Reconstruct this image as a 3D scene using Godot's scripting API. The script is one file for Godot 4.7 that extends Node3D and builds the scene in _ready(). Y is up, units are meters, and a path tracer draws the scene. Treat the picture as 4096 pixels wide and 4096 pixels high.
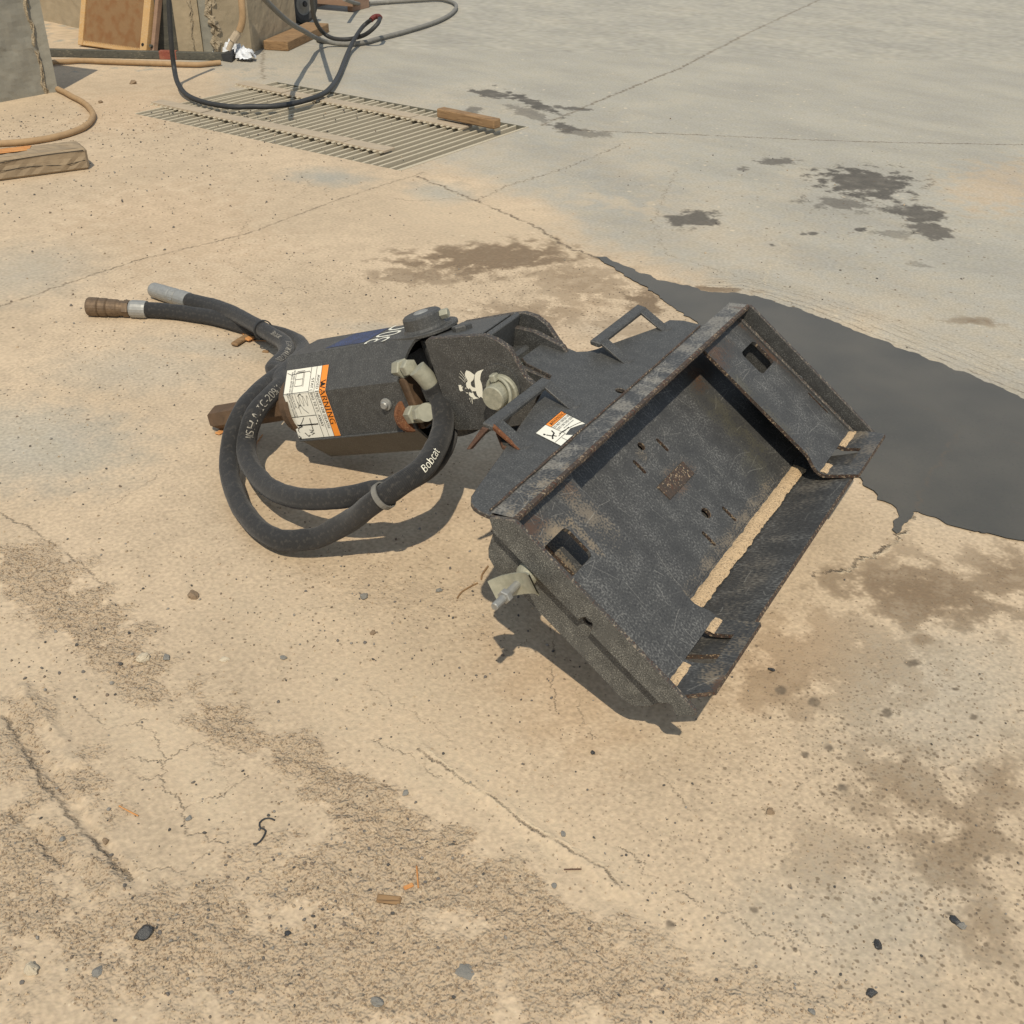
extends Node3D
# An auger drive with its mounting plate lying on a dusty concrete yard, under a high sun behind the camera.

const SUN_RAY := Vector3(0.0165, -0.8191, -0.5734)
var rng := RandomNumberGenerator.new()
var M := {}
var used := {}
var uv_from := Vector2.ZERO
var uv_per := Vector2.ONE
var PLATE: Transform3D          # the mounting plate's own axes: x along it, y up it, z out of its face
var MOTOR: Transform3D          # the motor's own axes: x towards the drive shaft, y up, z across
var BASE := Vector3(-0.1, 0.0, -2.2)
var near_relief: FastNoiseLite

func _ready():
	rng.seed = 7
	var cam := Camera3D.new()
	cam.name = "camera"
	cam.transform = Transform3D(Basis(Vector3(0.99976125, 0.01829293, -0.01195027), Vector3(-0.02185041, 0.83698965, -0.5467823), Vector3(0.0, 0.54691288, 0.83718953)), Vector3(0, 1.49856, 0))
	cam.fov = 51.124
	cam.near = 0.05
	cam.far = 200.0
	add_child(cam)
	var sun := DirectionalLight3D.new()
	sun.name = "sun"
	sun.light_color = Color(1.0, 0.95, 0.86)
	sun.light_energy = 1.3
	sun.light_angular_distance = 0.6
	sun.shadow_enabled = true
	sun.look_at_from_position(Vector3.ZERO, SUN_RAY, Vector3.UP)
	add_child(sun)
	var env := Environment.new()
	var sky := Sky.new()
	var sm := ProceduralSkyMaterial.new()
	sm.sky_top_color = Color(0.60, 0.66, 0.73)
	sm.sky_horizon_color = Color(0.83, 0.83, 0.82)
	sm.sky_curve = 0.2
	sm.sky_energy_multiplier = 1.0
	sm.ground_horizon_color = Color(0.62, 0.58, 0.50)
	sm.ground_bottom_color = Color(0.50, 0.44, 0.36)
	sky.sky_material = sm
	env.background_mode = Environment.BG_SKY
	env.sky = sky
	env.background_energy_multiplier = 1.3
	env.tonemap_mode = Environment.TONE_MAPPER_LINEAR
	env.tonemap_exposure = 0.87
	env.sdfgi_enabled = true
	env.ssao_enabled = true
	env.ssil_enabled = true
	var we := WorldEnvironment.new()
	we.name = "environment"
	we.environment = env
	add_child(we)
	PLATE = Transform3D(Basis(Vector3(0.51528457, 0.0210777, -0.85675991), Vector3(-0.71271482, 0.56571526, -0.41473344), Vector3(0.47594053, 0.82433123, 0.30652674)), Vector3(0.00219851, 0.44074437, -1.58671676))
	MOTOR = Transform3D(Basis(Vector3(-0.79554829, -0.36002134, -0.48732694), Vector3(-0.31872358, 0.93270594, -0.16874512), Vector3(0.51528457, 0.0210777, -0.85675991)), Vector3(0.02967106, 0.42366408, -2.23591127))
	make_materials()
	make_ground()
	make_walls()
	make_grate()
	make_auger()
	make_yard_things()
	make_litter()

# ---------------------------------------------------------------- naming
func numbered(called: String, under: Node) -> String:
	var key := str(under.get_instance_id()) + called
	used[key] = used.get(key, -1) + 1
	return called if used[key] == 0 else "%s_%03d" % [called, used[key]]

func tag(o: Node, label: String, category: String, group := ""):
	o.set_meta("label", label)
	o.set_meta("category", category)
	if group:
		o.set_meta("group", group)

func thing(called: String, label: String, category: String, at := Vector3.ZERO, group := "") -> Node3D:
	var o := Node3D.new()
	o.name = numbered(called, self)
	add_child(o, true)
	o.position = at
	tag(o, label, category, group)
	return o

func put(called: String, mesh: Mesh, mats, parent: Node3D, tf := Transform3D.IDENTITY) -> MeshInstance3D:
	var o := MeshInstance3D.new()
	o.mesh = mesh
	if mats is Array:
		for k in mini(mats.size(), mesh.get_surface_count()):
			o.set_surface_override_material(k, mats[k])
	else:
		o.material_override = mats
	o.transform = tf
	o.name = numbered(called, parent)
	parent.add_child(o, true)
	return o

func single(called: String, mesh: Mesh, mats, label: String, category: String, tf := Transform3D.IDENTITY, group := "") -> MeshInstance3D:
	var o := put(called, mesh, mats, self, tf)
	tag(o, label, category, group)
	return o

func structure(called: String, mesh: Mesh, mats) -> MeshInstance3D:
	var o := put(called, mesh, mats, self)
	o.set_meta("kind", "structure")
	return o

# ---------------------------------------------------------------- shapes
class Shape:
	var v := [PackedVector3Array(), PackedVector3Array()]
	var n := [PackedVector3Array(), PackedVector3Array()]
	var t := [PackedVector2Array(), PackedVector2Array()]
	var smooth := false
	func tri(a: Vector3, b: Vector3, c: Vector3, ua := Vector2.ZERO, ub := Vector2.ZERO, uc := Vector2.ZERO, s := 0):
		v[s].append_array(PackedVector3Array([a, b, c]))
		t[s].append_array(PackedVector2Array([ua, ub, uc]))
		if smooth:
			var m := (c - a).cross(b - a).normalized()
			n[s].append_array(PackedVector3Array([m, m, m]))
	func quad(a: Vector3, b: Vector3, c: Vector3, d: Vector3, ua := Vector2.ZERO, ub := Vector2.ZERO, uc := Vector2.ZERO, ud := Vector2.ZERO, s := 0):
		tri(a, b, c, ua, ub, uc, s)
		tri(a, c, d, ua, uc, ud, s)
	func smooth_tri(a: Vector3, b: Vector3, c: Vector3, na: Vector3, nb: Vector3, nc: Vector3, ua: Vector2, ub: Vector2, uc: Vector2):
		v[0].append_array(PackedVector3Array([a, b, c]))
		n[0].append_array(PackedVector3Array([na, nb, nc]))
		t[0].append_array(PackedVector2Array([ua, ub, uc]))
	func mesh() -> ArrayMesh:
		var m := ArrayMesh.new()
		for s in 2:
			if v[s].is_empty():
				continue
			var a := []
			a.resize(Mesh.ARRAY_MAX)
			a[Mesh.ARRAY_VERTEX] = v[s]
			if smooth:
				a[Mesh.ARRAY_NORMAL] = n[s]
			a[Mesh.ARRAY_TEX_UV] = t[s]
			m.add_surface_from_arrays(Mesh.PRIMITIVE_TRIANGLES, a)
		return m

func uvof(p: Vector2) -> Vector2:
	return (p - uv_from) * uv_per

func inset(poly: PackedVector2Array, by: float) -> PackedVector2Array:
	var out := PackedVector2Array()
	var k := poly.size()
	var turn := -1.0 if Geometry2D.is_polygon_clockwise(poly) else 1.0
	for i in k:
		var a := (poly[i] - poly[(i + k - 1) % k]).normalized()
		var b := (poly[(i + 1) % k] - poly[i]).normalized()
		var m := (Vector2(-a.y, a.x) + Vector2(-b.y, b.x)) * turn
		var l := m.length()
		m = m / l if l > 0.01 else Vector2(-a.y, a.x) * turn
		out.append(poly[i] + m * by / maxf(0.45, m.dot(Vector2(-a.y, a.x) * turn)))
	return out

func ring(c: Vector2, r: float, k := 14, squash := 1.0) -> PackedVector2Array:
	var out := PackedVector2Array()
	for i in k:
		out.append(c + Vector2(cos(TAU * i / k) * r, sin(TAU * i / k) * r * squash))
	return out

func rounded(a: Vector2, b: Vector2, r: float, k := 4) -> PackedVector2Array:
	var out := PackedVector2Array()
	var cs := [Vector2(b.x - r, b.y - r), Vector2(a.x + r, b.y - r), Vector2(a.x + r, a.y + r), Vector2(b.x - r, a.y + r)]
	for q in 4:
		for i in k + 1:
			var g := PI / 2 * (q + float(i) / k)
			out.append(cs[q] + Vector2(cos(g), sin(g)) * r)
	return out

# A flat plate: an outline with holes, its face at z = 0 and its back at -thick, its edges broken by a small chamfer (second surface: the edges).
func plate(s: Shape, poly: PackedVector2Array, holes: Array, thick: float, f: Transform3D, chamfer := 0.0015, edge_surface := 1):
	var up := [[inset(poly, chamfer), 0.0, true], [inset(poly, chamfer), -thick, false]]
	var wide := []
	for h in holes:
		wide.append(inset(h, -chamfer))
	var cuts := [-1e3, 1e3]
	for h in wide:
		var c := 0.0
		for q in h:
			c += q.x / h.size()
		cuts.append(c)
	cuts.sort()
	for side in up:
		for i in cuts.size() - 1:
			if cuts[i + 1] - cuts[i] < 1e-5:
				continue
			var bits: Array = [side[0]]
			if cuts.size() > 2:
				bits = Geometry2D.intersect_polygons(side[0], PackedVector2Array([Vector2(cuts[i], -9), Vector2(cuts[i + 1], -9), Vector2(cuts[i + 1], 9), Vector2(cuts[i], 9)]))
			for h in wide:
				var next := []
				for b in bits:
					next.append_array(Geometry2D.clip_polygons(b, h))
				bits = next
			for b in bits:
				var idx := Geometry2D.triangulate_polygon(b)
				for j in range(0, idx.size(), 3):
					var p: Array[Vector2] = [b[idx[j]], b[idx[j + 1]], b[idx[j + 2]]]
					if ((p[1] - p[0]).cross(p[2] - p[0]) > 0) == side[2]:
						p = [p[0], p[2], p[1]]
					s.tri(f * Vector3(p[0].x, p[0].y, side[1]), f * Vector3(p[1].x, p[1].y, side[1]), f * Vector3(p[2].x, p[2].y, side[1]), uvof(p[0]), uvof(p[1]), uvof(p[2]), 0)
	var all := [[poly, 1.0]]
	for h in holes:
		all.append([h, -1.0])
	for e in all:
		var c: PackedVector2Array = e[0]
		var inn := inset(c, chamfer * e[1])
		var flip: bool = Geometry2D.is_polygon_clockwise(c) == (e[1] > 0)
		for i in c.size():
			var j := (i + 1) % c.size()
			var rows := [[inn, 0.0], [c, -chamfer], [c, -thick + chamfer], [inn, -thick]]
			for r in 3:
				var a: Vector2 = rows[r][0][i]
				var b: Vector2 = rows[r][0][j]
				var a2: Vector2 = rows[r + 1][0][i]
				var b2: Vector2 = rows[r + 1][0][j]
				var q := [f * Vector3(a.x, a.y, rows[r][1]), f * Vector3(b.x, b.y, rows[r][1]), f * Vector3(b2.x, b2.y, rows[r + 1][1]), f * Vector3(a2.x, a2.y, rows[r + 1][1])]
				if flip:
					s.quad(q[3], q[2], q[1], q[0], uvof(a), uvof(b), uvof(b), uvof(a), edge_surface)
				else:
					s.quad(q[0], q[1], q[2], q[3], uvof(a), uvof(b), uvof(b), uvof(a), edge_surface)

func plate_mesh(poly: PackedVector2Array, holes: Array, thick: float, f: Transform3D, chamfer := 0.0015) -> ArrayMesh:
	var s := Shape.new()
	plate(s, poly, holes, thick, f, chamfer)
	return s.mesh()

# A sheet bent along a profile of (across, out) points; each row runs from one end to the other along x, with rows and columns left out as slots.
func bent(rows: PackedVector2Array, ends: Array, breaks: Array, open: Callable, thick: float) -> ArrayMesh:
	var s := Shape.new()
	var top := []
	var low := []
	for r in rows.size():
		var d := (rows[mini(r + 1, rows.size() - 1)] - rows[maxi(r - 1, 0)]).normalized()
		var nn := Vector2(-d.y, d.x)
		if nn.y < 0:
			nn = -nn
		var back := rows[r] - nn * thick
		var a := []
		var b := []
		for br in breaks:
			var x: float = lerpf(ends[r][0], ends[r][1], br)
			a.append(Vector3(x, -rows[r].x, rows[r].y))
			b.append(Vector3(x, -back.x, back.y))
		top.append(a)
		low.append(b)
	var solid := func(r, c): return r >= 0 and c >= 0 and r < rows.size() - 1 and c < breaks.size() - 1 and not open.call(r, c)
	for r in rows.size() - 1:
		for c in breaks.size() - 1:
			if not solid.call(r, c):
				continue
			var q := [top[r][c], top[r][c + 1], top[r + 1][c + 1], top[r + 1][c]]
			var w := [low[r][c], low[r][c + 1], low[r + 1][c + 1], low[r + 1][c]]
			var uu := []
			for p in q:
				uu.append(uvof(Vector2(p.x, p.y)))
			s.quad(q[0], q[1], q[2], q[3], uu[0], uu[1], uu[2], uu[3], 0)
			s.quad(w[3], w[2], w[1], w[0], uu[3], uu[2], uu[1], uu[0], 0)
			for e in [[0, 1, r - 1, c], [1, 2, r, c + 1], [2, 3, r + 1, c], [3, 0, r, c - 1]]:
				if not solid.call(e[2], e[3]):
					s.quad(q[e[1]], q[e[0]], w[e[0]], w[e[1]], uu[e[1]], uu[e[0]], uu[e[0]], uu[e[1]], 1)
	return s.mesh()

func curve(points: Array, step := 0.02) -> PackedVector3Array:
	var c := Curve3D.new()
	for i in points.size():
		var a: Vector3 = points[maxi(i - 1, 0)]
		var b: Vector3 = points[mini(i + 1, points.size() - 1)]
		var h := (b - a) / 6.0
		c.add_point(points[i], -h, h)
	c.bake_interval = step
	var out := PackedVector3Array()
	var k := maxi(2, int(c.get_baked_length() / step))
	for i in k + 1:
		out.append(c.sample_baked(c.get_baked_length() * i / k, true))
	return out

func frames(path: PackedVector3Array) -> Array:
	var out := []
	var side := Vector3.ZERO
	for i in path.size():
		var d := (path[mini(i + 1, path.size() - 1)] - path[maxi(i - 1, 0)]).normalized()
		if i == 0:
			side = d.cross(Vector3.UP if absf(d.y) < 0.9 else Vector3.RIGHT).normalized()
		side = (side - d * side.dot(d)).normalized()
		out.append([d, side, d.cross(side)])
	return out

# A round hose along a path; WRINKLE gives the loose folds of a cloth sleeve.
func tube(path: PackedVector3Array, radius: float, sides := 14, wrinkle := 0.0, seed_ := 1, cap := true) -> ArrayMesh:
	var s := Shape.new()
	s.smooth = true
	var fr := frames(path)
	var nz := FastNoiseLite.new()
	nz.seed = seed_
	nz.frequency = 1.0
	var p := []
	var along := 0.0
	var lens := []
	for i in path.size():
		if i:
			along += path[i].distance_to(path[i - 1])
		lens.append(along)
		var row := []
		for k in sides + 1:
			var g := TAU * (k % sides) / sides
			var r := radius
			if wrinkle > 0.0:
				var w := nz.get_noise_3d(along * 9.0, cos(g) * 0.9, sin(g) * 0.9)
				var seam := nz.get_noise_2d(along * 3.0, 40.0) * 1.5 + 1.2
				var fold := exp(-pow(angle_difference(g, seam) / 0.22, 2.0))
				r += wrinkle * w + wrinkle * 0.9 * fold - wrinkle * 0.6 * exp(-pow(angle_difference(g, seam + 0.5) / 0.2, 2.0))
			row.append(path[i] + (fr[i][1] * cos(g) + fr[i][2] * sin(g)) * r)
		p.append(row)
	var nn := []
	for i in path.size():
		var row := []
		for k in sides + 1:
			var a: Vector3 = p[mini(i + 1, path.size() - 1)][k] - p[maxi(i - 1, 0)][k]
			var b: Vector3 = p[i][(k + 1) % sides] - p[i][(k + sides - 1) % sides]
			row.append(b.cross(a).normalized() * (1.0 if b.cross(a).dot(p[i][k] - path[i]) > 0 else -1.0))
		nn.append(row)
	for i in path.size() - 1:
		for k in sides:
			var u := [Vector2(float(k) / sides * TAU * radius, lens[i]), Vector2(float(k + 1) / sides * TAU * radius, lens[i]), Vector2(float(k + 1) / sides * TAU * radius, lens[i + 1]), Vector2(float(k) / sides * TAU * radius, lens[i + 1])]
			s.smooth_tri(p[i][k], p[i + 1][k + 1], p[i][k + 1], nn[i][k], nn[i + 1][k + 1], nn[i][k + 1], u[0], u[2], u[1])
			s.smooth_tri(p[i][k], p[i + 1][k], p[i + 1][k + 1], nn[i][k], nn[i + 1][k], nn[i + 1][k + 1], u[0], u[3], u[2])
	if cap:
		for e in [[0, -1.0], [path.size() - 1, 1.0]]:
			for k in sides:
				var d: Vector3 = fr[e[0]][0] * e[1]
				var a: Vector3 = p[e[0]][k]
				var b: Vector3 = p[e[0]][k + 1]
				s.smooth_tri(path[e[0]], a if e[1] < 0 else b, b if e[1] < 0 else a, d, d, d, Vector2.ZERO, Vector2.ZERO, Vector2.ZERO)
	return s.mesh()

# A turned shape: (radius, height) pairs round the frame's y axis. Six sides make a nut, many a disc.
func turned(s: Shape, prof: Array, sides: int, f: Transform3D, shift := 0.0):
	for i in prof.size() - 1:
		var a: Vector2 = prof[i]
		var b: Vector2 = prof[i + 1]
		for k in sides:
			var g := TAU * (k + shift) / sides
			var h := TAU * (k + 1 + shift) / sides
			var q := [Vector3(cos(g) * a.x, a.y, sin(g) * a.x), Vector3(cos(h) * a.x, a.y, sin(h) * a.x), Vector3(cos(h) * b.x, b.y, sin(h) * b.x), Vector3(cos(g) * b.x, b.y, sin(g) * b.x)]
			if a.x < 1e-5:
				s.tri(f * q[0], f * q[3], f * q[2])
			elif b.x < 1e-5:
				s.tri(f * q[0], f * q[3], f * q[1])
			else:
				s.quad(f * q[0], f * q[3], f * q[2], f * q[1])

func turned_mesh(prof: Array, sides: int, f: Transform3D, shift := 0.0) -> ArrayMesh:
	var s := Shape.new()
	turned(s, prof, sides, f, shift)
	return s.mesh()

# y of the returned frame points from A to B.
func stand(a: Vector3, b: Vector3, hint := Vector3.RIGHT) -> Transform3D:
	var y := (b - a).normalized()
	if absf(y.dot(hint)) > 0.95:
		hint = Vector3.FORWARD
	var x := (hint - y * hint.dot(y)).normalized()
	return Transform3D(Basis(x, y, x.cross(y)), a)

# A solid with eight corners (bottom four, then top four, each round the same way), its edges bevelled; ROUGH moves the corners of a finer grid.
func block(s: Shape, c: Array, bevel: float, cells := 1, rough := 0.0, seed_ := 1, surf := 0):
	var nz := FastNoiseLite.new()
	nz.seed = seed_
	nz.frequency = 7.0
	var mid := Vector3.ZERO
	for p in c:
		mid += p / 8.0
	var faces := [[4, 5, 6, 7], [3, 2, 1, 0], [0, 1, 5, 4], [1, 2, 6, 5], [2, 3, 7, 6], [3, 0, 4, 7]]
	var at := func(q: Array, u: float, v: float) -> Vector3: return (q[0] as Vector3).lerp(q[1], u).lerp((q[3] as Vector3).lerp(q[2], u), v)
	var inner := {}
	for fi in 6:
		var q := []
		for k in 4:
			q.append(c[faces[fi][k]])
		var nrm: Vector3 = (q[1] - q[0]).cross(q[3] - q[0]).normalized()
		if nrm.dot(q[0] - mid) < 0:
			nrm = -nrm
		var w: float = ((q[0] as Vector3).distance_to(q[1]) + (q[2] as Vector3).distance_to(q[3])) / 2
		var h: float = ((q[0] as Vector3).distance_to(q[3]) + (q[1] as Vector3).distance_to(q[2])) / 2
		var bu := minf(0.4, bevel / w)
		var bv := minf(0.4, bevel / h)
		var cu := maxi(1, int(cells * w))
		var cv := maxi(1, int(cells * h))
		var grid := []
		for j in cv + 1:
			var row := []
			for i in cu + 1:
				var p: Vector3 = at.call(q, lerpf(bu, 1 - bu, float(i) / cu), lerpf(bv, 1 - bv, float(j) / cv))
				row.append(p + nrm * rough * nz.get_noise_3dv(p * 3.0) * (1.0 if i > 0 and j > 0 and i < cu and j < cv else 0.3))
			grid.append(row)
		for j in cv:
			for i in cu:
				var a: Vector3 = grid[j][i]
				var b: Vector3 = grid[j][i + 1]
				var d: Vector3 = grid[j + 1][i + 1]
				var e: Vector3 = grid[j + 1][i]
				var uu := [Vector2(i * w / cu, j * h / cv), Vector2((i + 1) * w / cu, j * h / cv), Vector2((i + 1) * w / cu, (j + 1) * h / cv), Vector2(i * w / cu, (j + 1) * h / cv)]
				if (b - a).cross(e - a).dot(nrm) > 0:
					s.quad(a, e, d, b, uu[0], uu[3], uu[2], uu[1], surf)
				else:
					s.quad(a, b, d, e, uu[0], uu[1], uu[2], uu[3], surf)
		for k in 4:
			var u: float = [bu, 1 - bu, 1 - bu, bu][k]
			var v: float = [bv, bv, 1 - bv, 1 - bv][k]
			inner[str(fi) + "_" + str(faces[fi][k])] = at.call(q, u, v)
	var done := {}
	for fi in 6:
		for k in 4:
			var i: int = faces[fi][k]
			var j: int = faces[fi][(k + 1) % 4]
			for gi in range(fi + 1, 6):
				if faces[gi].has(i) and faces[gi].has(j):
					s_out(s, [inner["%d_%d" % [fi, i]], inner["%d_%d" % [fi, j]], inner["%d_%d" % [gi, j]], inner["%d_%d" % [gi, i]]], mid, surf)
	for i in 8:
		var tri := []
		for fi in 6:
			if faces[fi].has(i):
				tri.append(inner["%d_%d" % [fi, i]])
		s_out(s, tri, mid, surf)

func s_out(s: Shape, q: Array, mid: Vector3, surf := 0):
	var nrm: Vector3 = (q[1] - q[0]).cross(q[2] - q[0])
	if nrm.dot(q[0] - mid) > 0:
		q.reverse()
	if q.size() == 4:
		s.quad(q[0], q[1], q[2], q[3], Vector2.ZERO, Vector2.ZERO, Vector2.ZERO, Vector2.ZERO, surf)
	else:
		s.tri(q[0], q[1], q[2], Vector2.ZERO, Vector2.ZERO, Vector2.ZERO, surf)

func box_corners(size: Vector3, f: Transform3D) -> Array:
	var out := []
	for y in [0.0, size.y]:
		for q in [[-1, -1], [1, -1], [1, 1], [-1, 1]]:
			out.append(f * Vector3(q[0] * size.x / 2, y, q[1] * size.z / 2))
	return out

func box_mesh(size: Vector3, f := Transform3D.IDENTITY, bevel := 0.002, cells := 1, rough := 0.0, seed_ := 1) -> ArrayMesh:
	var s := Shape.new()
	block(s, box_corners(size, f), bevel, cells, rough, seed_)
	return s.mesh()

# A ball of triangles pushed about by noise: stones, clods, lumps.
func stone(seed_: int, angular := 0.35, detail := 2) -> ArrayMesh:
	var nz := FastNoiseLite.new()
	nz.seed = seed_
	nz.frequency = 0.7
	nz.fractal_octaves = 2
	var v := []
	var g := (1 + sqrt(5.0)) / 2
	for p in [[-1, g, 0], [1, g, 0], [-1, -g, 0], [1, -g, 0], [0, -1, g], [0, 1, g], [0, -1, -g], [0, 1, -g], [g, 0, -1], [g, 0, 1], [-g, 0, -1], [-g, 0, 1]]:
		v.append(Vector3(p[0], p[1], p[2]).normalized())
	var f := [[0, 11, 5], [0, 5, 1], [0, 1, 7], [0, 7, 10], [0, 10, 11], [1, 5, 9], [5, 11, 4], [11, 10, 2], [10, 7, 6], [7, 1, 8], [3, 9, 4], [3, 4, 2], [3, 2, 6], [3, 6, 8], [3, 8, 9], [4, 9, 5], [2, 4, 11], [6, 2, 10], [8, 6, 7], [9, 8, 1]]
	for d in detail:
		var nf := []
		for q in f:
			var m := []
			for k in 3:
				v.append((v[q[k]] + v[q[(k + 1) % 3]]).normalized())
				m.append(v.size() - 1)
			nf.append_array([[q[0], m[0], m[2]], [q[1], m[1], m[0]], [q[2], m[2], m[1]], m])
		f = nf
	var cut := RandomNumberGenerator.new()
	cut.seed = seed_
	var planes := []
	for k in 7:
		planes.append([Vector3(cut.randf_range(-1, 1), cut.randf_range(-1, 1), cut.randf_range(-1, 1)).normalized(), cut.randf_range(0.55, 0.85)])
	var s := Shape.new()
	var pos := []
	for q in v:
		var p: Vector3 = q * (1.0 + nz.get_noise_3dv(q * 1.6) * 0.45)
		for pl in planes:
			var over: float = p.dot(pl[0]) - pl[1]
			if over > 0:
				p -= pl[0] * over * minf(1.0, angular * 2.2)
		pos.append(p)
	for q in f:
		s.tri(pos[q[0]], pos[q[2]], pos[q[1]])
	return s.mesh()

# Lettering: flat letters HIGH metres tall, laid in the frame's x-y plane.
func letters(text: String, high: float, f: Transform3D, font := "Droid Sans", wide := 1.0, bend = null) -> ArrayMesh:
	var tm := TextMesh.new()
	var sf := SystemFont.new()
	sf.font_names = PackedStringArray([font])
	sf.font_weight = 700 if wide < 0.0 else 400
	wide = absf(wide)
	tm.font = sf
	tm.font_size = 48
	tm.pixel_size = high / 34.0
	tm.depth = 0.0
	tm.curve_step = 2.0
	tm.text = text
	var a := tm.get_mesh_arrays()
	var v: PackedVector3Array = a[Mesh.ARRAY_VERTEX]
	var idx = a[Mesh.ARRAY_INDEX]
	var s := Shape.new()
	var n: int = idx.size() if idx != null else v.size()
	for i in range(0, n, 3):
		var q := []
		for k in 3:
			var p: Vector3 = v[idx[i + k]] if idx != null else v[i + k]
			p = Vector3(p.x * wide, p.y, 0.0)
			q.append(bend.call(p) if bend != null else f * p)
		s.tri(q[0], q[1], q[2])
	return s.mesh()

func flat_poly(s: Shape, poly: PackedVector2Array, f: Transform3D):
	var idx := Geometry2D.triangulate_polygon(poly)
	for j in range(0, idx.size(), 3):
		var p := [poly[idx[j]], poly[idx[j + 1]], poly[idx[j + 2]]]
		if ((p[1] - p[0]) as Vector2).cross(p[2] - p[0]) > 0:
			p.reverse()
		s.tri(f * Vector3(p[0].x, p[0].y, 0), f * Vector3(p[1].x, p[1].y, 0), f * Vector3(p[2].x, p[2].y, 0), p[0], p[1], p[2])

func stroke(s: Shape, pts: Array, wide: float, f: Transform3D):
	for i in pts.size() - 1:
		var a: Vector2 = pts[i]
		var b: Vector2 = pts[i + 1]
		var d := (b - a).normalized().orthogonal() * wide / 2
		flat_poly(s, PackedVector2Array([a + d, b + d, b - d, a - d]), f)

# ---------------------------------------------------------------- materials
func field(w: int, h: int, freq: float, seed_: int, octaves := 4) -> PackedByteArray:
	var n := FastNoiseLite.new()
	n.seed = seed_
	n.noise_type = FastNoiseLite.TYPE_SIMPLEX_SMOOTH
	n.frequency = freq
	n.fractal_octaves = octaves
	return n.get_seamless_image(w, h, false, false, 0.15, true).get_data()

# Matter in two tones with grains lighter and darker strewn in it; STRETCH draws it out along one side like wood or brushed dust.
func grain(size: int, a: Color, b: Color, light: Color, share_light: float, dark: Color, share_dark: float, freq: float, seed_: int, stretch := 1, fine := 0.22) -> ImageTexture:
	var coarse := field(size, size, freq, seed_)
	var grit := field(size, size, fine, seed_ + 1, 2)
	var patch := field(size, size, freq * 0.5, seed_ + 2, 3)
	if stretch > 1:
		var im := Image.create_from_data(size, size, false, Image.FORMAT_L8, coarse)
		im = im.get_region(Rect2i(0, 0, size / stretch, size))
		im.resize(size, size, Image.INTERPOLATE_CUBIC)
		coarse = im.get_data()
		im = Image.create_from_data(size, size, false, Image.FORMAT_L8, grit)
		im = im.get_region(Rect2i(0, 0, size / stretch, size))
		im.resize(size, size, Image.INTERPOLATE_CUBIC)
		grit = im.get_data()
	var out := PackedByteArray()
	out.resize(size * size * 3)
	for i in size * size:
		var c := a.lerp(b, coarse[i] / 255.0)
		var g := grit[i] / 255.0
		var p := patch[i] / 255.0
		var l := clampf((g - (1.0 - share_light) + (p - 0.5) * 0.25) * 7.0, 0.0, 1.0)
		var d := clampf((share_dark - g + (0.5 - p) * 0.2) * 7.0, 0.0, 1.0)
		c = c.lerp(light, l * light.a).lerp(dark, d * dark.a)
		out[i * 3] = int(c.r * 255)
		out[i * 3 + 1] = int(c.g * 255)
		out[i * 3 + 2] = int(c.b * 255)
	var im2 := Image.create_from_data(size, size, false, Image.FORMAT_RGB8, out)
	return ImageTexture.create_from_image(im2)

func bumps(size: int, freq: float, seed_: int, octaves := 4) -> ImageTexture:
	var im := Image.create_from_data(size, size, false, Image.FORMAT_L8, field(size, size, freq, seed_, octaves))
	im.convert(Image.FORMAT_RF)
	return ImageTexture.create_from_image(im)

func solid(called: String, tex: Texture2D, rough: float, metal := 0.0, per := 2.0, bump: Texture2D = null, cm := 0.1, world := false) -> StandardMaterial3D:
	var m := StandardMaterial3D.new()
	m.resource_name = called
	m.albedo_texture = tex
	m.roughness = rough
	m.metallic = metal
	m.uv1_triplanar = true
	m.uv1_world_triplanar = world
	m.uv1_scale = Vector3.ONE * per
	if bump:
		m.heightmap_enabled = true
		m.heightmap_texture = bump
		m.heightmap_scale = cm
	M[called] = m
	return m

func by_uv(called: String, tex: Texture2D, rough: float, metal := 0.0, bump: Texture2D = null, cm := 0.1, per := Vector2.ONE) -> StandardMaterial3D:
	var m := solid(called, tex, rough, metal, 1.0, bump, cm)
	m.uv1_triplanar = false
	m.uv1_scale = Vector3(per.x, per.y, 1)
	return m

func plain(called: String, c: Color, rough: float, metal := 0.0) -> StandardMaterial3D:
	var m := StandardMaterial3D.new()
	m.resource_name = called
	m.albedo_color = c
	m.roughness = rough
	m.metallic = metal
	M[called] = m
	return m

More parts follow.
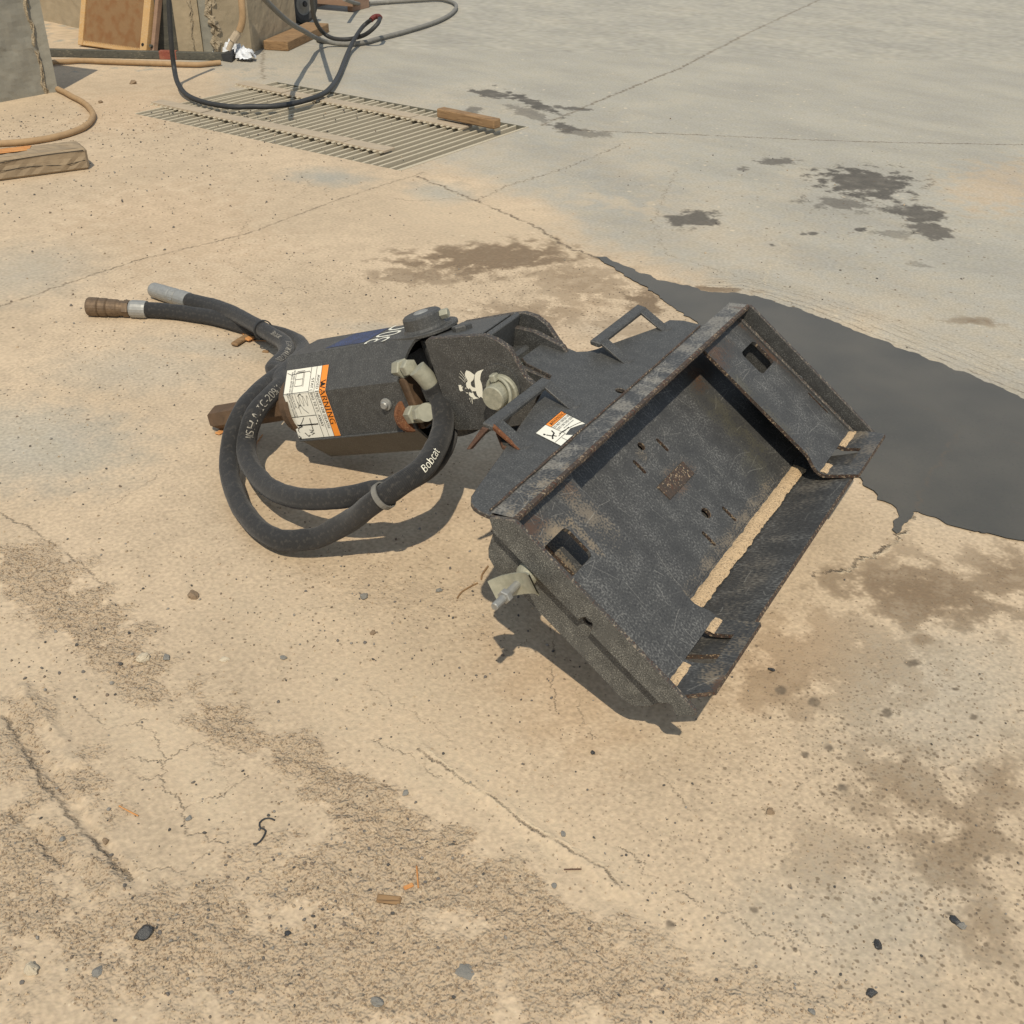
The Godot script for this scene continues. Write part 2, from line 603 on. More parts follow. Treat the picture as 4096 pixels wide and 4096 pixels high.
func make_materials():
	var fine := bumps(512, 0.06, 3)
	var coarse := bumps(512, 0.02, 9, 5)
	var paint := grain(1024, Color(0.235, 0.235, 0.23), Color(0.295, 0.295, 0.29), Color(0.49, 0.49, 0.475, 0.65), 0.36, Color(0.15, 0.15, 0.155, 0.6), 0.34, 0.02, 11, 1, 0.11)
	solid("black_paint", paint, 0.52, 0.0, 2.2, fine, 0.05)
	var dusty := grain(1024, Color(0.295, 0.295, 0.285), Color(0.375, 0.375, 0.36), Color(0.60, 0.595, 0.56, 0.75), 0.37, Color(0.18, 0.18, 0.175, 0.75), 0.34, 0.016, 21, 1, 0.12)
	solid("dusty_paint", dusty, 0.75, 0.0, 2.2, fine, 0.06)
	var worn := grain(512, Color(0.30, 0.24, 0.20), Color(0.20, 0.19, 0.18), Color(0.66, 0.58, 0.47, 0.9), 0.34, Color(0.34, 0.19, 0.12, 0.9), 0.3, 0.03, 31, 1, 0.08)
	solid("worn_edge", worn, 0.8, 0.0, 3.0, fine, 0.08)
	solid("black_edge", grain(512, Color(0.27, 0.255, 0.24), Color(0.22, 0.215, 0.21), Color(0.56, 0.51, 0.44, 0.8), 0.38, Color(0.31, 0.20, 0.15, 0.8), 0.33, 0.03, 36, 1, 0.08), 0.7, 0.0, 3.0, fine, 0.06)
	solid("rust", grain(512, Color(0.33, 0.20, 0.13), Color(0.47, 0.30, 0.18), Color(0.58, 0.46, 0.34, 0.8), 0.34, Color(0.18, 0.10, 0.07, 0.8), 0.25, 0.03, 41, 1, 0.12), 0.9, 0.0, 3.0, fine, 0.1)
	solid("dull_rust", grain(512, Color(0.30, 0.22, 0.18), Color(0.40, 0.30, 0.24), Color(0.60, 0.50, 0.42, 0.6), 0.25, Color(0.15, 0.12, 0.10, 0.8), 0.28, 0.03, 46, 1, 0.12), 0.85, 0.0, 3.0, fine, 0.08)
	solid("brown_steel", grain(512, Color(0.30, 0.24, 0.18), Color(0.42, 0.33, 0.25), Color(0.54, 0.45, 0.36, 0.5), 0.2, Color(0.2, 0.14, 0.10, 0.7), 0.22, 0.02, 51), 0.7, 0.1, 2.5, fine, 0.05)
	solid("zinc", grain(512, Color(0.56, 0.56, 0.55), Color(0.66, 0.66, 0.64), Color(0.78, 0.77, 0.73, 0.5), 0.2, Color(0.45, 0.44, 0.40, 0.6), 0.2, 0.03, 61), 0.5, 0.45, 4.0, fine, 0.02)
	solid("dull_zinc", grain(512, Color(0.56, 0.56, 0.50), Color(0.68, 0.67, 0.60), Color(0.76, 0.75, 0.68, 0.5), 0.2, Color(0.42, 0.41, 0.36, 0.6), 0.2, 0.03, 66), 0.65, 0.25, 4.0, fine, 0.03)
	solid("brass_brown", grain(256, Color(0.36, 0.30, 0.24), Color(0.50, 0.42, 0.33), Color(0.62, 0.55, 0.45, 0.6), 0.2, Color(0.28, 0.17, 0.12, 0.7), 0.22, 0.04, 71), 0.55, 0.4, 5.0, fine, 0.02)
	plain("gap_shade", Color(0.09, 0.09, 0.09), 0.9)  # near-black colour painted in for the shade inside holes and splits
	plain("sticker_white", Color(0.90, 0.89, 0.84), 0.45)
	plain("sticker_orange", Color(0.93, 0.56, 0.20), 0.45)
	plain("sticker_black", Color(0.10, 0.095, 0.09), 0.6)
	plain("white_print", Color(0.90, 0.89, 0.83), 0.6)
	plain("grey_print", Color(0.62, 0.60, 0.56), 0.8)
	solid("blue_paint", grain(256, Color(0.19, 0.24, 0.38), Color(0.24, 0.31, 0.50), Color(0.36, 0.40, 0.5, 0.6), 0.25, Color(0.19, 0.19, 0.21, 1), 0.47, 0.03, 81), 0.55, 0.0, 4.0)
	solid("sand", grain(512, Color(0.72, 0.62, 0.49), Color(0.79, 0.69, 0.55), Color(0.87, 0.78, 0.65, 0.9), 0.2, Color(0.42, 0.36, 0.29, 0.9), 0.36, 0.03, 91, 1, 0.12), 0.95, 0.0, 3.0, bumps(512, 0.12, 92, 3), 0.25)
	# the cloth sleeve of the hoses: a twill of fine ribs, greyed by dust here and there
	var n := 128
	var dust := field(n, n, 0.03, 101)
	var rib := PackedByteArray()
	rib.resize(n * n * 3)
	var high := PackedByteArray()
	high.resize(n * n)
	for y in n:
		for x in n:
			var w := 0.5 + 0.5 * sin(TAU * (y * 16.0 / n)) 
			w *= 0.75 + 0.25 * sin(TAU * x * 32.0 / n)
			var d := smoothstep(0.5, 0.85, dust[y * n + x] / 255.0)
			var c := Color(0.115, 0.115, 0.12).lerp(Color(0.20, 0.20, 0.195), w * 0.6).lerp(Color(0.33, 0.31, 0.28), d * 0.45)
			rib[(y * n + x) * 3] = int(c.r * 255)
			rib[(y * n + x) * 3 + 1] = int(c.g * 255)
			rib[(y * n + x) * 3 + 2] = int(c.b * 255)
			high[y * n + x] = int(w * 255)
	var him := Image.create_from_data(n, n, false, Image.FORMAT_L8, high)
	him.convert(Image.FORMAT_RF)
	by_uv("cloth_sleeve", ImageTexture.create_from_image(Image.create_from_data(n, n, false, Image.FORMAT_RGB8, rib)), 0.85, 0.0, ImageTexture.create_from_image(him), 0.06, Vector2(19, 19))
	M.cloth_sleeve.rim_enabled = true
	M.cloth_sleeve.rim = 0.25
	solid("rubber", grain(512, Color(0.16, 0.165, 0.17), Color(0.22, 0.225, 0.23), Color(0.42, 0.41, 0.39, 0.5), 0.18, Color(0.1, 0.1, 0.1, 0.6), 0.2, 0.02, 111), 0.6, 0.0, 3.0)
	solid("grey_rubber", grain(512, Color(0.42, 0.415, 0.40), Color(0.53, 0.52, 0.49), Color(0.66, 0.63, 0.57, 0.6), 0.2, Color(0.28, 0.27, 0.26, 0.6), 0.25, 0.02, 121), 0.8, 0.0, 3.0)
	solid("tan_rubber", grain(512, Color(0.58, 0.48, 0.36), Color(0.68, 0.57, 0.43), Color(0.76, 0.67, 0.54, 0.6), 0.2, Color(0.42, 0.35, 0.27, 0.6), 0.2, 0.02, 131), 0.85, 0.0, 2.0)
	solid("red_rubber", grain(128, Color(0.34, 0.13, 0.12), Color(0.46, 0.19, 0.17), Color(0.6, 0.4, 0.36, 0.5), 0.2, Color(0.2, 0.1, 0.1, 0.5), 0.2, 0.05, 141), 0.7)
	var wood := grain(512, Color(0.47, 0.37, 0.26), Color(0.62, 0.50, 0.36), Color(0.70, 0.58, 0.44, 0.6), 0.25, Color(0.33, 0.25, 0.17, 0.7), 0.3, 0.03, 151, 8, 0.1)
	solid("weathered_wood", wood, 0.9, 0.0, 2.0, coarse, 0.15)
	solid("orange_wood", grain(512, Color(0.72, 0.48, 0.27), Color(0.80, 0.58, 0.35), Color(0.70, 0.60, 0.46, 0.8), 0.3, Color(0.50, 0.33, 0.2, 0.7), 0.28, 0.03, 161, 8, 0.1), 0.9, 0.0, 2.0, coarse, 0.1)
	solid("grey_wood", grain(512, Color(0.53, 0.47, 0.39), Color(0.62, 0.55, 0.45), Color(0.68, 0.62, 0.52, 0.6), 0.25, Color(0.40, 0.34, 0.27, 0.7), 0.27, 0.03, 166, 8, 0.1), 0.9, 0.0, 2.0, coarse, 0.12)
	solid("yellow_frame", grain(512, Color(0.76, 0.60, 0.37), Color(0.70, 0.57, 0.40), Color(0.74, 0.66, 0.54, 0.8), 0.45, Color(0.46, 0.34, 0.2, 0.7), 0.22, 0.02, 171, 4), 0.75, 0.0, 1.5)
	solid("concrete", grain(1024, Color(0.50, 0.495, 0.46), Color(0.60, 0.585, 0.535), Color(0.68, 0.66, 0.60, 0.5), 0.2, Color(0.38, 0.37, 0.34, 0.6), 0.2, 0.008, 181, 1, 0.1), 0.92, 0.0, 1.0, coarse, 0.3)
	solid("warm_concrete", grain(1024, Color(0.58, 0.53, 0.44), Color(0.66, 0.60, 0.50), Color(0.74, 0.68, 0.57, 0.5), 0.2, Color(0.45, 0.40, 0.33, 0.6), 0.2, 0.008, 191, 1, 0.1), 0.92, 0.0, 1.0, coarse, 0.3)
	solid("broken_concrete", grain(512, Color(0.52, 0.48, 0.41), Color(0.68, 0.62, 0.52), Color(0.80, 0.74, 0.63, 0.8), 0.25, Color(0.36, 0.33, 0.28, 0.8), 0.28, 0.05, 196, 1, 0.1), 0.95, 0.0, 3.0, fine, 0.5)
	solid("silt", grain(512, Color(0.38, 0.37, 0.33), Color(0.46, 0.45, 0.40), Color(0.55, 0.52, 0.45, 0.5), 0.2, Color(0.30, 0.29, 0.26, 0.6), 0.2, 0.02, 201), 0.9, 0.0, 2.0, coarse, 0.4)
	solid("grate_steel", grain(512, Color(0.70, 0.66, 0.58), Color(0.76, 0.72, 0.63), Color(0.80, 0.76, 0.67, 0.6), 0.25, Color(0.42, 0.38, 0.33, 0.7), 0.22, 0.03, 211), 0.8, 0.1, 3.0)
	solid("lath", grain(512, Color(0.62, 0.57, 0.50), Color(0.70, 0.64, 0.55), Color(0.78, 0.72, 0.63, 0.6), 0.25, Color(0.52, 0.46, 0.39, 0.6), 0.2, 0.02, 221, 4), 0.9, 0.0, 2.0)
	solid("stone_grey", grain(256, Color(0.46, 0.45, 0.43), Color(0.56, 0.55, 0.52), Color(0.66, 0.64, 0.6, 0.7), 0.22, Color(0.34, 0.34, 0.33, 0.7), 0.22, 0.05, 231), 0.85, 0.0, 8.0, fine, 0.05)
	solid("stone_pale", grain(256, Color(0.72, 0.67, 0.58), Color(0.80, 0.75, 0.66), Color(0.87, 0.83, 0.75, 0.7), 0.22, Color(0.6, 0.53, 0.44, 0.6), 0.2, 0.05, 236), 0.85, 0.0, 8.0, fine, 0.05)
	solid("stone_brown", grain(256, Color(0.48, 0.41, 0.33), Color(0.57, 0.49, 0.40), Color(0.66, 0.58, 0.48, 0.6), 0.2, Color(0.38, 0.32, 0.26, 0.6), 0.2, 0.05, 241), 0.88, 0.0, 8.0, fine, 0.05)
	solid("stone_black", grain(256, Color(0.16, 0.165, 0.175), Color(0.24, 0.245, 0.25), Color(0.55, 0.54, 0.5, 0.9), 0.2, Color(0.08, 0.08, 0.09, 0.8), 0.2, 0.06, 246), 0.4, 0.0, 10.0, fine, 0.03)
	solid("rag_cloth", grain(256, Color(0.82, 0.84, 0.87), Color(0.88, 0.89, 0.90), Color(0.95, 0.95, 0.95, 0.5), 0.2, Color(0.52, 0.60, 0.72, 0.8), 0.26, 0.04, 251), 0.9, 0.0, 6.0)
	solid("tyre", grain(256, Color(0.20, 0.20, 0.20), Color(0.27, 0.265, 0.26), Color(0.42, 0.4, 0.37, 0.5), 0.2, Color(0.14, 0.14, 0.14, 0.6), 0.2, 0.03, 256), 0.85, 0.0, 3.0)
	solid("wheel_grey", grain(256, Color(0.46, 0.45, 0.43), Color(0.54, 0.53, 0.50), Color(0.6, 0.59, 0.55, 0.5), 0.2, Color(0.36, 0.35, 0.33, 0.6), 0.2, 0.03, 261), 0.8, 0.0, 3.0)
	solid("pink_wood", grain(256, Color(0.52, 0.42, 0.35), Color(0.60, 0.49, 0.41), Color(0.68, 0.58, 0.49, 0.6), 0.25, Color(0.42, 0.33, 0.27, 0.6), 0.25, 0.03, 266, 4), 0.9, 0.0, 2.0)
	solid("bar_steel", grain(256, Color(0.27, 0.27, 0.25), Color(0.38, 0.37, 0.33), Color(0.55, 0.52, 0.45, 0.7), 0.25, Color(0.17, 0.17, 0.16, 0.7), 0.25, 0.03, 271, 4), 0.75, 0.1, 2.0)
	solid("red_bar", grain(128, Color(0.50, 0.25, 0.2), Color(0.6, 0.40, 0.32), Color(0.7, 0.55, 0.45, 0.7), 0.25, Color(0.33, 0.17, 0.14, 0.7), 0.25, 0.05, 276), 0.8)
	paint_plate()

# The mounting plate's own paint: scuffed black, with rust and dried mud where the photograph has them.
func paint_plate():
	var w := 1240
	var h := 630
	var a := FastNoiseLite.new()
	a.seed = 301
	a.frequency = 0.012
	a.fractal_octaves = 5
	var grit := FastNoiseLite.new()
	grit.seed = 302
	grit.frequency = 0.16
	grit.fractal_octaves = 2
	var na := a.get_image(w, h, false, false, true).get_data()
	var ng := grit.get_image(w, h, false, false, true).get_data()
	# (kind, u, v, half width, half height, strength): 0 rust, 1 dried mud, 2 greenish grit
	var spots := [[0, 0.955, 0.035, 0.06, 0.03, 0.9], [0, 1.108, 0.11, 0.014, 0.13, 0.9], [0, 1.115, 0.20, 0.012, 0.05, 0.8], [0, 0.06, 0.03, 0.05, 0.025, 0.75], [1, 0.085, 0.06, 0.08, 0.02, 0.6], [0, 0.21, 0.02, 0.03, 0.03, 0.7], [1, 0.20, 0.09, 0.035, 0.10, 0.55], [1, 0.035, 0.10, 0.02, 0.05, 0.6],
		[1, 0.09, 0.068, 0.06, 0.012, 0.8], [1, 0.145, 0.11, 0.012, 0.05, 0.75], [2, 0.89, 0.17, 0.05, 0.15, 0.5], [0, 0.91, 0.06, 0.04, 0.025, 0.7], [2, 0.84, 0.30, 0.07, 0.05, 0.35], [1, 0.60, 0.345, 0.3, 0.02, 0.6], [1, 0.58, 0.17, 0.085, 0.035, 0.35], [0, 0.58, 0.174, 0.075, 0.03, 0.55],
		[1, 0.55, 0.075, 0.02, 0.02, 0.5], [1, 0.10, -0.012, 0.10, 0.02, 0.7], [1, 0.25, -0.004, 0.06, 0.012, 0.7], [0, 0.42, 0.0, 0.06, 0.008, 0.7], [1, 0.62, 0.0, 0.2, 0.006, 0.6], [0, 0.85, 0.0, 0.12, 0.007, 0.7], [1, 1.01, 0.455, 0.09, 0.02, 0.5], [1, 0.2, 0.45, 0.07, 0.02, 0.6], [1, 0.09, 0.45, 0.05, 0.018, 0.75],
		[1, 1.08, 0.42, 0.05, 0.02, 0.6], [0, 0.03, 0.462, 0.05, 0.008, 0.8], [1, 0.4, 0.42, 0.25, 0.02, 0.25], [1, 0.8, 0.42, 0.15, 0.02, 0.25]]
	var px := PackedFloat32Array()
	px.resize(w * h * 3)
	var black := Color(0.235, 0.235, 0.232)
	for y in h:
		for x in w:
			var i := y * w + x
			var g := ng[i] / 255.0
			var p := na[i] / 255.0
			var c := black.lerp(Color(0.30, 0.30, 0.296), p)
			c = c.lerp(Color(0.52, 0.52, 0.505), clampf((g - 0.62 + (p - 0.5) * 0.35) * 5.0, 0, 1) * 0.55)
			if y > 85 and y < 133:
				c = c.lerp(Color(0.52, 0.50, 0.46), clampf(0.25 + (p - 0.45) * 2.2 + (g - 0.5), 0, 0.75))
			c = c.lerp(Color(0.12, 0.12, 0.125), clampf((0.36 - g) * 5.0, 0, 1) * 0.55)
			px[i * 3] = c.r
			px[i * 3 + 1] = c.g
			px[i * 3 + 2] = c.b
	for sp in spots:
		var cx := int((sp[1] + 0.05) * 1000)
		var cy := int((sp[2] + 0.13) * 1000)
		var rx := int(sp[3] * 1300)
		var ry := int(sp[4] * 1300)
		for y in range(maxi(0, cy - ry), mini(h, cy + ry)):
			for x in range(maxi(0, cx - rx), mini(w, cx + rx)):
				var i := y * w + x
				var d := Vector2((x - cx) / (sp[3] * 1000.0), (y - cy) / (sp[4] * 1000.0)).length()
				var g := ng[i] / 255.0
				var p := na[i] / 255.0
				var m: float = clampf((1.0 - d) * 1.1 - 0.1 + (p - 0.5) * 2.4 + (g - 0.5) * 3.0, 0.0, 1.0) * sp[5]
				m *= smoothstep(1.3, 0.9, d)
				var c: Color = [Color(0.42, 0.28, 0.19).lerp(Color(0.24, 0.19, 0.16), g), Color(0.66, 0.58, 0.47).lerp(Color(0.42, 0.38, 0.32), g), Color(0.36, 0.34, 0.25).lerp(Color(0.22, 0.21, 0.17), g)][sp[0]]
				px[i * 3] = lerpf(px[i * 3], c.r, m)
				px[i * 3 + 1] = lerpf(px[i * 3 + 1], c.g, m)
				px[i * 3 + 2] = lerpf(px[i * 3 + 2], c.b, m)
	var r := RandomNumberGenerator.new()
	r.seed = 77
	for k in 620:                                  # scratches
		var at := Vector2(r.randf() * w, r.randf() * h)
		if r.randf() < 0.4:
			at = Vector2(r.randf_range(50, w - 50), r.randf_range(85, 135))
		var dir := Vector2.from_angle(r.randf_range(-0.5, 0.5) + (PI / 2 if r.randf() < 0.55 else 0.0))
		var light := r.randf_range(0.15, 0.6)
		for t in int(r.randf_range(6, 70)):
			at += dir
			dir = dir.rotated(r.randf_range(-0.05, 0.05))
			if at.x < 1 or at.y < 1 or at.x >= w - 1 or at.y >= h - 1:
				break
			var i := int(at.y) * w + int(at.x)
			for q in 3:
				px[i * 3 + q] = lerpf(px[i * 3 + q], [0.66, 0.65, 0.62][q], light)
	var by := PackedByteArray()
	by.resize(w * h * 3)
	for i in w * h * 3:
		by[i] = int(clampf(px[i], 0, 1) * 255)
	by_uv("plate_paint", ImageTexture.create_from_image(Image.create_from_data(w, h, false, Image.FORMAT_RGB8, by)), 0.5, 0.0)

# ---------------------------------------------------------------- the ground
var blobs := []
var lines := []

func blob(kind: int, x: float, z: float, ax: float, az: float, bx: float, bz: float, strength := 1.0, soft := 0.5, ragged := 0.5):
	blobs.append([kind, Vector2(x, z), Vector2(ax, az), Vector2(bx, bz), strength, soft, ragged])

func crack(pts: Array, wide: float, dark: float, ragged := 0.01, kind := 0):
	lines.append([pts, wide, dark, ragged, kind])

func in_world(freq: float, seed_: int, octaves: int, from: Vector2, long: float, px: int) -> FastNoiseLite:
	var n := FastNoiseLite.new()
	n.seed = seed_
	n.noise_type = FastNoiseLite.TYPE_SIMPLEX_SMOOTH
	n.fractal_octaves = octaves
	n.frequency = freq * long / px
	n.offset = Vector3(from.x, from.y, 0) * px / long
	return n

func paint_ground(from: Vector2, long: float, half: int, seed_: int) -> Array:
	var big := in_world(1.1, 401, 5, from, long, half).get_image(half, half, false, false, false).get_data()
	var mid := in_world(9.0, 402, 4, from, long, half).get_image(half, half, false, false, false).get_data()
	var fine := in_world(70.0, 403, 3, from, long, half).get_image(half, half, false, false, false).get_data()
	var streak := in_world(1.0, 404, 4, from, long, half)
	var mask := []
	for k in 7:
		var m := PackedFloat32Array()
		m.resize(half * half)
		mask.append(m)
	var per := half / long
	for b in blobs:
		var reach: float = (b[2].length() + b[3].length()) * 1.3
		var x0 := maxi(0, int((b[1].x - reach - from.x) * per))
		var x1 := mini(half, int((b[1].x + reach - from.x) * per))
		var y0 := maxi(0, int((b[1].y - reach - from.y) * per))
		var y1 := mini(half, int((b[1].y + reach - from.y) * per))
		var det: float = b[2].cross(b[3])
		var m: PackedFloat32Array = mask[b[0]]
		for y in range(y0, y1):
			for x in range(x0, x1):
				var d: Vector2 = Vector2(x, y) / per + from - b[1]
				var i := y * half + x
				var q := Vector2(d.cross(b[3]), b[2].cross(d)) / det
				var l: float = q.length() + ((mid[i] - 128) * 0.0075 + (big[i] - 128) * 0.004 + (fine[i] - 128) * 0.002) * b[6]
				if l < 1.0:
					m[i] = maxf(m[i], b[4] * smoothstep(1.0, 1.0 - b[5], l))
		mask[b[0]] = m
	var out := PackedByteArray()
	out.resize(half * half * 3)
	var rough := PackedByteArray()
	rough.resize(half * half)
	for y in half:
		for x in half:
			var i := y * half + x
			var b := (big[i] - 128) / 128.0
			var m := (mid[i] - 128) / 128.0
			var f := (fine[i] - 128) / 128.0
			var c := Color(0.75, 0.672, 0.568).lerp(Color(0.70, 0.628, 0.53), clampf(0.5 + b + m * 0.5, 0, 1))
			var g: float = mask[0][i]
			var side := ((from.x + x / per + 0.2) * 0.8 - (from.y + y / per + 4.91) * 0.6) + b * 0.25 + m * 0.05
			g = maxf(g, smoothstep(-0.03, 0.30, side) * (0.72 + 0.25 * smoothstep(0.2, 2.0, side)))
			if g > 0.0:                                             # bare concrete showing through the dust
				g = clampf(g * 1.1 + (b * 0.6 + m * 0.3) * 0.8 * g * (1.5 - g), 0, 1)
				var gc := Color(0.655, 0.635, 0.58).lerp(Color(0.60, 0.585, 0.545), clampf(0.5 + m * 1.2 + b * 0.6, 0, 1))
				var s := streak.get_noise_2d(x * 0.76 + y * 0.65, (y * 0.76 - x * 0.65) * 2.6)
				gc = gc.lerp(Color(0.535, 0.52, 0.49), clampf(s * 0.5, 0, 0.25)).lerp(Color(0.68, 0.66, 0.61), clampf(-s * 0.5, 0, 0.25))
				c = c.lerp(gc, g)
			var p: float = mask[4][i]
			if p > 0.0:
				c = c.lerp(Color(0.785, 0.712, 0.605).lerp(Color(0.74, 0.664, 0.56), clampf(0.5 + m + f, 0, 1)), p)
			var t: float = mask[5][i]
			if t > 0.0:
				c = c.lerp(Color(0.735, 0.632, 0.51).lerp(Color(0.69, 0.592, 0.485), clampf(0.5 + m, 0, 1)), t)
			var d: float = mask[1][i]
			if d > 0.0:                                             # trodden dirt and crumbs
				d = clampf(d * 1.3 + (m * 0.9 + f * 0.5) * 0.9 * d * (1.7 - d), 0, 1)
				c = c.lerp(Color(0.715, 0.638, 0.535).lerp(Color(0.635, 0.562, 0.468), clampf(0.45 + f * 1.1 + m * 0.5, 0, 1)), d * 0.85)
			rough[i] = int(d * 255)
			var w: float = mask[3][i]
			if w > 0.0:                                             # brown damp stains, blotchy
				w = clampf(w * 1.2 + (m * 1.3 + f * 0.9) * w * (1.5 - w) * 0.9, 0, 1)
				c = c.lerp(Color(0.42, 0.35, 0.27), w * 0.8)
			var k: float = mask[2][i]
			if k > 0.0:                                             # oil
				c = c.lerp(Color(0.285, 0.27, 0.25).lerp(Color(0.36, 0.34, 0.31), clampf(0.4 + m, 0, 1)), clampf(k * 1.15 + m * 0.7 * k * (1.4 - k), 0, 1) * 0.85)
			var e: float = mask[6][i]
			if e > 0.0:
				c = c.lerp(Color(0.37, 0.33, 0.28), clampf(e + m * 0.6 * e, 0, 1))
			var v := 1.0 + f * 0.115 + m * 0.08
			out[i * 3] = int(clampf(c.r * v, 0, 1) * 255)
			out[i * 3 + 1] = int(clampf(c.g * v, 0, 1) * 255)
			out[i * 3 + 2] = int(clampf(c.b * v, 0, 1) * 255)
	var im := Image.create_from_data(half, half, false, Image.FORMAT_RGB8, out)
	im.resize(half * 2, half * 2, Image.INTERPOLATE_CUBIC)
	var ro := Image.create_from_data(half, half, false, Image.FORMAT_L8, rough)
	return [im, ro]

# Cracks, joints and dark grains drawn at the full size of a picture of the ground.
func draw_lines(im: Image, relief: Image, from: Vector2, long: float):
	var px := im.get_width()
	var per := px / long
	var n := FastNoiseLite.new()
	n.seed = 431
	n.frequency = 1.0
	for l in lines:
		var pts: Array = l[0]
		for i in pts.size() - 1:
			var a := Vector2(pts[i].x, pts[i].z)
			var b := Vector2(pts[i + 1].x, pts[i + 1].z)
			var side := (b - a).normalized().orthogonal()
			var steps := int(a.distance_to(b) * per * 1.3) + 1
			for t in steps:
				var p := a.lerp(b, float(t) / steps)
				var off: float = n.get_noise_2d(p.x * 22.0, p.y * 22.0) * l[3] + n.get_noise_2d(p.x * 90.0, p.y * 90.0 + 50) * l[3] * 0.5
				var w: float = l[1] * (0.55 + 0.8 * absf(n.get_noise_2d(p.x * 40.0 + 9, p.y * 40.0)))
				var weak := clampf(0.75 + n.get_noise_2d(p.x * 12.0, p.y * 12.0 + 20) * 1.3, 0.1, 1.0)
				var half := maxf(0.5, w * per / 2)
				for k in range(-int(half), int(half) + 1):
					var q := (p + side * off - from) * per + side * k
					var x := int(q.x)
					var y := int(q.y)
					if x < 0 or y < 0 or x >= px or y >= px:
						continue
					var m: float = l[2] * weak * minf(1.0, w * per) * (1.0 if absf(k) < half * 0.6 else 0.55)
					var c := im.get_pixel(x, y)
					im.set_pixel(x, y, c.lerp(Color(0.36, 0.315, 0.26) if l[4] == 0 else Color(0.80, 0.74, 0.63), m))
					if relief:
						relief.set_pixel(x, y, Color(relief.get_pixel(x, y).r - 0.35 * m * (1.0 if l[4] == 0 else -0.5), 0, 0))

func grains(im: Image, from: Vector2, long: float, where: Vector2, spread: Vector2, count: int, size: float, tone: Color, seed_: int):
	var r := RandomNumberGenerator.new()
	r.seed = seed_
	var per := im.get_width() / long
	for k in count:
		var p := (where + Vector2(r.randfn(0, spread.x), r.randfn(0, spread.y)) - from) * per
		var s := maxf(0.8, size * r.randf_range(0.5, 1.6) * per)
		if p.x < 3 or p.y < 3 or p.x > im.get_width() - 6 or p.y > im.get_height() - 6:
			continue
		var strength := r.randf_range(0.15, 0.75) * minf(1.0, size * per)
		for y in range(int(p.y - s), int(p.y + s) + 1):
			for x in range(int(p.x - s), int(p.x + s) + 1):
				if Vector2(x - p.x, y - p.y).length() <= s and x > 0 and y > 0 and x < im.get_width() and y < im.get_height():
					im.set_pixel(x, y, im.get_pixel(x, y).lerp(tone, strength))

# How high the ground stands: trodden ridges, clods and tyre ribs in the near left corner, gentle waves elsewhere.
var dirt_mask: Image
const NEAR := Vector2(-1.6, -4.1)
const NEAR_LONG := 3.6
func ground_height(x: float, z: float) -> float:
	var e := minf(minf(x - NEAR.x, NEAR.x + NEAR_LONG - x), minf(z - NEAR.y, NEAR.y + NEAR_LONG - z))
	if e <= 0.0:
		return 0.0
	var px := dirt_mask.get_width()
	var d := dirt_mask.get_pixel(clampi(int((x - NEAR.x) / NEAR_LONG * px), 0, px - 1), clampi(int((z - NEAR.y) / NEAR_LONG * px), 0, px - 1)).r
	var h := near_relief.get_noise_2d(x * 2.0, z * 2.0) * 0.004
	h += d * (near_relief.get_noise_2d(x * 9.0, z * 9.0) * 0.006 + near_relief.get_noise_2d(x * 40.0, z * 40.0) * 0.0035 + 0.002)
	for q in ridges:
		var a: Vector2 = q[0]
		var b: Vector2 = q[1]
		var t := clampf((Vector2(x, z) - a).dot(b - a) / (b - a).length_squared(), 0, 1)
		var l: float = (Vector2(x, z) - a.lerp(b, t)).length() + near_relief.get_noise_2d(x * 12.0, z * 12.0 + 30) * q[2] * 0.6
		h += q[3] * smoothstep(q[2], q[2] * 0.25, l) * (0.7 + 0.5 * near_relief.get_noise_2d(x * 15.0, z * 15.0))
	return h * smoothstep(0.0, 0.15, e)

var ridges := []

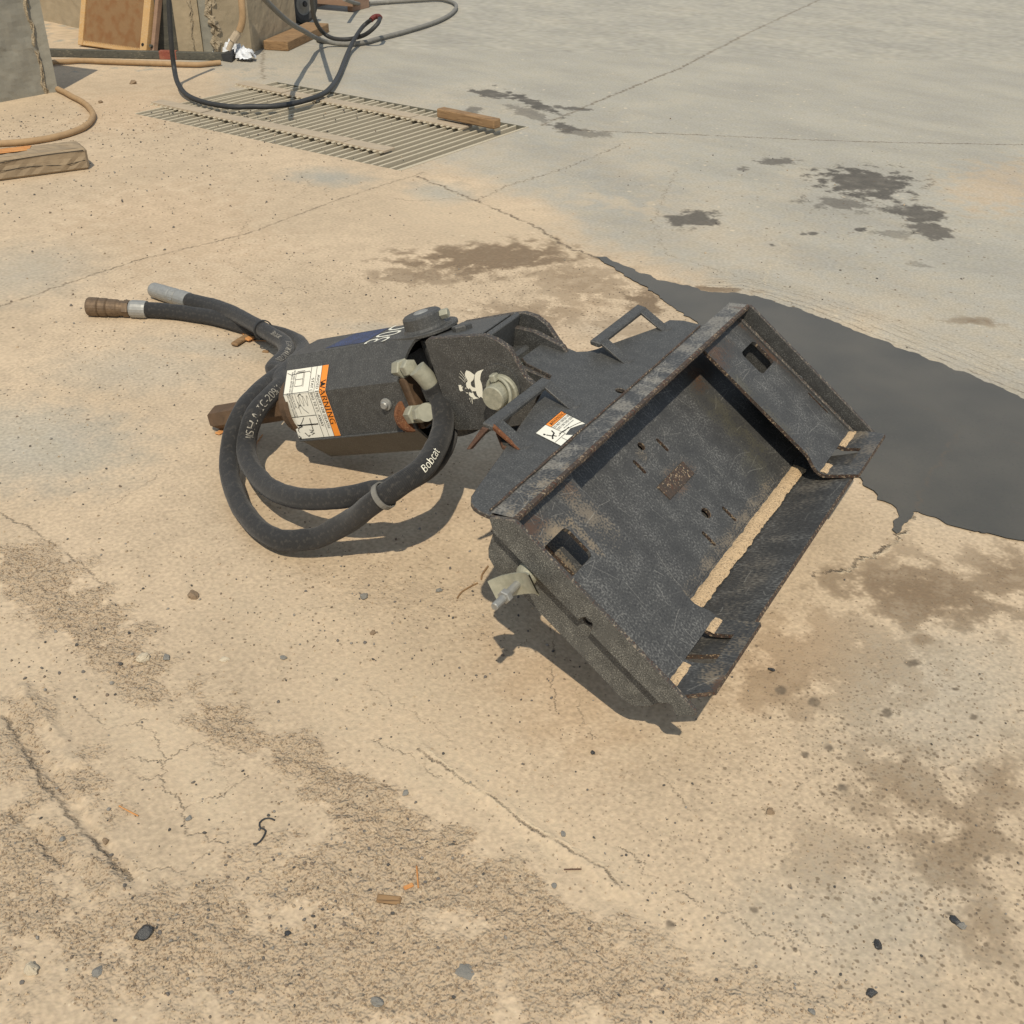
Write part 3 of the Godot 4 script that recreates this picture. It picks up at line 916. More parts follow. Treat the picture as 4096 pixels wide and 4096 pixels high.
func make_ground():
	near_relief = FastNoiseLite.new()
	near_relief.seed = 441
	near_relief.frequency = 1.0
	near_relief.fractal_octaves = 2
	blob(0, 3.60, -13.00, 8.000, 0.000, 0.000, 6.200, 1.00, 0.15, 0.40)
	blob(4, 2.25, -5.26, 0.397, -0.029, -0.127, 0.360, 0.30, 0.80, 0.50)
	blob(5, 2.36, -5.40, 0.325, -0.025, -0.136, 0.376, 0.35, 0.80, 0.60)
	blob(0, -1.34, -2.59, 0.432, -0.019, 0.136, 0.350, 0.75, 0.90, 0.35)
	blob(0, -1.89, -3.89, 0.359, -0.243, 0.197, 0.427, 0.45, 0.90, 0.35)
	blob(0, -0.93, -5.23, 0.313, 0.033, 0.033, 0.232, 0.75, 0.90, 0.35)
	blob(0, -0.37, -5.02, 0.226, 0.049, 0.010, 0.232, 0.80, 0.90, 0.35)
	blob(0, -0.97, -3.24, 0.397, 0.059, 0.025, 0.123, 0.40, 0.90, 0.35)
	blob(0, -1.21, -3.07, 0.379, -0.019, 0.070, 0.227, 0.40, 0.90, 0.35)
	blob(0, 0.29, -3.48, 0.241, -0.013, -0.010, 0.184, 0.30, 0.90, 0.35)
	blob(0, -0.46, -3.43, 0.277, 0.032, 0.008, 0.099, 0.40, 0.90, 0.35)
	blob(0, 0.90, -1.66, 0.358, -0.011, -0.119, 0.365, 0.40, 0.90, 0.35)
	blob(0, 0.58, -1.10, 0.361, -0.009, -0.057, 0.218, 0.30, 0.90, 0.35)
	blob(0, 1.24, -2.40, 0.283, -0.011, -0.075, 0.210, 0.30, 0.90, 0.35)
	blob(5, 0.58, -1.73, 0.183, -0.140, 0.030, 0.159, 0.55, 0.80, 0.60)
	blob(5, -1.47, -4.49, 0.566, -0.038, 0.224, 0.813, 0.30, 0.80, 0.70)
	blob(5, 0.12, -1.67, 0.264, 0.134, -0.063, 0.229, 0.45, 0.80, 0.60)
	blob(5, -0.45, -2.32, 0.350, -0.014, 0.044, 0.300, 0.40, 0.80, 0.60)
	blob(5, 2.43, -5.39, 0.405, -0.030, -0.210, 0.559, 0.40, 0.80, 0.70)
	blob(5, -2.29, -6.56, 0.481, -0.045, 0.241, 0.781, 0.35, 0.80, 0.70)
	blob(5, 0.23, -3.49, 0.277, -0.015, -0.012, 0.276, 0.30, 0.80, 0.70)
	blob(5, -0.03, -2.53, 0.232, -0.010, 0.003, 0.171, 0.40, 0.80, 0.60)
	blob(4, -0.18, -4.55, 0.550, 0.256, -0.007, 0.418, 0.50, 0.80, 0.60)
	blob(4, -0.27, -1.60, 0.275, 0.127, -0.028, 0.217, 0.55, 0.80, 0.70)
	blob(4, -0.12, -1.41, 0.193, 0.125, -0.027, 0.083, 0.70, 0.70, 0.70)
	blob(4, 0.05, -1.28, 0.178, 0.125, -0.026, 0.057, 0.70, 0.70, 0.70)
	blob(4, -0.67, -1.48, 0.159, 0.116, -0.023, 0.104, 0.70, 0.60, 0.80)
	blob(4, -0.54, -1.33, 0.130, 0.051, -0.002, 0.081, 0.65, 0.60, 0.80)
	blob(4, 0.20, -1.13, 0.198, 0.108, -0.049, 0.104, 0.40, 0.80, 0.80)
	blob(4, -0.47, -1.83, 0.288, 0.104, 0.002, 0.177, 0.45, 0.80, 0.80)
	blob(4, -0.99, -1.67, 0.086, 0.071, -0.011, 0.063, 0.60, 0.60, 0.80)
	blob(4, -1.20, -3.53, 0.295, -0.016, 0.026, 0.094, 0.30, 0.80, 0.80)
	blob(4, 0.42, -4.95, 0.281, 0.148, -0.024, 0.201, 0.40, 0.80, 0.80)
	blob(4, 1.18, -3.22, 0.405, 0.446, -0.047, 0.108, 0.50, 0.70, 0.50)
	blob(1, -1.11, -1.98, 0.214, 0.122, 0.015, 0.139, 0.80, 0.60, 0.90)
	blob(1, -0.94, -1.83, 0.223, 0.172, -0.011, 0.121, 0.85, 0.60, 0.90)
	blob(1, -0.77, -1.67, 0.221, 0.185, -0.021, 0.097, 0.90, 0.60, 0.90)
	blob(1, -0.56, -1.53, 0.209, 0.162, -0.022, 0.085, 0.90, 0.60, 0.90)
	blob(1, -0.39, -1.42, 0.186, 0.160, -0.027, 0.069, 0.90, 0.60, 0.90)
	blob(1, -0.24, -1.30, 0.167, 0.144, -0.035, 0.072, 0.90, 0.60, 0.90)
	blob(1, -0.11, -1.19, 0.148, 0.115, -0.041, 0.081, 0.85, 0.60, 0.90)
	blob(1, 0.03, -1.09, 0.187, 0.095, -0.039, 0.099, 0.80, 0.60, 0.90)
	blob(1, -0.20, -1.00, 0.294, -0.007, 0.017, 0.136, 0.75, 0.60, 0.90)
	blob(1, -0.51, -1.03, 0.312, -0.008, 0.043, 0.157, 0.80, 0.60, 0.90)
	blob(1, 0.14, -0.99, 0.212, -0.005, -0.006, 0.107, 0.65, 0.60, 0.90)
	blob(1, 0.31, -0.96, 0.193, -0.005, -0.010, 0.069, 0.50, 0.60, 0.90)
	blob(1, -0.79, -1.16, 0.190, -0.005, 0.105, 0.271, 0.80, 0.60, 0.90)
	blob(1, -0.77, -1.35, 0.121, 0.094, -0.031, 0.107, 0.70, 0.60, 0.90)
	blob(1, -0.93, -1.47, 0.103, 0.059, -0.004, 0.182, 0.70, 0.60, 0.90)
	blob(1, -0.29, -1.14, 0.219, 0.130, -0.030, 0.091, 0.75, 0.60, 0.90)
	blob(1, 0.44, -0.95, 0.209, -0.005, -0.013, 0.060, 0.35, 0.60, 0.90)
	blob(1, -0.42, -1.18, 0.146, 0.055, -0.007, 0.082, 0.40, 0.60, 0.90)
	blob(1, -1.93, -5.24, 0.650, -0.050, 0.169, 0.533, 0.18, 0.90, 0.90)
	blob(1, -1.74, -6.47, 0.364, -0.153, 0.059, 0.230, 0.50, 0.60, 0.90)
	blob(1, -0.21, -1.93, 0.364, 0.089, -0.004, 0.155, 0.22, 0.90, 0.90)
	blob(1, -1.23, -6.08, 0.390, 0.258, 0.023, 0.181, 0.40, 0.60, 0.90)
	blob(2, 1.73, -5.33, 0.261, 0.046, -0.085, 0.294, 0.95, 0.45, 0.80)
	blob(2, 1.51, -4.98, 0.189, 0.032, -0.035, 0.131, 0.60, 0.45, 0.80)
	blob(2, 1.80, -4.88, 0.110, 0.117, -0.059, 0.155, 0.90, 0.45, 0.80)
	blob(2, 1.80, -4.62, 0.078, 0.079, -0.048, 0.120, 0.80, 0.45, 0.80)
	blob(2, 1.62, -4.57, 0.094, -0.006, -0.020, 0.071, 0.40, 0.45, 0.80)
	blob(2, 0.76, -4.71, 0.141, -0.040, -0.012, 0.112, 0.85, 0.45, 0.80)
	blob(2, 1.33, -5.70, 0.118, -0.009, -0.016, 0.083, 0.70, 0.45, 0.80)
	blob(2, 1.13, -5.54, 0.049, -0.004, -0.008, 0.049, 0.60, 0.45, 0.80)
	blob(2, 0.09, -6.89, 0.210, 0.357, -0.012, 0.121, 1.00, 0.45, 0.80)
	blob(2, -0.18, -7.13, 0.162, 0.086, -0.000, 0.106, 0.90, 0.45, 0.80)
	blob(2, 0.31, -6.79, 0.159, 0.033, -0.004, 0.070, 0.80, 0.45, 0.80)
	blob(2, 0.25, -6.32, 0.098, 0.078, -0.009, 0.109, 0.90, 0.45, 0.80)
	blob(2, 0.06, -6.63, 0.148, 0.215, -0.011, 0.127, 0.50, 0.45, 0.80)
	blob(2, -0.30, -6.70, 0.063, -0.006, 0.004, 0.096, 0.60, 0.45, 0.80)
	blob(2, 0.35, -6.21, 0.176, 0.047, -0.006, 0.096, 0.50, 0.45, 0.80)
	blob(2, 1.49, -4.62, 0.033, -0.002, -0.009, 0.036, 0.90, 0.45, 0.80)
	blob(2, 1.27, -4.55, 0.028, -0.002, -0.006, 0.028, 0.80, 0.45, 0.80)
	blob(2, 1.23, -4.54, 0.019, -0.001, -0.005, 0.021, 0.70, 0.45, 0.80)
	blob(2, 1.06, -4.39, 0.016, 0.008, -0.005, 0.020, 0.80, 0.45, 0.80)
	blob(2, 1.63, -4.18, 0.055, 0.028, -0.018, 0.049, 0.30, 0.45, 0.80)
	blob(3, -0.08, -4.17, 0.401, -0.106, 0.012, 0.256, 0.95, 0.75, 1.00)
	blob(3, -0.36, -3.95, 0.259, -0.067, 0.015, 0.145, 0.60, 0.75, 1.00)
	blob(3, 0.23, -3.94, 0.295, 0.127, -0.029, 0.276, 0.45, 0.75, 1.00)
	blob(3, 0.05, -3.61, 0.266, -0.015, -0.000, 0.175, 0.50, 0.75, 1.00)
	blob(3, 0.96, -1.99, 0.263, 0.055, -0.064, 0.162, 0.75, 0.75, 1.00)
	blob(3, 1.18, -2.07, 0.140, -0.005, -0.064, 0.171, 0.65, 0.75, 1.00)
	blob(3, 0.89, -2.11, 0.157, -0.088, -0.005, 0.082, 0.40, 0.75, 1.00)
	blob(3, 0.47, -3.71, 0.077, 0.075, -0.038, 0.163, 1.00, 0.75, 1.00)
	blob(3, 0.73, -3.87, 0.177, 0.024, -0.008, 0.049, 0.80, 0.75, 1.00)
	blob(3, 0.79, -1.27, 0.159, -0.004, -0.066, 0.198, 0.62, 0.75, 1.00)
	blob(3, 0.73, -1.39, 0.136, 0.071, -0.077, 0.135, 0.50, 0.75, 1.00)
	blob(3, 0.92, -1.41, 0.080, -0.002, -0.048, 0.132, 0.50, 0.75, 1.00)
	blob(3, 0.77, -1.09, 0.104, -0.003, -0.042, 0.119, 0.50, 0.75, 1.00)
	blob(3, 0.56, -1.23, 0.138, -0.004, -0.024, 0.101, 0.25, 0.75, 1.00)
	blob(3, 0.72, -1.74, 0.248, -0.008, -0.055, 0.221, 0.30, 0.75, 1.00)
	blob(3, 0.57, -1.67, 0.121, -0.004, -0.020, 0.097, 0.40, 0.75, 1.00)
	blob(3, 1.65, -3.61, 0.129, 0.010, -0.016, 0.044, 0.60, 0.75, 1.00)
	blob(3, 0.75, -1.21, 0.066, 0.032, -0.039, 0.063, 0.45, 0.75, 1.00)
	blob(3, 0.70, -1.29, 0.078, 0.053, -0.036, 0.055, 0.40, 0.75, 1.00)
	blob(3, 0.90, -1.82, 0.035, -0.001, -0.009, 0.029, 0.60, 0.75, 1.00)
	blob(3, 0.58, -1.58, 0.064, -0.002, -0.010, 0.046, 0.30, 0.75, 1.00)
	blob(3, 0.38, -3.48, 0.212, 0.084, -0.020, 0.137, 0.35, 0.75, 1.00)
	blob(6, 0.62, -1.62, 0.012, 0.003, -0.005, 0.014, 0.70, 0.50, 0.80)
	blob(6, 0.57, -1.47, 0.010, 0.002, -0.004, 0.011, 0.70, 0.50, 0.80)
	blob(6, 0.51, -2.12, 0.000, 0.000, -0.000, 0.000, 0.70, 0.50, 0.80)
	blob(6, 0.76, -1.59, 0.014, 0.003, -0.006, 0.015, 0.70, 0.50, 0.80)
	blob(6, 0.86, -1.74, 0.021, 0.005, -0.006, 0.014, 0.70, 0.50, 0.80)
	blob(6, 0.92, -1.66, 0.011, 0.003, -0.005, 0.011, 0.70, 0.50, 0.80)
	blob(6, 0.62, -1.49, 0.011, 0.002, -0.004, 0.011, 0.70, 0.50, 0.80)
	blob(6, 0.56, -1.65, 0.012, 0.003, -0.005, 0.014, 0.70, 0.50, 0.80)
	blob(6, 0.93, -1.58, 0.010, 0.002, -0.006, 0.012, 0.70, 0.50, 0.80)
	blob(6, 0.62, -1.39, 0.015, 0.003, -0.004, 0.012, 0.70, 0.50, 0.80)
	blob(6, 0.83, -1.23, 0.012, 0.002, -0.006, 0.011, 0.70, 0.50, 0.80)
	blob(6, 0.73, -1.12, 0.011, 0.002, -0.004, 0.009, 0.70, 0.50, 0.80)
	blob(6, 0.41, -1.12, 0.008, 0.002, -0.002, 0.007, 0.70, 0.50, 0.80)
	blob(6, 0.27, -1.09, 0.010, 0.002, -0.002, 0.009, 0.70, 0.50, 0.80)
	crack([Vector3(-1.83, 0, -3.55), Vector3(-1.67, 0, -3.79), Vector3(-1.49, 0, -4.05), Vector3(-1.29, 0, -4.23), Vector3(-1.13, 0, -4.39), Vector3(-0.82, 0, -4.89), Vector3(-0.47, 0, -5.35)], 0.0120, 0.60, 0.012, 0)
	crack([Vector3(0.12, 0, -6.35), Vector3(0.49, 0, -7.02), Vector3(1.11, 0, -8.08), Vector3(1.80, 0, -9.50), Vector3(2.93, 0, -11.69)], 0.0300, 0.60, 0.020, 0)
	crack([Vector3(-0.50, 0, -5.28), Vector3(-0.20, 0, -4.91), Vector3(0.07, 0, -4.57), Vector3(0.21, 0, -4.29), Vector3(0.33, 0, -4.19), Vector3(0.54, 0, -3.94), Vector3(0.64, 0, -3.79)], 0.0220, 0.75, 0.020, 0)
	crack([Vector3(-0.49, 0, -5.25), Vector3(-0.20, 0, -4.88), Vector3(0.08, 0, -4.54), Vector3(0.21, 0, -4.25)], 0.0120, 0.40, 0.020, 1)
	crack([Vector3(0.18, 0, -6.28), Vector3(0.44, 0, -6.25), Vector3(1.07, 0, -6.21), Vector3(1.53, 0, -6.16), Vector3(2.00, 0, -6.14), Vector3(2.81, 0, -6.15)], 0.0200, 0.70, 0.015, 0)
	crack([Vector3(-0.20, 0, -4.91), Vector3(-0.05, 0, -5.16), Vector3(0.21, 0, -5.45), Vector3(0.39, 0, -5.71), Vector3(0.57, 0, -6.00)], 0.0100, 0.75, 0.020, 0)
	crack([Vector3(0.80, 0, -5.50), Vector3(0.68, 0, -5.04), Vector3(0.60, 0, -4.65), Vector3(0.60, 0, -4.40), Vector3(0.61, 0, -4.24), Vector3(0.91, 0, -3.96)], 0.0060, 0.50, 0.025, 0)
	crack([Vector3(-1.17, 0, -4.60), Vector3(-1.16, 0, -4.13), Vector3(-1.09, 0, -3.96), Vector3(-0.94, 0, -3.80), Vector3(-0.82, 0, -3.78), Vector3(-0.65, 0, -3.71)], 0.0040, 0.50, 0.020, 0)
	crack([Vector3(-0.20, 0, -4.91), Vector3(-0.34, 0, -4.93), Vector3(-0.46, 0, -4.88), Vector3(-0.58, 0, -4.91)], 0.0060, 0.60, 0.020, 0)
	crack([Vector3(1.03, 0, -2.32), Vector3(0.96, 0, -2.21), Vector3(0.90, 0, -2.15), Vector3(0.78, 0, -2.07), Vector3(0.71, 0, -2.05)], 0.0120, 0.75, 0.020, 0)
	crack([Vector3(1.03, 0, -2.31), Vector3(0.96, 0, -2.20), Vector3(0.90, 0, -2.14), Vector3(0.78, 0, -2.06)], 0.0140, 0.50, 0.020, 1)
	crack([Vector3(-2.16, 0, -9.72), Vector3(-1.81, 0, -7.95), Vector3(-1.70, 0, -7.43)], 0.0300, 0.45, 0.030, 0)
	crack([Vector3(-1.21, 0, -5.96), Vector3(-1.11, 0, -5.64), Vector3(-1.10, 0, -5.35), Vector3(-0.99, 0, -5.09), Vector3(-1.02, 0, -4.92)], 0.0040, 0.50, 0.030, 0)
	crack([Vector3(0.11, 0, -2.02), Vector3(0.10, 0, -1.82), Vector3(0.09, 0, -1.65), Vector3(0.10, 0, -1.57)], 0.0030, 0.45, 0.010, 0)
	crack([Vector3(0.14, 0, -1.65), Vector3(0.14, 0, -1.58), Vector3(0.17, 0, -1.50)], 0.0040, 0.50, 0.010, 0)
	crack([Vector3(0.09, 0, -1.92), Vector3(0.09, 0, -1.82)], 0.0030, 0.40, 0.010, 0)
	crack([Vector3(-0.17, 0, -1.46), Vector3(-0.09, 0, -1.39), Vector3(-0.02, 0, -1.34), Vector3(0.04, 0, -1.28), Vector3(0.11, 0, -1.23), Vector3(0.17, 0, -1.19), Vector3(0.20, 0, -1.15)], 0.0060, 0.60, 0.006, 0)
	crack([Vector3(-0.16, 0, -1.47), Vector3(-0.09, 0, -1.39), Vector3(0.05, 0, -1.28), Vector3(0.17, 0, -1.20)], 0.0060, 0.40, 0.006, 1)
	crack([Vector3(-1.29, 0, -2.24), Vector3(-1.18, 0, -2.17), Vector3(-1.05, 0, -2.06), Vector3(-0.92, 0, -1.94)], 0.0060, 0.50, 0.012, 0)
	crack([Vector3(-0.26, 0, -1.48), Vector3(-0.20, 0, -1.45), Vector3(-0.16, 0, -1.42), Vector3(-0.12, 0, -1.39)], 0.0040, 0.50, 0.015, 0)
	crack([Vector3(0.29, 0, -1.41), Vector3(0.32, 0, -1.35), Vector3(0.33, 0, -1.32)], 0.0030, 0.50, 0.010, 0)
	crack([Vector3(0.20, 0, -1.24), Vector3(0.25, 0, -1.18), Vector3(0.30, 0, -1.14), Vector3(0.36, 0, -1.11), Vector3(0.39, 0, -1.09), Vector3(0.45, 0, -1.05)], 0.0040, 0.50, 0.020, 0)
	crack([Vector3(0.36, 0, -1.11), Vector3(0.38, 0, -1.14), Vector3(0.41, 0, -1.16)], 0.0030, 0.50, 0.020, 0)
	crack([Vector3(0.46, 0, -1.10), Vector3(0.49, 0, -1.06), Vector3(0.51, 0, -1.04), Vector3(0.54, 0, -1.05)], 0.0030, 0.50, 0.020, 0)
	crack([Vector3(0.36, 0, -1.03), Vector3(0.40, 0, -0.99), Vector3(0.40, 0, -0.92)], 0.0040, 0.50, 0.020, 0)
	crack([Vector3(0.40, 0, -0.99), Vector3(0.46, 0, -0.97), Vector3(0.49, 0, -0.95), Vector3(0.49, 0, -0.92)], 0.0030, 0.50, 0.020, 0)
	crack([Vector3(0.47, 0, -1.08), Vector3(0.47, 0, -1.04), Vector3(0.45, 0, -0.99)], 0.0030, 0.40, 0.020, 0)
	crack([Vector3(0.57, 0, -1.42), Vector3(0.54, 0, -1.39), Vector3(0.52, 0, -1.37)], 0.0020, 0.30, 0.010, 0)
	crack([Vector3(-0.73, 0, -1.43), Vector3(-0.65, 0, -1.41), Vector3(-0.60, 0, -1.47), Vector3(-0.53, 0, -1.44)], 0.0030, 0.60, 0.015, 0)
	crack([Vector3(-0.69, 0, -1.38), Vector3(-0.63, 0, -1.37), Vector3(-0.58, 0, -1.31), Vector3(-0.51, 0, -1.34), Vector3(-0.48, 0, -1.39)], 0.0030, 0.60, 0.015, 0)
	crack([Vector3(-0.63, 0, -1.37), Vector3(-0.66, 0, -1.46), Vector3(-0.72, 0, -1.52)], 0.0030, 0.50, 0.015, 0)
	crack([Vector3(-0.58, 0, -1.31), Vector3(-0.55, 0, -1.25), Vector3(-0.47, 0, -1.23)], 0.0030, 0.50, 0.015, 0)
	crack([Vector3(-0.51, 0, -1.34), Vector3(-0.51, 0, -1.40), Vector3(-0.56, 0, -1.44)], 0.0020, 0.50, 0.015, 0)
	crack([Vector3(-0.63, 0, -1.18), Vector3(-0.55, 0, -1.17), Vector3(-0.50, 0, -1.21)], 0.0030, 0.50, 0.015, 0)
	crack([Vector3(-0.85, 0, -1.56), Vector3(-0.78, 0, -1.50), Vector3(-0.70, 0, -1.52)], 0.0020, 0.50, 0.015, 0)
	crack([Vector3(-0.30, 0, -1.64), Vector3(-0.21, 0, -1.58), Vector3(-0.10, 0, -1.48)], 0.0020, 0.30, 0.015, 0)
	crack([Vector3(0.55, 0, -1.32), Vector3(0.51, 0, -1.28), Vector3(0.49, 0, -1.22)], 0.0020, 0.20, 0.015, 0)
	crack([Vector3(0.99, 0, -1.68), Vector3(0.91, 0, -1.71), Vector3(0.84, 0, -1.77), Vector3(0.75, 0, -1.86)], 0.0030, 0.25, 0.020, 0)
	crack([Vector3(-1.03, 0, -2.27), Vector3(-0.97, 0, -2.37), Vector3(-0.93, 0, -2.48)], 0.0040, 0.40, 0.012, 0)
	crack([Vector3(-1.25, 0, -2.74), Vector3(-1.39, 0, -2.70), Vector3(-1.49, 0, -2.73)], 0.0030, 0.25, 0.015, 0)
	crack([Vector3(-0.99, 0, -1.53), Vector3(-0.85, 0, -1.36), Vector3(-0.73, 0, -1.25), Vector3(-0.62, 0, -1.15)], 0.0120, 0.55, 0.010, 0)
	crack([Vector3(-0.88, 0, -1.29), Vector3(-0.80, 0, -1.22), Vector3(-0.72, 0, -1.16)], 0.0080, 0.40, 0.010, 0)
	crack([Vector3(1.76, 0, -3.46), Vector3(1.68, 0, -3.64), Vector3(1.40, 0, -3.68)], 0.0040, 0.25, 0.030, 0)
	crack([Vector3(1.09, 0, -4.47), Vector3(1.13, 0, -4.34), Vector3(0.99, 0, -4.08), Vector3(0.94, 0, -3.91)], 0.0060, 0.50, 0.020, 1)
	crack([Vector3(0.71, 0, -3.88), Vector3(0.86, 0, -3.88), Vector3(1.08, 0, -3.70), Vector3(1.25, 0, -3.48), Vector3(1.42, 0, -3.28), Vector3(1.60, 0, -3.04)], 0.0080, 0.38, 0.008, 0)
	crack([Vector3(0.72, 0, -3.89), Vector3(0.86, 0, -3.89), Vector3(1.08, 0, -3.72), Vector3(1.26, 0, -3.51), Vector3(1.43, 0, -3.30), Vector3(1.61, 0, -3.06)], 0.0060, 0.50, 0.008, 1)
	crack([Vector3(0.72, 0, -3.90), Vector3(0.86, 0, -3.91), Vector3(1.09, 0, -3.74), Vector3(1.27, 0, -3.54), Vector3(1.44, 0, -3.32), Vector3(1.62, 0, -3.09)], 0.0060, 0.38, 0.008, 0)
	crack([Vector3(0.72, 0, -3.91), Vector3(0.86, 0, -3.93), Vector3(1.09, 0, -3.77), Vector3(1.27, 0, -3.56), Vector3(1.45, 0, -3.35), Vector3(1.63, 0, -3.11)], 0.0060, 0.50, 0.008, 1)
	crack([Vector3(0.72, 0, -3.92), Vector3(0.87, 0, -3.95), Vector3(1.10, 0, -3.80), Vector3(1.28, 0, -3.60), Vector3(1.46, 0, -3.38), Vector3(1.64, 0, -3.14)], 0.0050, 0.38, 0.008, 0)
	crack([Vector3(0.72, 0, -3.93), Vector3(0.87, 0, -3.97), Vector3(1.11, 0, -3.83), Vector3(1.29, 0, -3.63), Vector3(1.47, 0, -3.41), Vector3(1.65, 0, -3.17)], 0.0050, 0.38, 0.008, 0)
	crack([Vector3(0.72, 0, -3.95), Vector3(0.87, 0, -3.99), Vector3(1.11, 0, -3.86), Vector3(1.30, 0, -3.68), Vector3(1.48, 0, -3.45), Vector3(1.67, 0, -3.21)], 0.0040, 0.38, 0.008, 0)
	ridges.append([Vector2(-0.98, -1.60), Vector2(-0.80, -1.41), 0.022, 0.009])
	ridges.append([Vector2(-0.99, -1.53), Vector2(-0.62, -1.15), 0.014, -0.008])
	ridges.append([Vector2(-0.88, -1.29), Vector2(-0.72, -1.16), 0.012, -0.007])
	ridges.append([Vector2(-0.87, -1.46), Vector2(-0.72, -1.28), 0.030, 0.004])
	ridges.append([Vector2(-0.94, -1.43), Vector2(-0.64, -1.11), 0.030, 0.004])
	ridges.append([Vector2(-0.16, -1.46), Vector2(0.20, -1.15), 0.016, 0.004])
	ridges.append([Vector2(-0.16, -1.42), Vector2(0.20, -1.12), 0.030, -0.003])
	ridges.append([Vector2(-0.66, -0.97), Vector2(-0.70, -0.92), 0.050, 0.004])
	ridges.append([Vector2(-0.70, -1.21), Vector2(-0.51, -1.02), 0.050, 0.005])
	var a := paint_ground(NEAR, NEAR_LONG, 1024, 1)
	var b := paint_ground(Vector2(-4.2, -8.6), 8.0, 1024, 2)
	var c := paint_ground(Vector2(-10, -20), 18.0, 512, 3)
	dirt_mask = a[1]
	# fine relief of the near ground: smooth where it is bare, crumbly where it is trodden
	var relief := Image.create(2048, 2048, false, Image.FORMAT_RF)
	var crumbs := in_world(150.0, 411, 3, NEAR, NEAR_LONG, 2048).get_image(2048, 2048, false, false, false).get_data()
	var lumps := in_world(45.0, 412, 3, NEAR, NEAR_LONG, 2048).get_image(2048, 2048, false, false, false).get_data()
	var where: PackedByteArray = a[1].get_data()
	var fl := PackedFloat32Array()
	fl.resize(2048 * 2048)
	for y in 2048:
		var row := (y >> 1) * 1024
		for x in 2048:
			var i := y * 2048 + x
			var d := where[row + (x >> 1)] / 255.0
			fl[i] = 0.5 + (crumbs[i] - 128) / 128.0 * (0.05 + 0.28 * d) + (lumps[i] - 128) / 128.0 * (0.05 + 0.40 * d)
	relief.set_data(2048, 2048, false, Image.FORMAT_RF, fl.to_byte_array())
	draw_lines(a[0], relief, NEAR, NEAR_LONG)
	draw_lines(b[0], null, Vector2(-4.2, -8.6), 8.0)
	draw_lines(c[0], null, Vector2(-10, -20), 18.0)
	var maps := [[a[0], NEAR, NEAR_LONG], [b[0], Vector2(-4.2, -8.6), 8.0]]
	for m in maps:
		grains(m[0], m[1], m[2], Vector2(0.68, -1.40), Vector2(0.26, 0.26), 1980, 0.0017, Color(0.40, 0.345, 0.28), 1)
		grains(m[0], m[1], m[2], Vector2(0.77, -1.25), Vector2(0.16, 0.23), 1430, 0.0025, Color(0.40, 0.345, 0.28), 2)
		grains(m[0], m[1], m[2], Vector2(0.66, -1.65), Vector2(0.18, 0.14), 825, 0.0015, Color(0.40, 0.345, 0.28), 3)
		grains(m[0], m[1], m[2], Vector2(-0.36, -3.94), Vector2(0.41, 0.28), 770, 0.0025, Color(0.40, 0.345, 0.28), 4)
		grains(m[0], m[1], m[2], Vector2(0.14, -3.61), Vector2(0.31, 0.24), 660, 0.0031, Color(0.40, 0.345, 0.28), 5)
		grains(m[0], m[1], m[2], Vector2(-1.79, -4.78), Vector2(0.61, 0.95), 495, 0.0037, Color(0.40, 0.345, 0.28), 6)
		grains(m[0], m[1], m[2], Vector2(-1.30, -3.67), Vector2(0.50, 0.61), 275, 0.0025, Color(0.31, 0.28, 0.25), 7)
		grains(m[0], m[1], m[2], Vector2(-0.34, -1.94), Vector2(0.31, 0.22), 715, 0.0019, Color(0.40, 0.345, 0.28), 8)
		grains(m[0], m[1], m[2], Vector2(-0.55, -2.29), Vector2(0.27, 0.22), 275, 0.0015, Color(0.40, 0.345, 0.28), 9)
		grains(m[0], m[1], m[2], Vector2(-1.27, -2.98), Vector2(0.36, 0.48), 220, 0.0025, Color(0.31, 0.28, 0.25), 10)
		grains(m[0], m[1], m[2], Vector2(-0.05, -1.35), Vector2(0.48, 0.39), 825, 0.0014, Color(0.40, 0.345, 0.28), 11)
		grains(m[0], m[1], m[2], Vector2(-0.22, -1.12), Vector2(0.44, 0.21), 880, 0.0015, Color(0.82, 0.76, 0.66), 12)
		grains(m[0], m[1], m[2], Vector2(0.46, -1.04), Vector2(0.34, 0.14), 660, 0.0015, Color(0.31, 0.28, 0.25), 13)
		grains(m[0], m[1], m[2], Vector2(1.50, -4.86), Vector2(0.75, 0.64), 192, 0.0043, Color(0.40, 0.345, 0.28), 14)
		grains(m[0], m[1], m[2], Vector2(1.70, -4.31), Vector2(0.45, 0.66), 220, 0.0037, Color(0.40, 0.345, 0.28), 15)
		grains(m[0], m[1], m[2], Vector2(0.57, -5.20), Vector2(0.78, 0.81), 110, 0.0037, Color(0.40, 0.345, 0.28), 16)
		grains(m[0], m[1], m[2], Vector2(-1.72, -6.15), Vector2(0.58, 0.35), 275, 0.0050, Color(0.40, 0.345, 0.28), 17)
		grains(m[0], m[1], m[2], Vector2(-2.69, -6.06), Vector2(0.34, 0.35), 192, 0.0043, Color(0.40, 0.345, 0.28), 18)
		grains(m[0], m[1], m[2], Vector2(1.07, -1.93), Vector2(0.15, 0.24), 495, 0.0019, Color(0.40, 0.345, 0.28), 19)
		grains(m[0], m[1], m[2], Vector2(0.33, -3.48), Vector2(0.22, 0.18), 275, 0.0025, Color(0.40, 0.345, 0.28), 20)
		grains(m[0], m[1], m[2], Vector2(0.34, -1.39), Vector2(0.30, 0.20), 330, 0.0012, Color(0.40, 0.345, 0.28), 21)
		grains(m[0], m[1], m[2], Vector2(0.92, -7.37), Vector2(1.06, 1.32), 137, 0.0074, Color(0.82, 0.76, 0.66), 22)
		grains(m[0], m[1], m[2], Vector2(1.62, -6.57), Vector2(0.97, 1.22), 192, 0.0062, Color(0.82, 0.76, 0.66), 23)
	var mats := []
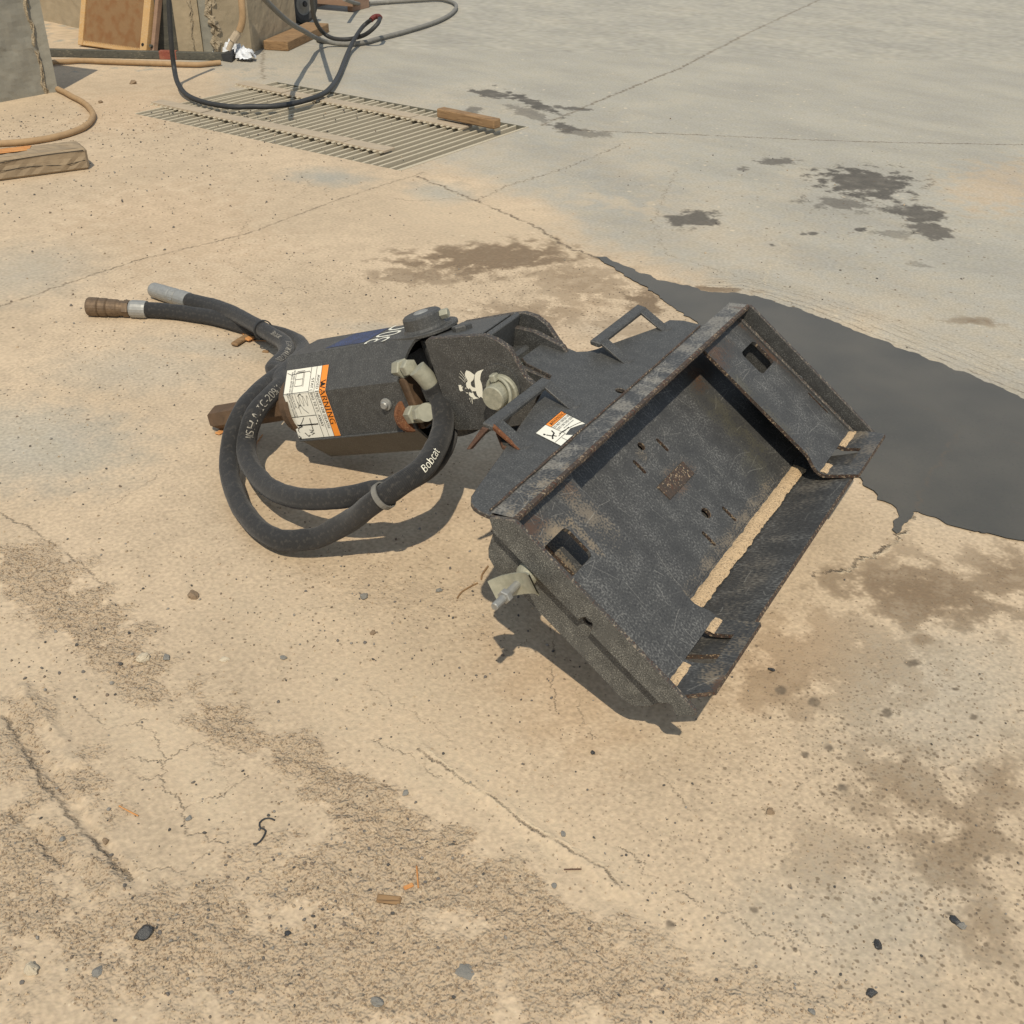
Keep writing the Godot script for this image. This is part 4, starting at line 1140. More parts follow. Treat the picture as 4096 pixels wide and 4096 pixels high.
	for k in 3:
		mats.append(by_uv("ground_%d" % k, ImageTexture.create_from_image([a, b, c][k][0]), 0.93, 0.0, ImageTexture.create_from_image(relief) if k == 0 else null, 1.0))
		if k > 0:
			mats[k].texture_repeat = false
	var mesh := ArrayMesh.new()
	# near
	var n := 450
	var v := PackedVector3Array()
	var uv := PackedVector2Array()
	var idx := PackedInt32Array()
	var nrm := PackedVector3Array()
	var hs := PackedFloat32Array()
	for j in n + 1:
		for i in n + 1:
			var x := NEAR.x + NEAR_LONG * i / n
			var z := NEAR.y + NEAR_LONG * j / n
			hs.append(ground_height(x, z))
			v.append(Vector3(x, hs[hs.size() - 1], z))
			uv.append(Vector2(float(i) / n, float(j) / n))
	var cell := NEAR_LONG / n
	for j in n + 1:
		for i in n + 1:
			nrm.append(Vector3(hs[j * (n + 1) + maxi(i - 1, 0)] - hs[j * (n + 1) + mini(i + 1, n)], 2 * cell, hs[maxi(j - 1, 0) * (n + 1) + i] - hs[mini(j + 1, n) * (n + 1) + i]).normalized())
	for j in n:
		for i in n:
			var q := j * (n + 1) + i
			idx.append_array(PackedInt32Array([q, q + 1, q + n + 2, q, q + n + 2, q + n + 1]))
	var arr := []
	arr.resize(Mesh.ARRAY_MAX)
	arr[Mesh.ARRAY_VERTEX] = v
	arr[Mesh.ARRAY_NORMAL] = nrm
	arr[Mesh.ARRAY_TEX_UV] = uv
	arr[Mesh.ARRAY_INDEX] = idx
	mesh.add_surface_from_arrays(Mesh.PRIMITIVE_TRIANGLES, arr)
	# beyond: the yard with the drain left open, then the plain far yard
	var drain := PackedVector2Array([Vector2(-2.234, -6.419), Vector2(-0.587, -5.365), Vector2(0.049, -6.305), Vector2(-1.598, -7.359)])
	var near_rect := PackedVector2Array([NEAR, NEAR + Vector2(NEAR_LONG, 0), NEAR + Vector2.ONE * NEAR_LONG, NEAR + Vector2(0, NEAR_LONG)])
	var mid_rect := PackedVector2Array([Vector2(-4.2, -8.6), Vector2(3.8, -8.6), Vector2(3.8, -0.6), Vector2(-4.2, -0.6)])
	for k in 2:
		var s := Shape.new()
		var from := Vector2(-4.2, -8.6) if k == 0 else Vector2(-10, -20)
		var long := 8.0 if k == 0 else 18.0
		var bits := [mid_rect] if k == 0 else [PackedVector2Array([Vector2(-60, -60), Vector2(60, -60), Vector2(60, 12), Vector2(-60, 12)])]
		if k == 1:                                      # four strips round the middle, so that no polygon has a hole
			bits = [PackedVector2Array([Vector2(-60, -60), Vector2(60, -60), Vector2(60, -8.6), Vector2(-60, -8.6)]), PackedVector2Array([Vector2(-60, -0.6), Vector2(60, -0.6), Vector2(60, 12), Vector2(-60, 12)]), PackedVector2Array([Vector2(-60, -8.6), Vector2(-4.2, -8.6), Vector2(-4.2, -0.6), Vector2(-60, -0.6)]), PackedVector2Array([Vector2(3.8, -8.6), Vector2(60, -8.6), Vector2(60, -0.6), Vector2(3.8, -0.6)])]
		else:
			bits = []
			for i in 16:
				for j in 16:
					var o := from + Vector2(i, j) * 0.5
					var cellp := [PackedVector2Array([o, o + Vector2(0.5, 0), o + Vector2(0.5, 0.5), o + Vector2(0, 0.5)])]
					for cut in [drain, near_rect]:
						var next := []
						for p in cellp:
							next.append_array(Geometry2D.clip_polygons(p, cut))
						cellp = next
					bits.append_array(cellp)
		for p in bits:
			var t := Geometry2D.triangulate_polygon(p)
			for i in range(0, t.size(), 3):
				var q: Array[Vector2] = [p[t[i]], p[t[i + 1]], p[t[i + 2]]]
				if (q[1] - q[0]).cross(q[2] - q[0]) < 0:
					q.reverse()
				s.tri(Vector3(q[0].x, 0, q[0].y), Vector3(q[1].x, 0, q[1].y), Vector3(q[2].x, 0, q[2].y), (q[0] - from) / long, (q[1] - from) / long, (q[2] - from) / long)
		var part := s.mesh()
		mesh.add_surface_from_arrays(Mesh.PRIMITIVE_TRIANGLES, part.surface_get_arrays(0))
	structure("ground", mesh, mats)
	# the wet patch behind the plate
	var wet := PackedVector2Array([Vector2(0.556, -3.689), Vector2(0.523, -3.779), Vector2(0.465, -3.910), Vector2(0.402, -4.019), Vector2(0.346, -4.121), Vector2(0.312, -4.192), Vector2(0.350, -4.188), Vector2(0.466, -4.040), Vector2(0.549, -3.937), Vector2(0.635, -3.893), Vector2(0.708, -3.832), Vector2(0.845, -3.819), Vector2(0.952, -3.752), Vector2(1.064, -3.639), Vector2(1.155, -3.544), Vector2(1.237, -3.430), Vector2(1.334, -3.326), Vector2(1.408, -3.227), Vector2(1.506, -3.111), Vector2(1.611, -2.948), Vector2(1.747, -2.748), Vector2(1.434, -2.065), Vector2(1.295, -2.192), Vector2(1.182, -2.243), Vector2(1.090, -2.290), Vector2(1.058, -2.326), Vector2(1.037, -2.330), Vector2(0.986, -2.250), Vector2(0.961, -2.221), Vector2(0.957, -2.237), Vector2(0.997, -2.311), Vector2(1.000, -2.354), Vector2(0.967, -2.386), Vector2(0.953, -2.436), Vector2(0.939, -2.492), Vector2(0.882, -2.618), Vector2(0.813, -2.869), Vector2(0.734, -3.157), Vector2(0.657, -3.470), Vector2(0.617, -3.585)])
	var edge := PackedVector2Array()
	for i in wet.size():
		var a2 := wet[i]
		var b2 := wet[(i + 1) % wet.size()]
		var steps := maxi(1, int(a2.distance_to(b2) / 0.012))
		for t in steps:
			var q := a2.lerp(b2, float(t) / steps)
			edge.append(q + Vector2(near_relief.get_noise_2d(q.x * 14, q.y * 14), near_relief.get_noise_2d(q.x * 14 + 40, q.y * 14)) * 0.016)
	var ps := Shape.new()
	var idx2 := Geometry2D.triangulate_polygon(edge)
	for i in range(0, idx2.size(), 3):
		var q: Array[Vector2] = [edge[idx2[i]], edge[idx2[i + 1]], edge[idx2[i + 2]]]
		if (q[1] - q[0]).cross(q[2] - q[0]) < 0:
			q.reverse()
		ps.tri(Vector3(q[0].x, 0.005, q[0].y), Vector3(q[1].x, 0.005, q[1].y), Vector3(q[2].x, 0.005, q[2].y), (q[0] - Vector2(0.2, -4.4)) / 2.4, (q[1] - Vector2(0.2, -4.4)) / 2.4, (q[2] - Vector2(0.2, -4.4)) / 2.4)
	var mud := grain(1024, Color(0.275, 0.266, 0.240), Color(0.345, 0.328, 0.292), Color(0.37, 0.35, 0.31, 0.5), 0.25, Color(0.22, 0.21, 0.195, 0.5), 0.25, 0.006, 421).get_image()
	lines = [[[Vector3(1.04, 0, -2.31), Vector3(1.08, 0, -2.42), Vector3(1.18, 0, -2.58), Vector3(1.25, 0, -2.68), Vector3(1.33, 0, -2.80)], 0.012, 0.5, 0.02, 0], [[Vector3(1.25, 0, -2.85), Vector3(1.37, 0, -2.77), Vector3(1.52, 0, -2.65)], 0.010, 0.35, 0.02, 0], [[Vector3(1.08, 0, -3.06), Vector3(1.22, 0, -2.94), Vector3(1.33, 0, -2.82)], 0.012, 0.3, 0.02, 0]]
	draw_lines(mud, null, Vector2(0.2, -4.4), 2.4)
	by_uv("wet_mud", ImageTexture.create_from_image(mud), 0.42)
	structure("puddle", ps.mesh(), M.wet_mud)

# ---------------------------------------------------------------- the auger drive
func FU(u: float) -> Transform3D:      # a plate that faces left: its outline in (down, out)
	return Transform3D(Basis(Vector3(0, -1, 0), Vector3(0, 0, 1), Vector3(-1, 0, 0)), Vector3(u, 0, 0))
func FN(n: float) -> Transform3D:      # a plate that faces out: its outline in (along, up)
	return Transform3D(Basis.IDENTITY, Vector3(0, 0, n))
const DECK_X := Vector3(0, 0.8660254, -0.5)
const DECK_N := Vector3(0, 0.5, 0.8660254)
func FD(w := 0.0, h := 0.0) -> Transform3D:      # the deck: along, away from the plate
	return Transform3D(Basis(Vector3(1, 0, 0), DECK_X, DECK_N), Vector3(0, 0.041, -0.033) + DECK_X * w + DECK_N * h)
func dk(u: float, w: float, h: float) -> Vector3:
	return FD() * Vector3(u, w, h)
func pl(pts: Array) -> PackedVector2Array:
	var out := PackedVector2Array()
	for p in pts:
		out.append(Vector2(p[0], p[1]))
	return out
func mo(s: float, l: float, k: float) -> Vector3:      # a point of the motor: towards the shaft, towards the viewer's left, up
	return Vector3(s, k, -l)

func arc(c: Vector2, r: float, from: float, to: float, k: int) -> Array:
	var out := []
	for i in k + 1:
		var g := lerpf(from, to, float(i) / k)
		out.append(c + Vector2(cos(g), sin(g)) * r)
	return out

func make_auger():
	var root := thing("auger_drive", "black auger drive with mounting plate, motor housing and thick looped hoses lying on dusty concrete", "auger drive", BASE)
	var P := Transform3D(PLATE.basis, PLATE.origin - BASE)
	var Q := Transform3D(MOTOR.basis, MOTOR.origin - BASE)
	var paint := [M.plate_paint, M.worn_edge]
	var black := [M.black_paint, M.black_edge]
	var dusty := [M.dusty_paint, M.black_edge]
	uv_from = Vector2(-0.05, 0.13)
	uv_per = Vector2(1 / 1.24, -1 / 0.63)
	# centre plate with its weld slots and holes, bent into a lip below
	var holes := [ring(Vector2(0.573, -0.064), 0.010, 12), ring(Vector2(0.571, -0.271), 0.013, 14)]
	for q in [[0.517, -0.113, -0.066], [0.632, -0.114, -0.068], [0.514, -0.332, -0.283], [0.629, -0.334, -0.283]]:
		holes.append(rounded(Vector2(q[0] - 0.0045, q[1]), Vector2(q[0] + 0.0045, q[2] - 0.008), 0.004, 2))
	put("center_plate", plate_mesh(pl([[0.14, -0.355], [1.128, -0.355], [1.128, 0.03], [0.14, 0.03]]), holes, 0.010, FN(-0.120), 0.0008), paint, root, P)
	var prof := PackedVector2Array([Vector2(0.355, -0.12)])
	for q in arc(Vector2(0.366, -0.090), 0.030, -PI / 2 + 0.1, -0.41, 6):
		prof.append(q)
	prof.append(Vector2(0.425, -0.05))
	prof.append(Vector2(0.459, 0.012))
	var e := []
	for i in prof.size():
		e.append([0.16, 1.03])
	put("bottom_lip", bent(prof, e, [0.0, 1.0], func(_r, _c): return false, 0.010), paint, root, P)
	put("backing_strip", plate_mesh(pl([[0.48, -0.36], [0.66, -0.36], [0.66, 0.03], [0.48, 0.03]]), [], 0.004, FN(-0.138), 0.0005), [M.black_paint, M.black_paint], root, P)
	# the raised and rusty rectangle in its middle
	put("welded_tab", plate_mesh(pl([[0.512, -0.192], [0.640, -0.193], [0.640, -0.154], [0.510, -0.151]]), [], 0.005, FN(-0.1165), 0.0015), [M.worn_edge, M.worn_edge], root, P)
	# side panels with their square windows and bent slotted lips
	for side in [0, 1]:
		var mir := func(u: float) -> float: return u if side == 0 else 1.14 - u
		var rows := PackedVector2Array()
		var ends := []
		for v in [-0.02, 0.071, 0.146, 0.262, 0.332, 0.345, 0.355, 0.365, 0.375, 0.385, 0.395]:
			rows.append(Vector2(v, -0.037))
		for q in arc(Vector2(0.400, -0.015), 0.022, -PI / 2 + 0.15, -0.63, 5):
			rows.append(q)
		for t in [0.0, 0.25, 0.5, 0.75, 1.0]:
			rows.append(Vector2(0.418, -0.028).lerp(Vector2(0.463, 0.033), 0.06 + t * 0.94))
		for i in rows.size():
			var v: float = rows[i].x
			var flare := 0.019 * smoothstep(0.352, 0.395, v)
			var cut := clampf((v - 0.432) / 0.031, 0, 1) * 0.022
			ends.append([0.012 + cut, 0.237 + flare] if side == 0 else [0.903 - flare, 1.128 - cut])
		var cols := [0.0, 0.08, 0.112, 0.133, 0.40, 0.516, 0.80, 1.0]
		if side == 1:
			cols = cols.map(func(b): return 1.0 - b)
			cols.reverse()
		var first := -1
		var last := -1
		for i in rows.size():
			if rows[i].x > 0.402 and first < 0:
				first = i
			if rows[i].x < 0.449:
				last = i
		var open := func(r, c):
			var m: float = (cols[c] + cols[c + 1]) / 2
			if side == 1:
				m = 1.0 - m
			return (r == 1 and m > 0.133 and m < 0.516) or (r == 3 and m > 0.08 and m < 0.112) or (r >= first and r < last and m > 0.40 and m < 0.80)
		put("side_panel", bent(rows, ends, cols, open, 0.009), paint, root, P)
		for q in [[0.042, 0.071, 1, 1], [0.1281, 0.071, -1, 1], [0.042, 0.146, 1, -1], [0.1281, 0.146, -1, -1]]:      # the window's rounded corners
			var fs := Shape.new()
			var fil := PackedVector2Array([Vector2(mir.call(q[0]), -q[1])])
			for i in 6:
				var g := PI / 2 * i / 5.0
				fil.append(Vector2(mir.call(q[0] + q[2] * 0.012 * (1 - cos(g))), -(q[1] + q[3] * 0.012 * (1 - sin(g)))))
			plate(fs, fil, [], 0.009, FN(-0.037), 0.0001, 0)
			put("window_corner", fs.mesh(), M.plate_paint, root, P)
		# dried sand lying in the fold of the lip
		for piece in ([[0.016, 0.100], [0.205, 0.252]] if side == 0 else [[1.032, 1.124], [0.888, 0.934]]):
			put("sand_deposit", deposit(piece[0], piece[1], Vector2(0.402, -0.0365), Vector2(0.418, -0.0265), 0.0012, 500 + int(piece[0] * 100)), M.sand, root, P)
	put("sand_deposit", deposit(0.20, 0.958, Vector2(0.359, -0.1195), Vector2(0.388, -0.103), 0.0035, 520), M.sand, root, P)
	# cheeks closing both ends, each with a notch
	var cheek := [[-0.039, -0.036], [-0.008, -0.004], [0.0, 0.002], [0.006, 0.004], [0.25, 0.001], [0.462, -0.003], [0.469, -0.006], [0.471, -0.012], [0.457, -0.043], [0.451, -0.046], [0.444, -0.045], [0.434, -0.038], [0.426, -0.040], [0.418, -0.056], [0.30, -0.057], [0.237, -0.057], [0.235, -0.045], [0.230, -0.037], [0.222, -0.034], [0.214, -0.037], [0.210, -0.045], [0.209, -0.057], [0.05, -0.057], [-0.012, -0.057]]
	put("end_cheek", plate_mesh(pl(cheek), [], 0.010, FU(0.0), 0.0015), dusty, root, P)
	put("end_cheek", plate_mesh(pl(cheek), [], 0.010, FU(1.135), 0.0015), black, root, P)
	# gussets beneath the cheeks
	var gusset := [[-0.016, -0.060], [-0.012, -0.085], [0.000, -0.120], [0.012, -0.137], [0.031, -0.144], [0.088, -0.142], [0.252, -0.142], [0.376, -0.144], [0.393, -0.139], [0.404, -0.132], [0.420, -0.100], [0.424, -0.075], [0.42, -0.03], [0.35, -0.03], [0.0, -0.03]]
	put("end_gusset", plate_mesh(pl(gusset), [ring(Vector2(0.223, -0.058), 0.013, 14)], 0.010, FU(0.022), 0.0015), dusty, root, P)
	put("end_gusset", plate_mesh(pl(gusset), [], 0.010, FU(1.115), 0.0015), black, root, P)
	# top rail: a plate set at 45 degrees along the upper edge, and the web under it
	var rs := Shape.new()
	var cs := [Vector2(-0.041, -0.033), Vector2(-0.006, -0.002), Vector2(0.001, 0.002), Vector2(0.006, -0.004), Vector2(0.004, -0.008), Vector2(-0.034, -0.046)]
	for k in 48:
		var a := lerpf(0.0095, 1.139, k / 48.0)
		var b := lerpf(0.0095, 1.139, (k + 1) / 48.0)
		for i in cs.size():
			var j := (i + 1) % cs.size()
			var wa := Vector2.ONE * (0.0012 * near_relief.get_noise_2d(a * 60, i * 9.0) if i in [2, 3] else 0.0)
			var wb := Vector2.ONE * (0.0012 * near_relief.get_noise_2d(b * 60, i * 9.0) if i in [2, 3] else 0.0)
			var wa2 := Vector2.ONE * (0.0012 * near_relief.get_noise_2d(a * 60, j * 9.0) if j in [2, 3] else 0.0)
			var wb2 := Vector2.ONE * (0.0012 * near_relief.get_noise_2d(b * 60, j * 9.0) if j in [2, 3] else 0.0)
			var pa: Vector2 = cs[i] + wa
			var pb: Vector2 = cs[i] + wb
			var qa: Vector2 = cs[j] + wa2
			var qb: Vector2 = cs[j] + wb2
			var p := [Vector3(a, -pa.x, pa.y), Vector3(b, -pb.x, pb.y), Vector3(b, -qb.x, qb.y), Vector3(a, -qa.x, qa.y)]
			var u := []
			for q in p:
				u.append(uvof(Vector2(q.x, q.y)))
			rs.quad(p[0], p[1], p[2], p[3], u[0], u[1], u[2], u[3], 0 if i == 0 or i > 3 else 1)
	put("top_rail", rs.mesh(), paint, root, P)
	put("rail_web", plate_mesh(pl([[0.12, -0.130], [1.02, -0.130], [1.02, -0.040], [0.12, -0.040]]), [], 0.008, Transform3D(Basis(Vector3(1, 0, 0), Vector3(0, 0, 1), Vector3(0, -1, 0)), Vector3(0, 0.030, 0))), black, root, P)
	put("weld_bead", tube(curve([dk(0.012, 0.004, 0.001), dk(0.3, 0.005, 0.001), dk(0.6, 0.004, 0.001), dk(0.962, 0.005, 0.001)], 0.008), 0.0022, 8, 0.0022, 5), M.worn_edge, root, P)
	# deck
	uv_from = Vector2.ZERO
	uv_per = Vector2.ONE
	var deck := [[0.968, -0.008], [0.972, 0.008], [0.966, 0.050], [0.945, 0.080], [0.925, 0.083], [0.894, 0.084], [0.690, 0.150], [0.670, 0.160], [0.652, 0.178], [0.655, 0.222], [0.630, 0.262], [0.545, 0.262], [0.530, 0.240], [0.518, 0.168], [0.401, 0.136], [0.301, 0.116], [0.234, 0.099], [0.057, 0.063], [0.030, 0.057], [0.014, 0.047], [0.004, 0.034], [0.0, 0.020], [0.0, -0.004]]
	put("deck_plate", plate_mesh(pl(deck), [ring(Vector2(0.556, 0.016), 0.0105, 12)], 0.010, FD(), 0.0015), black, root, P)
	# hidden under it: the lower frame the machine rests on
	for u in [0.40, 0.74]:
		put("lower_rib", plate_mesh(pl([[-0.03, -0.14], [0.20, -0.131], [0.20, -0.26], [0.10, -0.33], [-0.06, -0.36], [-0.12, -0.29], [-0.13, -0.15]]), [], 0.012, FU(u)), black, root, P)
	# step handles: strap loops leaning out over the deck's edge
	for h in 2:
		var u0: float = [0.236, 0.687][h]
		var u1: float = [0.433, 0.892][h]
		var hs := Shape.new()
		for u in [u0, u1]:
			hs = Shape.new()
			block(hs, [dk(u - 0.016, 0.064, 0.0), dk(u + 0.016, 0.064, 0.0), dk(u + 0.016, 0.073, 0.0), dk(u - 0.016, 0.073, 0.0), dk(u - 0.020, 0.131, 0.034), dk(u + 0.012, 0.131, 0.034), dk(u + 0.012, 0.141, 0.031), dk(u - 0.020, 0.141, 0.031)], 0.0015, 100, 0.001, 33)
			put("handle_leg", hs.mesh(), M.black_paint, root, P)
		var bar := Shape.new()
		block(bar, [dk(u0 - 0.026, 0.126, 0.022), dk(u1 + 0.012, 0.126, 0.022), dk(u1 + 0.012, 0.153, 0.022), dk(u0 - 0.026, 0.153, 0.022), dk(u0 - 0.026, 0.126, 0.0345), dk(u1 + 0.012, 0.126, 0.0345), dk(u1 + 0.012, 0.153, 0.0345), dk(u0 - 0.026, 0.153, 0.0345)], 0.003, 120, 0.003, 31 + h)
		put("handle_bar", bar.mesh(), M.black_paint, root, P)
		for u in [u0, u1]:
			put("handle_foot", turned_mesh([Vector2(0.0, 0.003), Vector2(0.006, 0.003), Vector2(0.010, 0.0), Vector2(0.010, -0.001)], 12, Transform3D(Basis(Vector3(2.0, 0, 0), DECK_N, DECK_X), dk(u + 0.010, 0.062, 0.0))), M.black_paint, root, P)
		if h == 0:
			var rusty := Shape.new()
			block(rusty, [dk(u0 - 0.020, 0.068, 0.0), dk(u0 - 0.013, 0.066, 0.0), dk(u0 - 0.013, 0.075, 0.0), dk(u0 - 0.020, 0.077, 0.0), dk(u0 - 0.025, 0.128, 0.033), dk(u0 - 0.017, 0.128, 0.0355), dk(u0 - 0.017, 0.139, 0.032), dk(u0 - 0.025, 0.139, 0.031)], 0.001, 150, 0.003, 37)
			put("rusted_edge", rusty.mesh(), M.rust, root, P)
			var tail := Shape.new()
			block(tail, [dk(u0 - 0.042, 0.168, -0.028), dk(u0 - 0.034, 0.165, -0.029), dk(u0 - 0.035, 0.174, -0.033), dk(u0 - 0.042, 0.176, -0.031), dk(u0 - 0.030, 0.136, 0.026), dk(u0 - 0.010, 0.136, 0.026), dk(u0 - 0.010, 0.150, 0.026), dk(u0 - 0.030, 0.150, 0.026)], 0.001, 150, 0.003, 39)
			put("broken_stub", tail.mesh(), M.dull_rust, root, P)
	make_deck_label(root, P)
	# ears of the deck and the yoke between them and the motor
	var ear := [[-0.150, -0.128], [-0.195, -0.135], [-0.225, -0.125], [-0.30, -0.155], [-0.340, -0.185], [-0.345, -0.205], [-0.330, -0.24], [-0.25, -0.30], [-0.15, -0.26], [-0.13, -0.18]]
	put("pivot_ear", plate_mesh(pl([[-0.165, -0.118], [-0.19, -0.130], [-0.262, -0.168], [-0.285, -0.19], [-0.290, -0.21], [-0.27, -0.25], [-0.22, -0.28], [-0.15, -0.25], [-0.13, -0.16]]), [], 0.016, FU(0.515), 0.002), black, root, P)
	put("pivot_ear", plate_mesh(pl(ear), [], 0.016, FU(0.630), 0.002), black, root, P)
	put("neck_web", plate_mesh(pl([[0.528, 0.0], [0.632, 0.0], [0.632, 0.11], [0.528, 0.11]]), [], 0.012, FD(0.16, -0.07)), black, root, P)
	var near_yoke := [[-0.449, -0.256], [-0.447, -0.248], [-0.440, -0.240], [-0.352, -0.131], [-0.346, -0.126], [-0.324, -0.114], [-0.316, -0.111], [-0.287, -0.104], [-0.221, -0.127], [-0.190, -0.126], [-0.171, -0.142], [-0.160, -0.170], [-0.158, -0.230], [-0.162, -0.240], [-0.190, -0.288], [-0.200, -0.302], [-0.262, -0.386], [-0.268, -0.390], [-0.276, -0.389], [-0.385, -0.313], [-0.449, -0.266]]
	put("yoke_plate", plate_mesh(pl(near_yoke), [], 0.016, FU(0.46), 0.0018), black, root, P)
	var far_yoke := [[-0.455, -0.31], [-0.374, -0.190], [-0.350, -0.160], [-0.322, -0.143], [-0.290, -0.138], [-0.257, -0.146], [-0.240, -0.149], [-0.20, -0.16], [-0.165, -0.20], [-0.17, -0.27], [-0.27, -0.40], [-0.39, -0.36]]
	put("yoke_plate", plate_mesh(pl(far_yoke), [], 0.016, FU(0.662), 0.0018), black, root, P)
	var ys := Shape.new()          # top of the yoke
	block(ys, [Vector3(0.477, 0.443, -0.280), Vector3(0.661, 0.450, -0.325), Vector3(0.661, 0.366, -0.200), Vector3(0.477, 0.350, -0.150), Vector3(0.477, 0.450, -0.268), Vector3(0.661, 0.458, -0.313), Vector3(0.661, 0.374, -0.190), Vector3(0.477, 0.358, -0.138)], 0.002)
	put("yoke_top", ys.mesh(), M.black_paint, root, P)
	var yi := Shape.new()          # the plate closing the yoke towards the deck
	block(yi, [Vector3(0.477, 0.30, -0.235), Vector3(0.630, 0.30, -0.265), Vector3(0.630, 0.29, -0.265), Vector3(0.477, 0.29, -0.235), Vector3(0.477, 0.352, -0.130), Vector3(0.661, 0.366, -0.172), Vector3(0.661, 0.354, -0.170), Vector3(0.477, 0.340, -0.128)], 0.0015)
	put("yoke_end", yi.mesh(), M.black_paint, root, P)
	var yb := Vector3(0.547, 0.415, -0.234)
	put("top_bolt", turned_mesh([Vector2(0.0, 0.014), Vector2(0.022, 0.014), Vector2(0.024, 0.011), Vector2(0.024, -0.004)], 6, stand(yb, yb + Vector3(0.10, 0.80, 0.57))), M.black_paint, root, P)
	put("yoke_floor", plate_mesh(pl([[-0.39, -0.34], [-0.21, -0.35], [-0.19, -0.26], [-0.30, -0.22], [-0.38, -0.28]]), [], 0.15, FU(0.48), 0.002), [M.black_paint, M.black_paint], root, P)
	# the lower bracket whose rusty edge shows under the yoke
	put("lower_bracket", plate_mesh(pl([[0.49, 0.10], [0.66, 0.08], [0.66, 0.29], [0.62, 0.325], [0.53, 0.325], [0.485, 0.28]]), [], 0.012, FD(-0.02, -0.205), 0.003), [M.black_paint, M.dull_rust], root, P)
	# pivot pin with its keeper ring
	var pin := Vector3(0.46, 0.238, -0.196)
	put("pivot_pin", turned_mesh([Vector2(0.0, 0.048), Vector2(0.026, 0.048), Vector2(0.028, 0.045), Vector2(0.028, -0.2)], 28, stand(pin, pin + Vector3(-1, 0, 0))), M.dull_zinc, root, P)
	put("pin_washer", turned_mesh([Vector2(0.027, 0.014), Vector2(0.038, 0.014), Vector2(0.041, 0.011), Vector2(0.041, 0.0)], 28, stand(pin, pin + Vector3(-1, 0, 0))), M.dull_zinc, root, P)
	var loop := []
	for i in 19:
		var g := TAU * i / 18.0
		loop.append(pin + Vector3(-0.021 + 0.010 * cos(g), cos(g) * 0.035, sin(g) * 0.035))
	put("keeper_ring", tube(curve(loop, 0.008), 0.0045, 8), M.dull_zinc, root, P)
	put("keeper_clip", box_mesh(Vector3(0.02, 0.018, 0.016), stand(pin + Vector3(-0.018, 0.024, 0.016), pin + Vector3(-0.018, 0.06, 0.04)), 0.003), M.dull_zinc, root, P)
	put("pin_boss", turned_mesh([Vector2(0.0, 0.004), Vector2(0.05, 0.004), Vector2(0.05, -0.01)], 24, stand(pin + Vector3(0, 0.012, 0.006), pin + Vector3(-1, 0.012, 0.006))), M.black_paint, root, P)
	make_emblem(root, P)
	# clamp and bolt on the left gusset
	var b0 := Vector3(0.022, -0.085, -0.082)
	put("wing_bracket", wing(b0), M.dull_zinc, root, P)
	var bs := Shape.new()
	var bf := stand(b0 + Vector3(0.01, 0, 0), b0 + Vector3(-1, 0, 0))
	turned(bs, [Vector2(0.0, 0.132), Vector2(0.0065, 0.132), Vector2(0.0075, 0.130), Vector2(0.0075, 0.0)], 12, bf)
	put("clamp_bolt", bs.mesh(), M.zinc, root, P)
	put("clamp_nut", turned_mesh([Vector2(0.008, 0.102), Vector2(0.012, 0.102), Vector2(0.0135, 0.100), Vector2(0.0135, 0.090), Vector2(0.012, 0.088), Vector2(0.008, 0.088)], 6, bf), M.zinc, root, P)
	put("clamp_washer", turned_mesh([Vector2(0.007, 0.049), Vector2(0.018, 0.049), Vector2(0.019, 0.047), Vector2(0.019, 0.044), Vector2(0.007, 0.044)], 22, bf), M.dull_zinc, root, P)
	put("rubber_spacer", turned_mesh([Vector2(0.006, 0.030), Vector2(0.014, 0.034), Vector2(0.022, 0.022), Vector2(0.022, 0.0)], 18, bf), M.dull_zinc, root, P)
	make_motor(root, Q)
	make_hoses(root)

func deposit(u0: float, u1: float, a: Vector2, b: Vector2, bulge: float, seed_: int) -> ArrayMesh:
	var s := Shape.new()
	var n := FastNoiseLite.new()
	n.seed = seed_
	n.frequency = 30.0
	var k := maxi(8, int((u1 - u0) / 0.006))
	var m := 8
	var d := (b - a).normalized()
	var up := Vector2(-d.y, d.x)
	if up.y < 0:
		up = -up
	var g := []
	for i in k + 1:
		var row := []
		var x := lerpf(u0, u1, float(i) / k)
		var w0 := n.get_noise_2d(x, 0.0) * 0.005
		var w1 := n.get_noise_2d(x, 3.0) * 0.006
		var fade := minf(1.0, minf(i, k - i) / 2.0)
		for j in m + 1:
			var t := float(j) / m
			var q := (a - d * w0).lerp(b + d * w1, t) + up * (bulge * sin(PI * t) * fade - 0.0012 * (1 - sin(PI * t)) + n.get_noise_2d(x * 6, t * 0.3 + 9) * 0.0016 * sin(PI * t))
			row.append(Vector3(x, -q.x, q.y))
		g.append(row)
	for i in k:
		for j in m:
			s.quad(g[i][j], g[i + 1][j], g[i + 1][j + 1], g[i][j + 1])
	return s.mesh()

